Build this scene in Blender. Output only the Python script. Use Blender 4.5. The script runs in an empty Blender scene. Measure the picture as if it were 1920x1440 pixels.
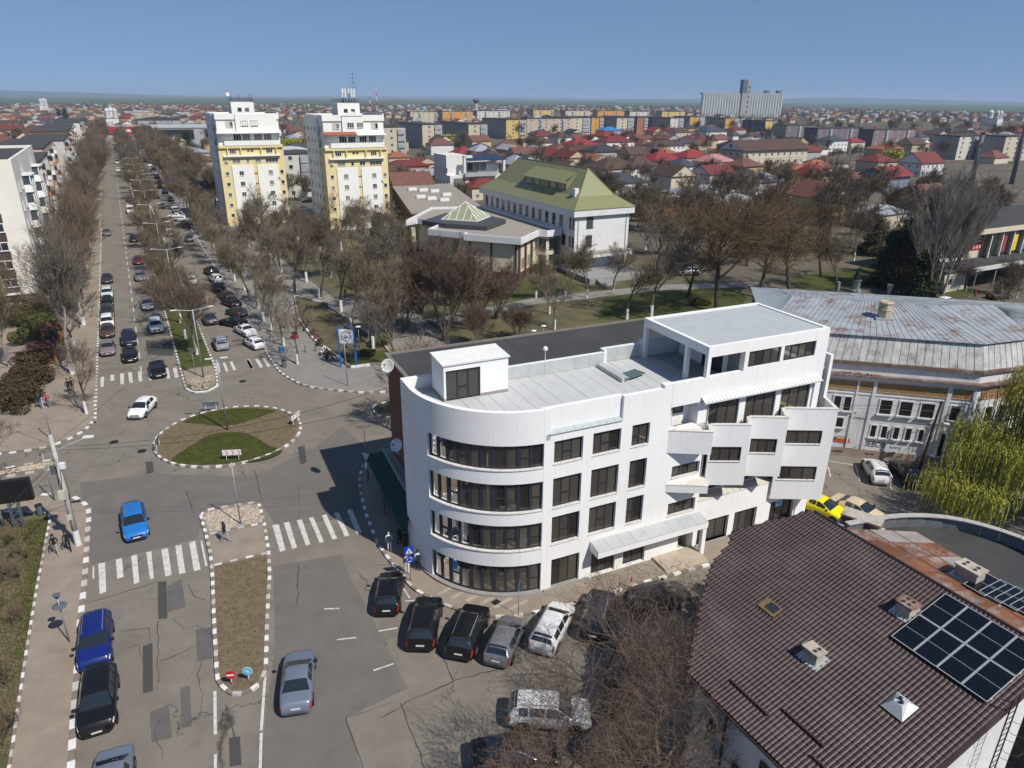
import bpy, bmesh, math, random
from mathutils import Vector, Matrix
from mathutils.geometry import tessellate_polygon
R = math.radians
SC = bpy.context.scene
COL = SC.collection
rnd = random.Random(7)

# ---------------------------------------------------------------- camera
CAM_H = 32.0; FPX = 1333.0; PITCH = math.atan(537/1333.0); ROLL = R(0.5)
cd = bpy.data.cameras.new('camera'); cam = bpy.data.objects.new('camera', cd); COL.objects.link(cam)
cd.sensor_fit = 'HORIZONTAL'; cd.sensor_width = 36; cd.lens = FPX/1920*36
cd.clip_start = 0.5; cd.clip_end = 60000
cam.matrix_world = Matrix.Translation((0, 0, CAM_H)) @ Matrix.Rotation(R(90)-PITCH, 4, 'X') @ Matrix.Rotation(ROLL, 4, 'Z')
SC.camera = cam

# ---------------------------------------------------------------- sky, sun, exposure
SUN_EL = R(49); SUN_DIR = Vector((0.755, -0.656, 0)).normalized()
sun_vec = Vector((SUN_DIR.x*math.cos(SUN_EL), SUN_DIR.y*math.cos(SUN_EL), math.sin(SUN_EL)))
W = bpy.data.worlds.new('World'); SC.world = W; W.use_nodes = True
nt = W.node_tree; bg = nt.nodes['Background']
sky = nt.nodes.new('ShaderNodeTexSky'); sky.sky_type = 'NISHITA'; sky.sun_disc = False
sky.sun_elevation = SUN_EL; sky.sun_rotation = math.atan2(SUN_DIR.x, SUN_DIR.y)
sky.altitude = 100; sky.air_density = 1.0; sky.dust_density = 0.0; sky.ozone_density = 2.2
tcw = nt.nodes.new('ShaderNodeTexCoord'); adw = nt.nodes.new('ShaderNodeVectorMath'); adw.operation = 'ADD'; adw.inputs[1].default_value = (0, 0, .26)
now = nt.nodes.new('ShaderNodeVectorMath'); now.operation = 'NORMALIZE'
nt.links.new(tcw.outputs['Generated'], adw.inputs[0]); nt.links.new(adw.outputs[0], now.inputs[0]); nt.links.new(now.outputs[0], sky.inputs[0])
nt.links.new(sky.outputs[0], bg.inputs[0]); bg.inputs[1].default_value = 0.118
sl = bpy.data.lights.new('sun', 'SUN'); sl.energy = 4.85; sl.angle = R(0.53); sl.color = (1.0, 0.95, 0.865)
so = bpy.data.objects.new('sun', sl); COL.objects.link(so); so.rotation_euler = sun_vec.to_track_quat('Z', 'Y').to_euler()
SC.view_settings.view_transform = 'Standard'; SC.view_settings.look = 'None'
SC.view_settings.exposure = 0.0; SC.view_settings.gamma = 1.0; SC.view_settings.use_curve_mapping = False
SC.render.film_transparent = False
cy = SC.cycles
cy.max_bounces = 6; cy.diffuse_bounces = 3; cy.glossy_bounces = 3; cy.transparent_max_bounces = 10
cy.transmission_bounces = 4; cy.volume_bounces = 0; cy.sample_clamp_indirect = 6; cy.caustics_reflective = False; cy.caustics_refractive = False
cy.use_denoising = True

# ---------------------------------------------------------------- where a pixel of the photograph meets height z
def G(px, py, z=0.0):
    u, v = px-960.0, py-720.0
    c, s = math.cos(ROLL), math.sin(ROLL)
    u, v = c*u+s*v, -s*u+c*v
    dx, dy, dz = u/FPX, math.cos(PITCH)-v/FPX*math.sin(PITCH), -math.sin(PITCH)-v/FPX*math.cos(PITCH)
    t = (z-CAM_H)/dz
    return Vector((dx*t, dy*t, z))
def PX(p):
    x, y, z = p[0], p[1], (p[2] if len(p) > 2 else 0.0)-CAM_H
    zc = y*math.cos(PITCH)-z*math.sin(PITCH)
    u = FPX*x/zc; v = FPX*(-y*math.sin(PITCH)-z*math.cos(PITCH))/zc
    c, s = math.cos(ROLL), math.sin(ROLL)
    return 960+c*u-s*v, 720+s*u+c*v
UX, UY = -0.4705, 0.8824                       # the boulevard runs along u; v points to its right
def B(u, v, z=0.0): return Vector((u*UX+v*UY, u*UY-v*UX, z))
def UV(p): return p[0]*UX+p[1]*UY, p[0]*UY-p[1]*UX
B_ANG = math.atan2(UY, UX)

# ---------------------------------------------------------------- objects
def tag(o, label=None, cat=None, group=None, kind=None):
    if label: o['label'] = label
    if cat: o['category'] = cat
    if group: o['group'] = group
    if kind: o['kind'] = kind
    return o
def thing(name, label, cat, loc=(0, 0, 0), rz=0.0, group=None):
    o = bpy.data.objects.new(name, None); COL.objects.link(o)
    o.location = loc; o.rotation_euler = (0, 0, rz); o.empty_display_size = 0.2
    return tag(o, label, cat, group)
def put(name, me, parent=None, loc=None, rot=None, scale=None):
    o = bpy.data.objects.new(name, me); COL.objects.link(o)
    if parent is not None: o.parent = parent
    if loc is not None: o.location = loc
    if rot is not None: o.rotation_euler = rot
    if scale is not None: o.scale = scale
    return o
def copy_tree(o, parent=None):
    c = o.copy(); COL.objects.link(c); c.parent = parent
    for ch in o.children: copy_tree(ch, c)
    return c
ORD = 'first second third fourth fifth sixth seventh eighth ninth tenth eleventh twelfth thirteenth fourteenth fifteenth sixteenth seventeenth eighteenth nineteenth'.split()
TENS = {2: 'twent', 3: 'thirt', 4: 'fort', 5: 'fift', 6: 'sixt', 7: 'sevent', 8: 'eight', 9: 'ninet'}
def nth(i):
    n = i+1
    if n < 20: return ORD[n-1]
    if n >= 100:
        return 'hundredth' if n == 100 else 'hundred-and-'+nth(n-101)
    t, r = divmod(n, 10)
    return TENS[t]+('ieth' if r == 0 else 'y-'+ORD[r-1])

class MB:
    def __init__(s): s.v = []; s.f = []; s.m = []; s.mi = 0; s.M = None
    def p(s, q):
        if s.M is not None: q = s.M @ Vector(q)
        s.v.append((q[0], q[1], q[2])); return len(s.v)-1
    def face(s, idx): s.f.append(tuple(idx)); s.m.append(s.mi)
    def poly(s, pts): s.face([s.p(q) for q in pts]); return s
    def box(s, x0, x1, y0, y1, z0, z1):
        i = [s.p(q) for q in ((x0,y0,z0),(x1,y0,z0),(x1,y1,z0),(x0,y1,z0),(x0,y0,z1),(x1,y0,z1),(x1,y1,z1),(x0,y1,z1))]
        for q in ((0,3,2,1),(4,5,6,7),(0,1,5,4),(1,2,6,5),(2,3,7,6),(3,0,4,7)): s.face([i[k] for k in q])
        return s
    def prism(s, pts, z0, z1, bottom=True):
        a = sum(pts[i][0]*pts[(i+1) % len(pts)][1]-pts[(i+1) % len(pts)][0]*pts[i][1] for i in range(len(pts)))
        if a < 0: pts = pts[::-1]
        n = len(pts)
        lo = [s.p((q[0], q[1], z0 if not callable(z0) else z0(q))) for q in pts]
        hi = [s.p((q[0], q[1], z1 if not callable(z1) else z1(q))) for q in pts]
        s.face(hi)
        if bottom: s.face(lo[::-1])
        for i in range(n): s.face((lo[i], lo[(i+1) % n], hi[(i+1) % n], hi[i]))
        return s
    def hexa(s, b, t):                     # 4 bottom points, 4 top points (counter-clockwise from above)
        i = [s.p(q) for q in list(b)+list(t)]
        for q in ((0,3,2,1),(4,5,6,7),(0,1,5,4),(1,2,6,5),(2,3,7,6),(3,0,4,7)): s.face([i[k] for k in q])
        return s
    def tube(s, a, b, r0, r1=None, n=6, cap=True):
        a, b = Vector(a), Vector(b); r1 = r0 if r1 is None else r1
        d = b-a
        if d.length < 1e-6: return s
        d.normalize(); e = d.cross(Vector((0, 0, 1)) if abs(d.z) < .9 else Vector((1, 0, 0))).normalized(); g = d.cross(e)
        A = []; Bq = []
        for k in range(n):
            an = 2*math.pi*k/n; w = e*math.cos(an)+g*math.sin(an)
            A.append(s.p(a+w*r0)); Bq.append(s.p(b+w*r1))
        for k in range(n): s.face((A[k], A[(k+1) % n], Bq[(k+1) % n], Bq[k]))
        if cap and n > 2: s.face(A[::-1]); s.face(Bq)
        return s
    def path(s, pts, r, n=4):
        for a, b in zip(pts[:-1], pts[1:]): s.tube(a, b, r, r, n)
        return s
    def lathe(s, prof, n=16, c=(0, 0, 0)):
        rings = []
        for r, z in prof: rings.append([s.p((c[0]+r*math.cos(2*math.pi*k/n), c[1]+r*math.sin(2*math.pi*k/n), c[2]+z)) for k in range(n)])
        for a, b in zip(rings[:-1], rings[1:]):
            for k in range(n): s.face((a[k], a[(k+1) % n], b[(k+1) % n], b[k]))
        s.face(rings[0][::-1]); s.face(rings[-1]); return s
    def ball(s, c, r, n=10, m=6, sz=1.0):
        return s.lathe([(max(0.001, r*math.sin(math.pi*i/m)), -r*sz*math.cos(math.pi*i/m)) for i in range(m+1)], n, c)
    def mesh(s, name, mats=None, smooth=False):
        me = bpy.data.meshes.new(name); me.from_pydata(s.v, [], s.f)
        if mats is not None:
            for q in (mats if isinstance(mats, (list, tuple)) else [mats]): me.materials.append(q)
            if any(s.m): me.polygons.foreach_set('material_index', s.m)
        if smooth: me.polygons.foreach_set('use_smooth', [True]*len(s.f))
        me.update(); return me
    def build(s, name, mats=None, parent=None, smooth=False, kind=None, **kw):
        o = put(name, s.mesh(name, mats, smooth), parent, **kw)
        if kind: o['kind'] = kind
        return o
def struct(name, mb, mat, parent=None, smooth=False):
    o = mb.build(name, mat, parent, smooth)
    if parent is None: o['kind'] = 'structure'
    return o

# ---------------------------------------------------------------- materials
MATS = {}
def lin(h):
    if isinstance(h, str):
        c = [int(h[i:i+2], 16)/255 for i in (0, 2, 4)]
        return tuple((q/12.92 if q <= .04045 else ((q+.055)/1.055)**2.4) for q in c)
    return h
def mat(name, col, rough=0.85, var=0.12, scale=1.5, bump=0.0, bscale=30.0, metal=0.0, spec=0.4, dirt=None, dirt_amt=0.0, dscale=0.6, coat=0.0, obj=False):
    if name in MATS: return MATS[name]
    m = bpy.data.materials.new(name); m.use_nodes = True; t = m.node_tree; N, L = t.nodes, t.links
    b = N['Principled BSDF']; col = lin(col)
    b.inputs['Roughness'].default_value = rough; b.inputs['Metallic'].default_value = metal
    b.inputs['Specular IOR Level'].default_value = spec
    if coat: b.inputs['Coat Weight'].default_value = coat; b.inputs['Coat Roughness'].default_value = 0.06
    if obj:
        tc = N.new('ShaderNodeTexCoord'); pos = tc.outputs['Object']
    else:
        ge = N.new('ShaderNodeNewGeometry'); pos = ge.outputs['Position']
    out = None
    if var > 0:
        n1 = N.new('ShaderNodeTexNoise'); n1.inputs['Scale'].default_value = scale; n1.inputs['Detail'].default_value = 6; n1.inputs['Roughness'].default_value = .65
        L.new(pos, n1.inputs['Vector'])
        mp = N.new('ShaderNodeMapRange'); mp.inputs['From Min'].default_value = .3; mp.inputs['From Max'].default_value = .7
        L.new(n1.outputs['Fac'], mp.inputs['Value'])
        mx = N.new('ShaderNodeMix'); mx.data_type = 'RGBA'; L.new(mp.outputs[0], mx.inputs['Factor'])
        mx.inputs['A'].default_value = (*[c*(1-var) for c in col], 1); mx.inputs['B'].default_value = (*[min(1, c*(1+var)) for c in col], 1)
        out = mx.outputs['Result']
    if dirt is not None:
        n2 = N.new('ShaderNodeTexNoise'); n2.inputs['Scale'].default_value = dscale; n2.inputs['Detail'].default_value = 8; n2.inputs['Roughness'].default_value = .7
        L.new(pos, n2.inputs['Vector'])
        mp2 = N.new('ShaderNodeMapRange'); mp2.inputs['From Min'].default_value = .5; mp2.inputs['From Max'].default_value = .72; mp2.inputs['To Max'].default_value = dirt_amt
        L.new(n2.outputs['Fac'], mp2.inputs['Value'])
        m2 = N.new('ShaderNodeMix'); m2.data_type = 'RGBA'; L.new(mp2.outputs[0], m2.inputs['Factor'])
        if out is not None: L.new(out, m2.inputs['A'])
        else: m2.inputs['A'].default_value = (*col, 1)
        m2.inputs['B'].default_value = (*lin(dirt), 1); out = m2.outputs['Result']
    if out is not None: L.new(out, b.inputs['Base Color'])
    else: b.inputs['Base Color'].default_value = (*col, 1)
    if bump > 0:
        n3 = N.new('ShaderNodeTexNoise'); n3.inputs['Scale'].default_value = bscale; n3.inputs['Detail'].default_value = 4
        L.new(pos, n3.inputs['Vector'])
        bp = N.new('ShaderNodeBump'); bp.inputs['Strength'].default_value = bump; bp.inputs['Distance'].default_value = .05
        L.new(n3.outputs['Fac'], bp.inputs['Height']); L.new(bp.outputs[0], b.inputs['Normal'])
    MATS[name] = m; return m
def nodes_of(m): return m.node_tree.nodes, m.node_tree.links
def darken_lines(m, kind, scale, width, col, mask_scale=0.15, mask=(.5, .6), distort=1.2):
    """cracks: thin dark lines along distorted cell borders, only where a mask allows"""
    N, L = nodes_of(m); b = N['Principled BSDF']; prev = b.inputs['Base Color'].links[0].from_socket
    ge = N.new('ShaderNodeNewGeometry')
    nd = N.new('ShaderNodeTexNoise'); nd.inputs['Scale'].default_value = .9; nd.inputs['Detail'].default_value = 5; L.new(ge.outputs['Position'], nd.inputs['Vector'])
    ad = N.new('ShaderNodeVectorMath'); ad.operation = 'MULTIPLY_ADD'; L.new(nd.outputs['Color'], ad.inputs[0]); ad.inputs[1].default_value = (distort,)*3; L.new(ge.outputs['Position'], ad.inputs[2])
    fl = N.new('ShaderNodeVectorMath'); fl.operation = 'MULTIPLY'; L.new(ad.outputs[0], fl.inputs[0]); fl.inputs[1].default_value = (1, 1, 0)
    vo = N.new('ShaderNodeTexVoronoi'); vo.feature = 'DISTANCE_TO_EDGE'; vo.inputs['Scale'].default_value = scale; L.new(fl.outputs[0], vo.inputs['Vector'])
    lt = N.new('ShaderNodeMapRange'); lt.inputs['From Min'].default_value = 0; lt.inputs['From Max'].default_value = width; lt.inputs['To Min'].default_value = 1; lt.inputs['To Max'].default_value = 0
    L.new(vo.outputs['Distance'], lt.inputs['Value'])
    mk = N.new('ShaderNodeTexNoise'); mk.inputs['Scale'].default_value = mask_scale; L.new(ge.outputs['Position'], mk.inputs['Vector'])
    mm = N.new('ShaderNodeMapRange'); mm.inputs['From Min'].default_value = mask[0]; mm.inputs['From Max'].default_value = mask[1]; L.new(mk.outputs['Fac'], mm.inputs['Value'])
    mu = N.new('ShaderNodeMath'); mu.operation = 'MULTIPLY'; L.new(lt.outputs[0], mu.inputs[0]); L.new(mm.outputs[0], mu.inputs[1])
    mx = N.new('ShaderNodeMix'); mx.data_type = 'RGBA'; L.new(mu.outputs[0], mx.inputs['Factor']); L.new(prev, mx.inputs['A']); mx.inputs['B'].default_value = (*lin(col), 1)
    L.new(mx.outputs['Result'], b.inputs['Base Color']); return m
def grid_lines(m, sx, sy, wid, col, ang=0.0, obj=False, axes=(0, 1)):
    """straight joints every sx / sy metres"""
    N, L = nodes_of(m); b = N['Principled BSDF']
    ge = N.new('ShaderNodeTexCoord') if obj else N.new('ShaderNodeNewGeometry')
    mp = N.new('ShaderNodeMapping'); mp.inputs['Rotation'].default_value = (0, 0, ang); L.new(ge.outputs['Object' if obj else 'Position'], mp.inputs['Vector'])
    se = N.new('ShaderNodeSeparateXYZ'); L.new(mp.outputs[0], se.inputs[0])
    fac = None
    for k, s in zip(axes, (sx, sy)):
        if not s: continue
        dv = N.new('ShaderNodeMath'); dv.operation = 'DIVIDE'; L.new(se.outputs[k], dv.inputs[0]); dv.inputs[1].default_value = s
        fr = N.new('ShaderNodeMath'); fr.operation = 'FRACT'; L.new(dv.outputs[0], fr.inputs[0])
        lt = N.new('ShaderNodeMath'); lt.operation = 'LESS_THAN'; L.new(fr.outputs[0], lt.inputs[0]); lt.inputs[1].default_value = wid/s
        if fac is None: fac = lt.outputs[0]
        else:
            mx = N.new('ShaderNodeMath'); mx.operation = 'MAXIMUM'; L.new(fac, mx.inputs[0]); L.new(lt.outputs[0], mx.inputs[1]); fac = mx.outputs[0]
    mi = N.new('ShaderNodeMix'); mi.data_type = 'RGBA'; L.new(fac, mi.inputs['Factor'])
    if b.inputs['Base Color'].links: L.new(b.inputs['Base Color'].links[0].from_socket, mi.inputs['A'])
    else: mi.inputs['A'].default_value = b.inputs['Base Color'].default_value
    mi.inputs['B'].default_value = (*lin(col), 1); L.new(mi.outputs['Result'], b.inputs['Base Color']); return m
def glass(name, col, rough=0.03, spec=0.6):
    return mat(name, col, rough=rough, var=0, spec=spec)
def see_through(name, tint, refl, film=None, amt=0.0):
    if name in MATS: return MATS[name]
    m = bpy.data.materials.new(name); m.use_nodes = True; N, L = nodes_of(m); N.remove(N['Principled BSDF'])
    tr = N.new('ShaderNodeBsdfTransparent'); tr.inputs[0].default_value = (*tint, 1)
    gl = N.new('ShaderNodeBsdfGlossy'); gl.inputs['Roughness'].default_value = .02; gl.inputs[0].default_value = (.9, .92, .95, 1)
    fr = N.new('ShaderNodeFresnel'); fr.inputs['IOR'].default_value = refl
    ms = N.new('ShaderNodeMixShader'); L.new(fr.outputs[0], ms.inputs[0]); L.new(tr.outputs[0], ms.inputs[1]); L.new(gl.outputs[0], ms.inputs[2])
    out = ms.outputs[0]
    if film:
        df = N.new('ShaderNodeBsdfDiffuse'); df.inputs[0].default_value = (*film, 1); m2 = N.new('ShaderNodeMixShader'); m2.inputs[0].default_value = amt
        L.new(tr.outputs[0], m2.inputs[1]); L.new(df.outputs[0], m2.inputs[2]); L.new(m2.outputs[0], ms.inputs[1])
    L.new(out, N['Material Output'].inputs['Surface']); MATS[name] = m; return m
# ================================================================ the ground, roads, pavements
M_GROUND = mat('town_earth', (.115, .095, .07), .95, .35, .05, dirt=(.075, .085, .035), dirt_amt=.8, dscale=.03)
# far fields: big patches of green and brown
N, L = nodes_of(M_GROUND); b_ = N['Principled BSDF']; prev = b_.inputs['Base Color'].links[0].from_socket
ge = N.new('ShaderNodeNewGeometry'); mpg = N.new('ShaderNodeMapping'); mpg.inputs['Scale'].default_value = (.00035, .0011, 0); mpg.inputs['Rotation'].default_value = (0, 0, .15); L.new(ge.outputs['Position'], mpg.inputs['Vector'])
vo = N.new('ShaderNodeTexVoronoi'); vo.inputs['Scale'].default_value = 1.0; L.new(mpg.outputs[0], vo.inputs['Vector'])
rp = N.new('ShaderNodeValToRGB'); rp.color_ramp.interpolation = 'CONSTANT'; sp = N.new('ShaderNodeSeparateColor'); L.new(vo.outputs['Color'], sp.inputs[0]); L.new(sp.outputs[0], rp.inputs[0])
el = rp.color_ramp.elements; el[0].color = (.05, .10, .035, 1); el[1].position = .35; el[1].color = (.085, .075, .05, 1)
for po, c in ((.55, (.06, .085, .04, 1)), (.75, (.04, .11, .03, 1)), (.9, (.11, .085, .055, 1))):
    e = el.new(po); e.color = c
se = N.new('ShaderNodeSeparateXYZ'); L.new(ge.outputs['Position'], se.inputs[0])
mr = N.new('ShaderNodeMapRange'); mr.inputs['From Min'].default_value = 1700; mr.inputs['From Max'].default_value = 2000; L.new(se.outputs[1], mr.inputs['Value'])
mx = N.new('ShaderNodeMix'); mx.data_type = 'RGBA'; L.new(mr.outputs[0], mx.inputs['Factor']); L.new(prev, mx.inputs['A']); L.new(rp.outputs[0], mx.inputs['B']); L.new(mx.outputs['Result'], b_.inputs['Base Color'])
g = MB(); S_ = 28000
g.poly([(-S_, -S_, -.02), (S_, -S_, -.02), (S_, S_, -.02), (-S_, S_, -.02)]); struct('ground', g, M_GROUND)
# low hills on the horizon
def hill(x0, x1, y, hmax, seed, depth=3000):
    rr = random.Random(seed); m = MB(); n = 40; ph = [rr.uniform(0, 6.28) for _ in range(4)]; rows = []
    for j, (dy, k) in enumerate(((-depth, 0), (-depth*.4, .6), (0, 1), (depth*.6, .5), (depth, 0))):
        row = []
        for i in range(n+1):
            f = i/n; h = hmax*k*math.sin(math.pi*min(1, max(0, f)))**.7*(.75+.13*math.sin(7*f+ph[0])+.08*math.sin(17*f+ph[1])+.05*math.sin(31*f+ph[2]))
            row.append(m.p((x0+(x1-x0)*f, y+dy, h-.5)))
        rows.append(row)
    for a, b in zip(rows[:-1], rows[1:]):
        for i in range(n): m.face((a[i], a[i+1], b[i+1], b[i]))
    return m
M_HILL = mat('wooded_hill', (.05, .075, .055), .95, .3, .004)
struct('hills', hill(-11500, -5200, 11500, 95, 3), M_HILL, smooth=True)
struct('hills', hill(1200, 11000, 14500, 85, 5), M_HILL, smooth=True)
struct('hills', hill(-5200, 2500, 17500, 60, 8), M_HILL, smooth=True)

M_ASPH = mat('asphalt', (.19, .166, .138), .9, .16, .35, bump=.25, bscale=60, dirt=(.235, .205, .17), dirt_amt=.6, dscale=.25)
def blotch(m, col, amt, s):
    N, L = nodes_of(m); b = N['Principled BSDF']; prev = b.inputs['Base Color'].links[0].from_socket; ge = N.new('ShaderNodeNewGeometry'); n = N.new('ShaderNodeTexNoise'); n.inputs['Scale'].default_value = s; n.inputs['Detail'].default_value = 9; n.inputs['Roughness'].default_value = .75; L.new(ge.outputs['Position'], n.inputs['Vector'])
    mr = N.new('ShaderNodeMapRange'); mr.inputs['From Min'].default_value = .54; mr.inputs['From Max'].default_value = .7; mr.inputs['To Max'].default_value = amt; L.new(n.outputs['Fac'], mr.inputs['Value']); mx = N.new('ShaderNodeMix'); mx.data_type = 'RGBA'; L.new(mr.outputs[0], mx.inputs['Factor']); L.new(prev, mx.inputs['A']); mx.inputs['B'].default_value = (*col, 1); L.new(mx.outputs['Result'], b.inputs['Base Color'])
blotch(M_ASPH, (.115, .1, .085), .55, .8)
darken_lines(M_ASPH, 0, .22, .012, (.05, .043, .036), .11, (.5, .56), 2.2)
M_ASPH2 = mat('asphalt_newer', (.147, .132, .117), .9, .1, .5, bump=.22, bscale=70, dirt=(.178, .16, .14), dirt_amt=.5, dscale=.3)
blotch(M_ASPH2, (.095, .085, .077), .5, .45)
M_PATCHD = mat('asphalt_patch_dark', (.062, .06, .058), .92, .12, 1.0, bump=.2, bscale=80)
M_PATCHM = mat('asphalt_patch_mid', (.115, .108, .1), .92, .12, 1.0, bump=.2, bscale=80)
M_SEAL = mat('crack_sealant', (.055, .049, .043), .85, .25, 4)
M_PAINT = mat('road_paint', (.58, .56, .52), .8, .12, 3, dirt=(.24, .22, .19), dirt_amt=.9, dscale=2.2)
M_PAVE = mat('pavement_slabs', (.275, .226, .176), .9, .14, .5, bump=.12, bscale=40, dirt=(.15, .125, .1), dirt_amt=.5, dscale=.35)
M_PLAZA = mat('plaza_slabs', (.235, .22, .2), .9, .12, .5, bump=.1, bscale=40, dirt=(.14, .125, .11), dirt_amt=.5, dscale=.3)
grid_lines(M_PLAZA, .6, .6, .03, (.17, .155, .14), .5)
M_SOIL = mat('garden_soil', (.165, .122, .074), .95, .3, 2.5, bump=.8, bscale=14, dirt=(.1, .085, .045), dirt_amt=.5, dscale=5)
M_GRASS = mat('lawn_grass', (.056, .066, .009), .95, .35, 1.2, bump=.7, bscale=18, dirt=(.085, .08, .022), dirt_amt=.7, dscale=.5)
M_DRYGRASS = mat('dry_grass', (.105, .092, .046), .95, .35, .4, bump=.7, bscale=12, dirt=(.052, .068, .02), dirt_amt=.9, dscale=.22)
M_PEBBLE = [mat('pebble_cream', (.42, .35, .26), .85, .2, 4), mat('pebble_tan', (.3, .23, .16), .85, .2, 4), mat('pebble_grey', (.44, .4, .35), .85, .2, 4)]
M_KWHITE = mat('kerb_white', (.7, .69, .66), .75, .07, 2, dirt=(.4, .36, .3), dirt_amt=.55, dscale=2.5)
M_KGREY = mat('kerb_bare', (.2, .17, .14), .9, .15, 2)

def sheet(name, pts, z, m, parent=None):
    return struct(name, MB().poly([(p[0], p[1], z) for p in ccw(pts)]), m, parent)
def ccw(pts):
    a = sum(pts[i][0]*pts[(i+1) % len(pts)][1]-pts[(i+1) % len(pts)][0]*pts[i][1] for i in range(len(pts)))
    return pts if a > 0 else pts[::-1]
def gp(lst, z=0.0): return [G(x, y, z) for x, y in lst]
def smooth_line(pts, closed=False, sub=5):
    out = []; n = len(pts)
    for i in range(n if closed else n-1):
        p0, p1, p2, p3 = (pts[(i-1) % n] if closed or i > 0 else pts[0]), pts[i], pts[(i+1) % n], (pts[(i+2) % n] if closed or i+2 < n else pts[-1])
        for k in range(sub):
            t = k/sub
            out.append(.5*((2*p1)+(p2-p0)*t+(2*p0-5*p1+4*p2-p3)*t*t+(-p0+3*p1-3*p2+p3)*t**3))
    if not closed: out.append(pts[-1])
    return out

road = sheet('road', [(-140, 5), (75, 5), (75, 80), (40, 95), (-10, 95), (-60, 120), (-140, 70)], .004, M_ASPH)
boulevard = sheet('road', [B(60, -7), B(660, -7), B(660, 13.8), B(60, 13.8)], .008, M_ASPH)
# newer lane surfaces and repairs
def patch(pts, m, z): return sheet('asphalt_patch', gp(pts), z, m, road)
patch([(512, 1062), (640, 1040), (655, 1079), (690, 1141), (715, 1194), (740, 1244), (765, 1291), (648, 1346), (690, 1480), (485, 1480), (500, 1330), (516, 1215)], M_ASPH2, .012)
patch([(150, 905), (300, 888), (470, 895), (590, 840), (640, 800), (690, 840), (675, 900), (690, 965), (520, 990), (490, 942), (380, 958), (370, 1010), (170, 1060)], M_ASPH2, .010)
for pts in ([(296, 1091), (312, 1090), (313, 1124), (314, 1160), (297, 1161), (296, 1118)], [(268, 1212), (286, 1206), (287, 1296), (268, 1300)], [(429, 1384), (450, 1381), (453, 1434), (431, 1438)],
            [(273, 866), (286, 865), (289, 885), (276, 890)], [(558, 838), (571, 836), (575, 868), (563, 871)], [(273, 638), (326, 640), (325, 668), (277, 665)]):
    patch(pts, M_PATCHD, .018)
for pts in ([(314, 1100), (340, 1085), (348, 1138), (314, 1148)], [(338, 1290), (356, 1286), (360, 1362), (341, 1366)], [(281, 1335), (316, 1322), (323, 1383), (285, 1393)], [(367, 1180), (397, 1176), (399, 1235), (370, 1240)], [(258, 460), (275, 458), (277, 468), (262, 470)], [(262, 502), (283, 500), (286, 512), (266, 514)]):
    patch(pts, M_PATCHM, .016)
# sealed cracks
def crack(pts, w, nm='crack'):
    P = gp(pts); m = MB(); rr = random.Random(len(pts)*7+int(pts[0][0])); Q = [P[0]]
    for a, b in zip(P[:-1], P[1:]):
        n = max(2, int((b-a).length/.5))
        for k in range(1, n+1):
            q = a.lerp(b, k/n); Q.append(q+Vector((rr.uniform(-.07, .07), rr.uniform(-.07, .07), 0)) if k < n else q)
    pl = []
    for i, q in enumerate(Q):
        d = (Q[min(i+1, len(Q)-1)]-Q[max(0, i-1)]).normalized(); pl.append((q, Vector((-d.y, d.x, 0))*w*rr.uniform(.2, .75)))
    for (a, na), (b, nb) in zip(pl[:-1], pl[1:]):
        m.poly([(*(a-na).xy, .022), (*(b-nb).xy, .022), (*(b+nb).xy, .022), (*(a+na).xy, .022)])
    struct(nm, m, M_SEAL, road)
for c, w in (([(715, 1346), (760, 1318), (855, 1275), (950, 1250)], .07), ([(820, 1215), (850, 1278)], .05), ([(750, 1318), (775, 1380), (800, 1450)], .05), ([(648, 1346), (665, 1395), (690, 1470)], .05),
             ([(648, 1346), (700, 1330), (735, 1318)], .03), ([(476, 880), (483, 900), (490, 940)], .06), ([(560, 1060), (559, 1090), (558, 1135)], .06), ([(350, 922), (355, 940), (360, 955)], .05), ([(165, 1130), (210, 1118), (297, 1090)], .05),
             ([(228, 1185), (280, 1178), (281, 1215)], .04), ([(296, 1165), (297, 1280)], .05), ([(300, 1240), (340, 1225), (375, 1205)], .035), ([(325, 1160), (345, 1180), (370, 1172), (400, 1195)], .03), ([(350, 1360), (375, 1342), (398, 1341), (420, 1330)], .035),
             ([(424, 1322), (430, 1350), (440, 1382)], .06), ([(380, 1230), (370, 1265), (380, 1300), (372, 1350)], .03), ([(352, 1095), (365, 1120), (385, 1125)], .035), ([(300, 1350), (290, 1380), (305, 1420)], .03), ([(240, 1215), (262, 1210), (268, 1245)], .03),
             ([(560, 918), (562, 960), (548, 1000)], .02), ([(672, 1075), (690, 1090), (683, 1105), (700, 1110)], .05), ([(700, 1060), (730, 1058), (745, 1068)], .03), ([(0, 905), (170, 895), (480, 872), (800, 790)], .015)):
    crack(c, w)
# manhole covers
M_IRON = mat('cast_iron', (.045, .043, .042), .6, .2, 5, metal=.6)
for (x, y) in ((214, 829), (266, 846), (122, 795), (455, 715)):
    c = G(x, y); m = MB(); m.lathe([(.42, .012), (.42, .028), (.36, .03), (.34, .024), (.001, .026)], 20, (c.x, c.y, 0)); tag(m.build('manhole_cover', M_IRON), {214: 'round dark manhole cover beside the white hatchback\'s lane', 266: 'small manhole cover close to the roundabout kerb', 122: 'manhole cover in the pale concrete patch on the pavement', 455: 'manhole cover in the road beside the plaza kerb'}[x], 'manhole', 'manhole covers')

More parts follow.
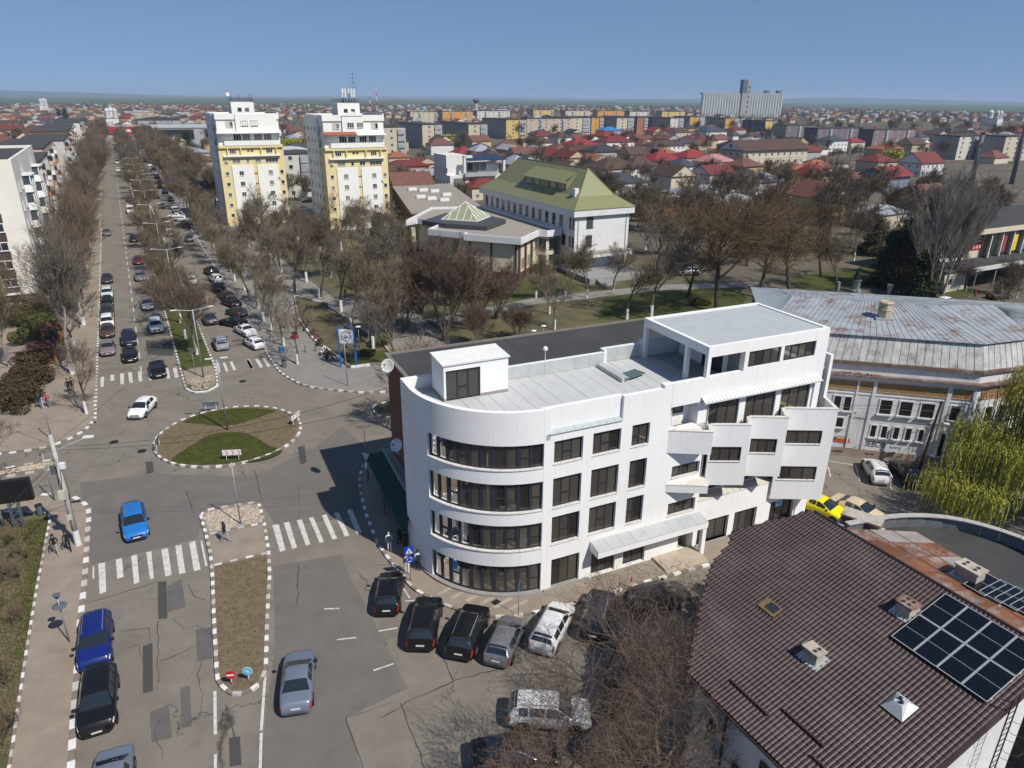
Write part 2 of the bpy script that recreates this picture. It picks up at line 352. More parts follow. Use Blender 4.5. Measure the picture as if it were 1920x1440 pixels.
# ---- kerbs: stones painted white by turns
_unit = MB().box(-.5, .5, -.5, .5, 0, 1)
KW, KG = _unit.mesh('kerb_white', M_KWHITE), _unit.mesh('kerb_bare', M_KGREY); KWD = _unit.mesh('kerb_worn', mat('kerb_worn', (.5, .47, .42), .85, .2, 3, dirt=(.22, .19, .16), dirt_amt=1.2, dscale=3))
def kerb(pts, w=.2, h=.15, step=.55, maxn=300, off=0.0, solid=False):
    """stones along a polyline, children of one kerb"""
    base = MB()
    for a, b in zip(pts[:-1], pts[1:]):
        d = (b-a)
        if d.length < 1e-4: continue
        d.normalize(); n = Vector((-d.y, d.x, 0))*w*.42
        base.poly([(*(a-n).xy, h-.03), (*(b-n).xy, h-.03), (*(b+n).xy, h-.03), (*(a+n).xy, h-.03)])
    k = base.build('kerb', M_KGREY); k['kind'] = 'structure'
    # resample
    cum = [0.0]
    for a, b in zip(pts[:-1], pts[1:]): cum.append(cum[-1]+(b-a).length)
    tot = cum[-1]; n = min(maxn, max(1, int(tot/step))); st = tot/n; j = 0
    def at(s):
        nonlocal j
        while j < len(pts)-2 and cum[j+1] < s: j += 1
        while j > 0 and cum[j] > s: j -= 1
        f = (s-cum[j])/max(1e-6, cum[j+1]-cum[j]); return pts[j].lerp(pts[j+1], min(1, max(0, f)))
    for i in range(n):
        a, b = at(i*st), at((i+1)*st); d = b-a; c = (a+b)/2
        o = put('kerb_stone', (KW if rnd.random() < .72 else KWD) if (i % 2 == 0 or solid) else KG, k, (c.x, c.y, 0), (0, 0, math.atan2(d.y, d.x)+rnd.gauss(0, .012)), (d.length-.012, w*(1 if i % 2 == 0 else .96), h+rnd.uniform(-.008, .008)))
    return k
def raised(name, pts, m, z=.12, extra=None):
    return struct(name, MB().prism([(p[0], p[1]) for p in pts], -.01, z, bottom=False), m)

# left pavement, north of the side street
k1 = smooth_line(gp([(-40, 858), (0, 852), (50, 846), (87, 839), (125, 826), (142, 817), (157, 809), (170, 797), (177, 784), (179, 772), (178, 740)]), sub=4)+[B(80, -6.75), B(86, -6.75)]
raised('pavement', k1[:-1]+[B(86, -6.75), B(660, -6.75), B(660, -60), B(150, -60), B(60, -75), (-95, 60)], M_PAVE)
kerb(k1+[B(u, -6.75) for u in range(90, 215, 4)], .22, .15, .62)
struct('kerb', MB().box(212, 660, -.11, .11, 0, .145), M_KGREY).matrix_world = Matrix(((UX, -UY, 0, -6.75*UY), (UY, UX, 0, 6.75*UX), (0, 0, 1, 0), (0, 0, 0, 1)))
# bottom-left pavement
k2 = smooth_line(gp([(-60, 934), (0, 932), (65, 930), (120, 930), (147, 938), (162, 950), (167, 964), (164, 1015), (160, 1080), (155, 1130), (150, 1180), (144, 1280), (140, 1330), (134, 1440), (130, 1520)]), sub=4)
raised('pavement', k2+[Vector((-29, 12, 0)), Vector((-80, 12, 0)), Vector((-80, 52, 0))], M_PAVE)
kerb(k2, .36, .15, .75)
k2b = smooth_line(gp([(-40, 963), (0, 962), (60, 964), (93, 968), (88, 1010), (77, 1070), (70, 1105), (50, 1230), (30, 1367), (19, 1440), (8, 1500)]), sub=3)
sheet('garden_bed', k2b+[Vector((-80, 14, 0)), Vector((-80, 48, 0))], .13, M_DRYGRASS)
kerb(k2b, .16, .2, .5)
# splitter island in the side street
k3 = smooth_line(gp([(-60, 897), (15, 879), (60, 871), (98, 864), (107, 868), (104, 876), (88, 882), (27, 892), (-60, 906)]), closed=True, sub=4)
raised('traffic_island', k3, M_SOIL); kerb(k3+[k3[0]], .22, .16, .7)
# roundabout
RC, RR = Vector((-28.6, 64.9, 0)), 6.95
ring = [RC+Vector((math.cos(R(a))*RR, math.sin(R(a))*RR, 0)) for a in range(0, 361, 5)]
raised('roundabout', ring[:-1], M_SOIL, .16); kerb(ring, .24, .2, .56)
# the two lawn shapes on the roundabout
rl1 = smooth_line(gp([(322, 867), (340, 850), (368, 833), (398, 817), (448, 813), (480, 823), (505, 838), (530, 848), (508, 861), (470, 869), (400, 874), (350, 873)]), closed=True, sub=3)
rl2 = smooth_line(gp([(345, 794), (372, 781), (415, 771), (470, 768), (517, 772), (500, 780), (478, 788), (440, 799), (400, 801), (375, 797)]), closed=True, sub=3)
sheet('lawn', rl1, .168, M_GRASS); sheet('lawn', rl2, .168, M_GRASS)
# lower median
k5 = gp([(377, 970), (384, 960), (407, 955), (475, 944), (487, 948), (496, 985), (504, 1035), (506, 1080), (504, 1110), (501, 1172), (499, 1254), (495, 1270), (481, 1291), (459, 1302), (437, 1303), (420, 1294), (408, 1276), (402, 1167), (399, 1085), (395, 1040), (387, 1005)])
raised('median_island', k5, M_PAVE); kerb(k5+[k5[0]], .24, .17, .52)
sheet('garden_bed', gp([(403, 1064), (504, 1041), (504, 1110), (500, 1172), (497, 1254), (479, 1289), (458, 1299), (438, 1300), (422, 1292), (410, 1274), (404, 1167)]), .14, M_SOIL)
kerb(gp([(402, 1063), (450, 1051), (504, 1039)]), .18, .18, .5); kerb(gp([(394, 1004), (440, 994), (496, 983)]), .18, .18, .5)
# upper median
tip = gp([(349, 730), (362, 737), (390, 735), (408, 724)])
k6 = [B(660, 2.46), B(94, 2.46), B(86, 2.5)]+tip+[B(90, 6.35), B(660, 6.4)]
raised('median_island', k6, M_DRYGRASS)
kerb([B(u, 2.46) for u in range(214, 92, -4)]+[B(90, 2.47), B(86, 2.5)]+tip[:1], .22, .16, .62)
kerb(tip, .22, .16, .6, solid=True)
kerb([tip[-1], B(90, 6.35)]+[B(u, 6.4) for u in range(94, 180, 4)], .22, .16, .62)
for v in (2.46, 6.4):
    struct('kerb', MB().poly([B(214 if v < 3 else 178, v-.11, .16), B(660, v-.11, .16), B(660, v+.11, .16), B(214 if v < 3 else 178, v+.11, .16)]), M_KWHITE)
sheet('paved_crossing', [B(87, 2.7), B(92.5, 2.7), B(92.5, 6.2), B(87, 6.2)], .127, M_PAVE)
sheet('lawn', [B(93, 2.7), B(660, 2.7), B(660, 6.2), B(93, 6.2)], .128, M_GRASS)
# plaza and park right of the boulevard
k7 = [B(u, 13.4) for u in range(200, 92, -4)]+smooth_line(gp([(494, 651), (510, 678), (524, 697), (540, 709), (562, 720), (589, 728), (630, 733), (684, 737), (743, 735)]), sub=4)
raised('park_terrace', [B(660, 13.4)]+k7+[Vector((8, 78, 0)), Vector((70, 84, 0)), Vector((180, 90, 0)), B(300, 190), B(660, 90)], M_GROUND)
sheet('plaza', [B(660, 13.4)]+k7+[Vector((8, 78, 0)), Vector((24, 84, 0)), B(118, 28.5), B(186, 25), B(330, 24), B(660, 20)], .1225, M_PLAZA)
kerb(k7, .24, .16, .62)
struct('kerb', MB().poly([B(200, 13.3, .16), B(660, 13.3, .16), B(660, 13.5, .16), B(200, 13.5, .16)]), M_KGREY)
# park soil, lawns, paths on the plaza slab
PZ = .124
sheet('park_ground', [B(118, 30), B(150, 27), B(186, 27), B(186, 62), B(150, 70), B(118, 95), (60, 92), (20, 88), (-2, 90)], PZ, M_DRYGRASS)
sheet('lawn', gp([(1130, 560), (1300, 530), (1380, 535), (1400, 560), (1380, 590), (1240, 605), (1120, 600)]), PZ+.006, M_GRASS)
sheet('lawn', gp([(940, 530), (1060, 520), (1090, 545), (1000, 570), (930, 560)]), PZ+.005, M_GRASS)
sheet('lawn', gp([(1480, 520), (1660, 498), (1640, 540), (1500, 548)]), PZ+.006, M_GRASS)
sheet('lawn', gp([(1755, 548), (1800, 538), (1845, 548), (1800, 562), (1760, 560)]), PZ+.006, M_GRASS)
sheet('footpath', gp([(800, 600), (1000, 560), (1240, 535), (1420, 530), (1420, 538), (1240, 546), (1000, 572), (820, 612)]), PZ+.009, M_PLAZA)
sheet('footpath', gp([(640, 560), (720, 545), (930, 700), (860, 720)]), PZ+.008, M_PLAZA)
sheet('road', [(78, 96), (130, 112), (180, 150), (175, 160), (120, 122), (70, 104)], PZ+.011, M_ASPH)
def low_wall(pts):
    P = gp(pts, .12); P = [p.xy.to_3d() for p in P]; kerb(P, .3, .38, 3.0, solid=False)
# pavement by the white building
k8 = smooth_line(gp([(720, 862), (697, 862), (682, 874), (674, 900), (677, 925), (685, 960), (697, 992), (710, 1022), (727, 1047), (747, 1072), (771, 1100), (793, 1116), (856, 1144), (927, 1158), (993, 1152), (1070, 1135), (1200, 1096), (1323, 1062), (1365, 1048)]), sub=4)
raised('pavement', k8+[Vector((24.5, 47.0, 0)), Vector((24.5, 58, 0)), Vector((-10, 62, 0))], M_PAVE)
kerb(k8, .24, .16, .62)
k9 = gp([(700, 764), (720, 757), (750, 753), (752, 780), (710, 782)]); k9 = smooth_line(k9, closed=True, sub=3)
raised('planter_island', k9, M_DRYGRASS); kerb(k9+[k9[0]], .2, .2, .6)
# flower beds of the plaza with a low concrete edge
for pts in ([(552, 556), (610, 570), (720, 648), (745, 680), (655, 690), (636, 672), (590, 640), (560, 600)],):
    P = gp(pts, .12); sheet('garden_bed', P, .135, M_DRYGRASS); kerb(P+[P[0]], .28, .4, 2.4)
P = gp([(650, 672), (740, 655), (748, 676), (660, 692)]); sheet('lawn', P, .141, M_GRASS)

# ---- painted markings
def stripe_quad(c, pts): return MB().poly([(p.x, p.y, .03) for p in ccw(gp(pts))])
def crosswalk(stripes):
    k = put('crosswalk', None); k['kind'] = 'structure'
    for st in stripes:
        o = stripe_quad(None, st).build('painted_stripe', M_PAINT, k)
def zoom4(x0, y0, s): return lambda *q: [(x0+a/s, y0+b/s) for a, b in q]
z = zoom4(0, 720, 4)
crosswalk([z((738, 1350), (788, 1340), (798, 1560), (748, 1580)), z((868, 1320), (915, 1307), (928, 1450), (880, 1465)), z((985, 1292), (1028, 1280), (1045, 1400+90), (1005, 1505)), z((1098, 1265), (1135, 1257), (1155, 1460), (1125, 1470)),
           z((1210, 1242), (1260, 1232), (1288, 1435), (1240, 1447)), z((1315, 1215), (1360, 1207), (1392, 1418), (1345, 1428)), z((1418, 1188), (1465, 1180), (1505, 1395), (1455, 1408)), z((1503, 1180), (1517, 1177), (1556, 1365), (1540, 1368)), z((695, 1370), (707, 1368), (708, 1460), (695, 1462))])
z = zoom4(360, 720, 4)
crosswalk([z((602, 1062), (650, 1050), (702, 1250), (660, 1262)), z((688, 1045), (730, 1036), (788, 1228), (752, 1240)), z((785, 1025), (825, 1018), (888, 1205), (855, 1215)), z((877, 1008), (910, 1000), (990, 1185), (958, 1195)), z((973, 988), (1008, 980), (1090, 1160), (1055, 1172)),
           z((1063, 970), (1100, 962), (1180, 1138), (1148, 1148)), z((1163, 948), (1200, 940), (1275, 1115), (1235, 1128))])
z = zoom4(0, 440, 4)
crosswalk([z((755, 1070), (780, 1065), (778, 1140), (755, 1145)), z((828, 1055), (858, 1050), (858, 1095), (830, 1100)), z((900, 1045), (930, 1040), (930, 1120), (905, 1125)), z((960, 1037), (988, 1032), (998, 1110), (972, 1115)), z((1033, 1028), (1060, 1023), (1068, 1100), (1042, 1105)), z((1108, 1010), (1130, 1006), (1142, 1090), (1120, 1095)), z((1240, 1005), (1262, 1000), (1277, 1078), (1255, 1083)), z((1297, 1003), (1325, 998), (1338, 1070), (1312, 1075))])
crosswalk([z((1612, 965), (1640, 960), (1655, 1030), (1630, 1035)), z((1670, 965), (1688, 960), (1715, 1025), (1695, 1030)), z((1722, 955), (1742, 950), (1772, 1015), (1752, 1022)), z((1845, 945), (1865, 940), (1900, 1000), (1880, 1008))])
z = zoom4(440, 380, 3.692)
crosswalk([z((78, 1090), (102, 1085), (132, 1148), (112, 1153)), z((140, 1085), (162, 1080), (196, 1138), (176, 1145)), z((192, 1080), (212, 1075), (248, 1132), (228, 1138))])
# lane lines
def line_mark(a, b, w):
    d = (b-a).normalized(); n = Vector((-d.y, d.x, 0))*w/2
    MB().poly([(*(a-n).xy, .031), (*(b-n).xy, .031), (*(b+n).xy, .031), (*(a+n).xy, .031)]).build('lane_marking', M_PAINT, boulevard)
u = 93.5
while u < 330:
    line_mark(B(u, -1.9), B(u+3.0, -1.9), .15); u += 6.2
for a, b, w in (((497, 1270), (490, 1370), .16), ((490, 1375), (487, 1470), .15), ((403, 1296), (404, 1378), .17), ((404, 1415), (404, 1470), .15), ((1555, 865), (1604, 873), .12), ((1604, 873), (1612, 902), .12), ((1662, 890), (1672, 920), .12), ((1553, 876), (1557, 895), .12)):
    line_mark(G(*a), G(*b), w)
for a, b in (((628, 1141), (636, 1142)), ((608, 1142), (630, 1142)), ((632, 1200), (668, 1196)), ((700, 1258), (738, 1245)), ((710, 1184), (745, 1178)), ((760, 1128), (778, 1126)), ((757, 1104), (768, 1122))):
    line_mark(G(*a), G(*b), .11)
# worn hatching on the pavement in front of the curved corner
for k in range(6):
    a, b = G(822+k*26, 1118+k*6), G(848+k*28, 1103+k*5); d = (b-a).normalized(); n = Vector((-d.y, d.x, 0))*.16
    MB().poly([(*(a-n).xy, .125), (*(b-n).xy, .125), (*(b+n).xy, .125), (*(a+n).xy, .125)]).build('worn_hatching', mat('worn_cream_paint', (.36, .31, .24), .9, .2, 2), road)

# ---- pebbles: loose stones on the island tips
def pebbles(poly, n, zb, smin, smax, seed):
    rr = random.Random(seed); P = [(p.x, p.y) for p in poly]; x0, x1 = min(p[0] for p in P), max(p[0] for p in P); y0, y1 = min(p[1] for p in P), max(p[1] for p in P); m = MB()
    def inside(x, y):
        c = False
        for i in range(len(P)):
            (ax, ay), (bx, by) = P[i], P[i-1]
            if (ay > y) != (by > y) and x < (bx-ax)*(y-ay)/(by-ay)+ax: c = not c
        return c
    k = 0
    while k < n:
        x, y = rr.uniform(x0, x1), rr.uniform(y0, y1)
        if not inside(x, y): continue
        k += 1; s = rr.uniform(smin, smax); a = rr.uniform(0, 6.28); h = s*rr.uniform(.5, 1.0); m.mi = rr.randrange(3)
        top = m.p((x+rr.uniform(-.3, .3)*s, y+rr.uniform(-.3, .3)*s, zb+h)); rg = [m.p((x+math.cos(a+q*1.257)*s*rr.uniform(.7, 1.1), y+math.sin(a+q*1.257)*s*rr.uniform(.6, 1.0), zb+h*rr.uniform(.05, .35))) for q in range(5)]
        for q in range(5): m.face((rg[q], rg[(q+1) % 5], top))
    o = m.build('pebbles', M_PEBBLE); tag(o, None, None, kind='stuff'); return o
tag(pebbles(gp([(381, 972), (388, 963), (472, 949), (484, 951), (493, 981), (396, 1001)]), 1900, .12, .05, .13, 1), 'loose cream and tan stones filling the tip of the lower median', 'pebbles')
tag(pebbles(gp([(0, 886), (60, 874), (98, 867), (103, 871), (86, 879), (0, 893)]), 900, .12, .06, .14, 2), 'loose pale stones on the side street splitter island', 'pebbles')
tag(pebbles(gp([(352, 712), (398, 704), (406, 721), (388, 732), (362, 734)]), 700, .12, .04, .1, 3), 'fine beige gravel on the tip of the upper median', 'gravel')
# ================================================================ the white office building
M_WHITE = mat('white_render', (.8, .79, .775), .85, .025, .8, bump=.05, bscale=50, dirt=(.66, .65, .63), dirt_amt=.35, dscale=.5)
# faint rain streaks
def streaks(m, col, amt, sx=6.0, sz=.25):
    N, L = nodes_of(m); b = N['Principled BSDF']; prev = b.inputs['Base Color'].links[0].from_socket
    ge = N.new('ShaderNodeNewGeometry'); mp = N.new('ShaderNodeMapping'); mp.inputs['Scale'].default_value = (sx, sx, sz); L.new(ge.outputs['Position'], mp.inputs['Vector'])
    n = N.new('ShaderNodeTexNoise'); n.inputs['Scale'].default_value = 1; n.inputs['Detail'].default_value = 5; L.new(mp.outputs[0], n.inputs['Vector'])
    mr = N.new('ShaderNodeMapRange'); mr.inputs['From Min'].default_value = .54; mr.inputs['From Max'].default_value = .78; mr.inputs['To Max'].default_value = amt; L.new(n.outputs['Fac'], mr.inputs['Value'])
    mx = N.new('ShaderNodeMix'); mx.data_type = 'RGBA'; L.new(mr.outputs[0], mx.inputs['Factor']); L.new(prev, mx.inputs['A']); mx.inputs['B'].default_value = (*lin(col), 1); L.new(mx.outputs['Result'], b.inputs['Base Color']); return m
streaks(M_WHITE, (.6, .585, .56), .34, 4.5, .16)
M_FRAME = mat('anthracite_frame', (.028, .031, .04), .45, .05, 2)
M_SHOPGLASS = see_through('tinted_glass', (.78, .76, .7), 1.4, (.135, .117, .1), .46)
M_SHOPG = [M_SHOPGLASS, M_SHOPGLASS, see_through('tinted_glass_b', (.7, .68, .63), 1.5, (.075, .066, .06), .35), see_through('tinted_glass_c', (.84, .82, .77), 1.34, (.17, .15, .125), .46)]
M_MARBLE = mat('marble_sill', (.68, .65, .6), .6, .06, 2)
darken_lines(M_MARBLE, 0, 1.2, .03, (.38, .34, .3), .8, (.35, .5), .8)
M_ROOFSHEET = mat('roof_membrane', (.5, .51, .5), .8, .06, .8, dirt=(.36, .31, .24), dirt_amt=.55, dscale=.4)
M_METALSHEET = mat('galvanised_sheet', (.47, .49, .49), .5, .08, 1.0, metal=.15, dirt=(.36, .36, .35), dirt_amt=.4)
M_RIBWHITE = mat('ribbed_sheet_pale', (.72, .72, .69), .5, .05, 1, metal=.1)
M_PLINTH = mat('plinth_stone', (.3, .28, .26), .8, .1, 1.5)
M_INFLOOR = mat('office_floor', (.36, .34, .18), .7, .1, 1)
M_INWALL = mat('office_wall', (.42, .38, .34), .9, .05, 1)
M_INCOL = mat('office_column', (.33, .42, .33), .7, .05, 1)
M_BLINDGREY = mat('grey_panel', (.2, .2, .2), .8, .05)

def fmat(p0, p1):
    """frame on a wall line: x along p0->p1, y into the wall, z up"""
    a = Vector((p0[0], p0[1], 0)); e = (Vector((p1[0], p1[1], 0))-a).normalized(); n = Vector((-e.y, e.x, 0))
    return Matrix(((e.x, n.x, 0, a.x), (e.y, n.y, 0, a.y), (0, 0, 1, 0), (0, 0, 0, 1)))
def holed_wall(mb, M, x0, x1, z0, z1, holes, th=.3, y0=0.0):
    mb.M = M; xs = sorted({x0, x1, *[q for h in holes for q in h[:2]]}); zs = sorted({z0, z1, *[q for h in holes for q in h[2:4]]})
    xs = [q for q in xs if x0 <= q <= x1]; zs = [q for q in zs if z0 <= q <= z1]
    for a, b in zip(xs[:-1], xs[1:]):
        run = None
        for c, d in zip(zs[:-1], zs[1:]):
            cx, cz = (a+b)/2, (c+d)/2; hole = any(h[0] < cx < h[1] and h[2] < cz < h[3] for h in holes)
            if not hole: run = (run[0], d) if run else (c, d)
            if hole and run: mb.box(a, b, y0, y0+th, *run); run = None
        if run: mb.box(a, b, y0, y0+th, *run)
    mb.M = None
def window(par, M, x0, x1, z0, z1, n=3, depth=.2, fm=None, gm=None, fw=.07, name='window', sash=None, sill=None):
    fm = fm or M_FRAME; m = MB(); m.M = M; y0, y1 = depth, depth+.08
    m.box(x0, x1, y0, y1, z0, z0+fw); m.box(x0, x1, y0, y1, z1-fw, z1); m.box(x0, x0+fw, y0, y1, z0+fw, z1-fw); m.box(x1-fw, x1, y0, y1, z0+fw, z1-fw)
    w = (x1-x0-2*fw)/n; cuts = [x0+fw+w*k for k in range(n+1)]
    for c in cuts[1:-1]: m.box(c-fw*.55, c+fw*.55, y0+.005, y1-.005, z0+fw, z1-fw)
    if sash is not None:
        zs = z0+(z1-z0)*.42; m.box(cuts[sash]+.04, cuts[sash+1]-.04, y0-.01, y1-.012, zs-.05, zs+.05)
    wn = m.build(name, fm, par)
    for k in range(n):
        g = MB(); g.M = M; a, b = cuts[k]+(.0 if k == 0 else fw*.55), cuts[k+1]-(.0 if k == n-1 else fw*.55)
        g.poly([(a, y0+.04, z0+fw), (b, y0+.04, z0+fw), (b, y0+.04, z1-fw), (a, y0+.04, z1-fw)]).build('pane', gm or rnd.choice(M_SHOPG), wn)
    if sill:
        s = MB(); s.M = M; s.box(x0-.03, x1+.03, -.06, depth, z0-.05, z0+.004); s.build('sill', sill, wn)
    return wn

WB_A = Vector((2.47, 40.62, .12)); WB_ANG = math.atan2(.4233, .906)
wb = thing('office_building', 'white four storey office building with a rounded glazed corner and stepped bays', 'building', (WB_A.x, WB_A.y, 0), WB_ANG)
I4 = Matrix.Identity(4); RAD = 7.1
def CP(phi, r=RAD): return (-r*math.sin(phi), RAD-r*math.cos(phi))
def curved(mb, p0, p1, z0, z1, ro, ri, n=28, top=True):
    for k in range(n):
        a, b = p0+(p1-p0)*k/n, p0+(p1-p0)*(k+1)/n
        A, Bq, Cq, D = CP(a, ro), CP(b, ro), CP(b, ri), CP(a, ri)
        f = [mb.p((*q, zz)) for zz in (z0, z1) for q in (A, Bq, Cq, D)]
        mb.face((f[0], f[4], f[5], f[1])); mb.face((f[2], f[6], f[7], f[3])); mb.face((f[4], f[7], f[6], f[5])); mb.face((f[0], f[1], f[2], f[3]))
        if k == 0: mb.face((f[0], f[3], f[7], f[4]))
        if k == n-1: mb.face((f[1], f[5], f[6], f[2]))
P0, P1, PE = math.asin(.4/RAD), R(70), R(90)
GROW = [(.32, 2.58), (3.75, 5.78), (6.72, 8.9), (9.9, 11.66)]
# bands between the window strips, and the solid end of the curve
for z0, z1 in ((2.58, 3.75), (5.78, 6.72), (8.9, 9.9), (11.66, 13.95)):
    m = MB(); curved(m, P0, P1, z0, z1, RAD, RAD-.36); m.build('curved_band', M_WHITE, wb, smooth=False)
m = MB(); curved(m, P1, PE, 0, 13.95, RAD, RAD-.36, 10); m.M = None
m.box(-RAD, -RAD+.36, RAD, 8.6, 0, 13.95); m.box(-RAD, -RAD+2.2, 8.6, 8.96, 0, 13.95); m.build('end_wall', M_WHITE, wb)
m = MB(); curved(m, P0-R(1), PE, 0, .3, RAD+.14, RAD-.3, 34); m.build('plinth', M_PLINTH, wb); MB().box(-.2, 3.4, -.13, .3, .05, .29).build('plinth', M_PLINTH, wb); MB().box(12.9, 23.4, -.14, .3, .0, .26).build('plinth', M_PLINTH, wb)
# thin marble sills below the strips
for z0 in (3.75, 6.72, 9.9):
    m = MB(); curved(m, P0, P1, z0-.002, z0+.05, RAD+.07, RAD-.2, 28); m.build('sill', M_MARBLE, wb)
# curved glazing: every light its own pane between dark posts
for r, (z0, z1) in enumerate(GROW):
    st = MB(); n = 10; gr = RAD-.24
    z0_ = z0+(.05 if r else 0)
    curved(st, P0, P1, z0_, z0_+.09, gr+.05, gr-.05, 30); curved(st, P0, P1, z1-.09, z1, gr+.05, gr-.05, 30)
    cuts = [P0+(P1-P0)*(k/n) for k in range(n+1)]
    for k, c in enumerate(cuts):
        w = .011 if k in (0, n) else (.02 if k % 2 == 0 else .014); curved(st, c-w, c+w, z0_+.09, z1-.09, gr+.07, gr-.06, 1)
    for k in ((1, 8), (1, 3, 9), (1, 4, 8), (2, 7))[r]:
        zs = z0_+(z1-z0_)*.45; curved(st, cuts[k-1]+.012, cuts[k]-.012, zs-.05, zs+.05, gr+.055, gr-.05, 3)
    strip = st.build('window_strip', M_FRAME, wb)
    for k in range(n):
        g = MB(); a, b = cuts[k]+.012, cuts[k+1]-.012
        for q in range(3):
            c, d = a+(b-a)*q/3, a+(b-a)*(q+1)/3
            g.poly([(*CP(c, gr), z0_+.09), (*CP(d, gr), z0_+.09), (*CP(d, gr), z1-.09), (*CP(c, gr), z1-.09)])
        g.build('pane', rnd.choice(M_SHOPG), strip)
    if r == 0:
        g = MB(); a, b = cuts[7]+.03, cuts[8]-.02
        g.poly([(*CP(b, gr+.03), 1.5), (*CP(a, gr+.03), 1.5), (*CP(a, gr+.03), 2.25), (*CP(b, gr+.03), 2.25)]); sg = g.build('window_poster', mat('poster_blue', (.12, .42, .72), .5, 0), strip)
        for q in range(3):
            g = MB(); f0, f1 = .12, (.86, .8, .6)[q]; aa, bb = a+(b-a)*(1-f0), a+(b-a)*(1-f1); zz = 2.1-q*.2
            g.poly([(*CP(aa, gr+.04), zz-.09), (*CP(bb, gr+.04), zz-.09), (*CP(bb, gr+.04), zz), (*CP(aa, gr+.04), zz)]); g.build('poster_line', mat('poster_ink', (.03, .08, .22), .6, 0), strip)
# flat front
cols = [(.31, 2.45), (3.2, 5.37), (6.25, 7.68)]
rows = [(3.82, 5.98), (6.68, 8.92), (10.0, 11.63)]
holes = [(a, b, c, d) for a, b in cols for c, d in rows]+[(.38, 2.6, .2, 2.56), (3.6, 5.6, .2, 2.45), (6.3, 8.2, .2, 2.45), (9.93, 12.4, 3.55, 4.62), (9.93, 12.4, 6.72, 7.68), (11.2, 12.3, .15, 2.2)]
m = MB(); holed_wall(m, I4, -.42, 12.72, .12, 11.8, holes+[(9.4, 12.72, 10.72, 13.9)], .36)
m.box(-.42, 5.42, .25, .6, 11.8, 13.9); m.box(5.42, 9.32, 0, .36, 11.8, 13.9); m.box(-.42, 0, 0, .25, 11.8, 13.95)
m.box(-.3, 5.42, 0, .25, 11.8, 12.2)
m.build('front_wall', M_WHITE, wb)
m = MB()
for k in range(9):
    a, b = -.05+k*.607, -.05+k*.607+.59; m.hexa([(a, -.1, 12.2), (b, -.1, 12.2), (b, .25, 12.2), (a, .25, 12.2)], [(a, -.1, 12.24), (b, -.1, 12.24), (b, .25, 12.42), (a, .25, 12.42)])
m.build('glass_ledge', mat('ledge_glass', (.4, .44, .44), .25, .05), wb)
for i, (a, b) in enumerate(cols):
    for j, (c, d) in enumerate(rows):
        window(wb, I4, a, b, c, d, 3 if i < 2 else 2, .2, sash=(1 if i < 2 else 0), sill=M_MARBLE)
window(wb, I4, .38, 2.6, .3, 2.56, 3, .2); window(wb, I4, 3.6, 5.6, .3, 2.45, 3, .2, name='shop_door'); window(wb, I4, 6.3, 8.2, .3, 2.45, 2, .2)
window(wb, I4, 9.93, 12.4, 3.55, 4.62, 3, .2, sill=M_MARBLE); window(wb, I4, 9.93, 12.4, 6.72, 7.68, 3, .2, sill=M_MARBLE)
m = MB(); m.box(11.2, 12.3, 2.4, 2.5, .15, 2.2); m.box(11.1, 11.2, .36, 2.5, .1, 2.3); m.box(12.3, 12.4, .36, 2.5, .1, 2.3); m.build('entry_recess', M_INWALL, wb)
m = MB(); m.box(11.55, 12.05, 2.33, 2.4, .15, 2.1); m.build('entry_door', mat('dark_door', (.05, .045, .04), .6, .1), wb)
# stretch behind the bays
gl = [(12.98, 15.93, .26, 2.2), (16.5, 18.77, .2, 2.2), (20.17, 22.75, .26, 2.2)]
m = MB(); holed_wall(m, I4, 12.72, 23.5, .12, 2.22, gl, .5); m.box(12.72, 20.0, 0, .36, 2.22, 4.15); m.box(12.72, 20.0, .36, .95, 3.9, 4.15); m.box(20, 23.5, 0, .36, 2.22, 2.8); m.build('front_wall', M_WHITE, wb)
for k, (a, b, c, d) in enumerate(gl): window(wb, I4, a, b, c, d, 3, .25, name='shop_window' if k != 1 else 'shop_door')
g = MB(); g.poly([(20.9, .22, 1.45), (21.7, .22, 1.45), (21.7, .22, 2.0), (20.9, .22, 2.0)]); g.build('window_poster', MATS['poster_blue'], wb)
g = MB(); g.poly([(21.05, .21, 1.5), (21.45, .21, 1.5), (21.05, .21, 1.72)]); g.build('poster_mark', mat('poster_white', (.75, .75, .75), .6, 0), wb)
m = MB(); m.box(12.7, 20.0, -.05, .95, 4.15, 4.2); m.build('ledge_slab', M_MARBLE, wb)
m = MB(); holed_wall(m, I4, 12.72, 19.75, 4.2, 5.75, [(13.3, 15.6, 4.3, 5.4), (16.9, 19.2, 4.3, 5.4)], .3, .95); m.build('recessed_wall', M_WHITE, wb)
for a in (13.3, 16.9): window(wb, Matrix.Translation((0, .95, 0)), a, a+2.3, 4.3, 5.4, 3, .12)
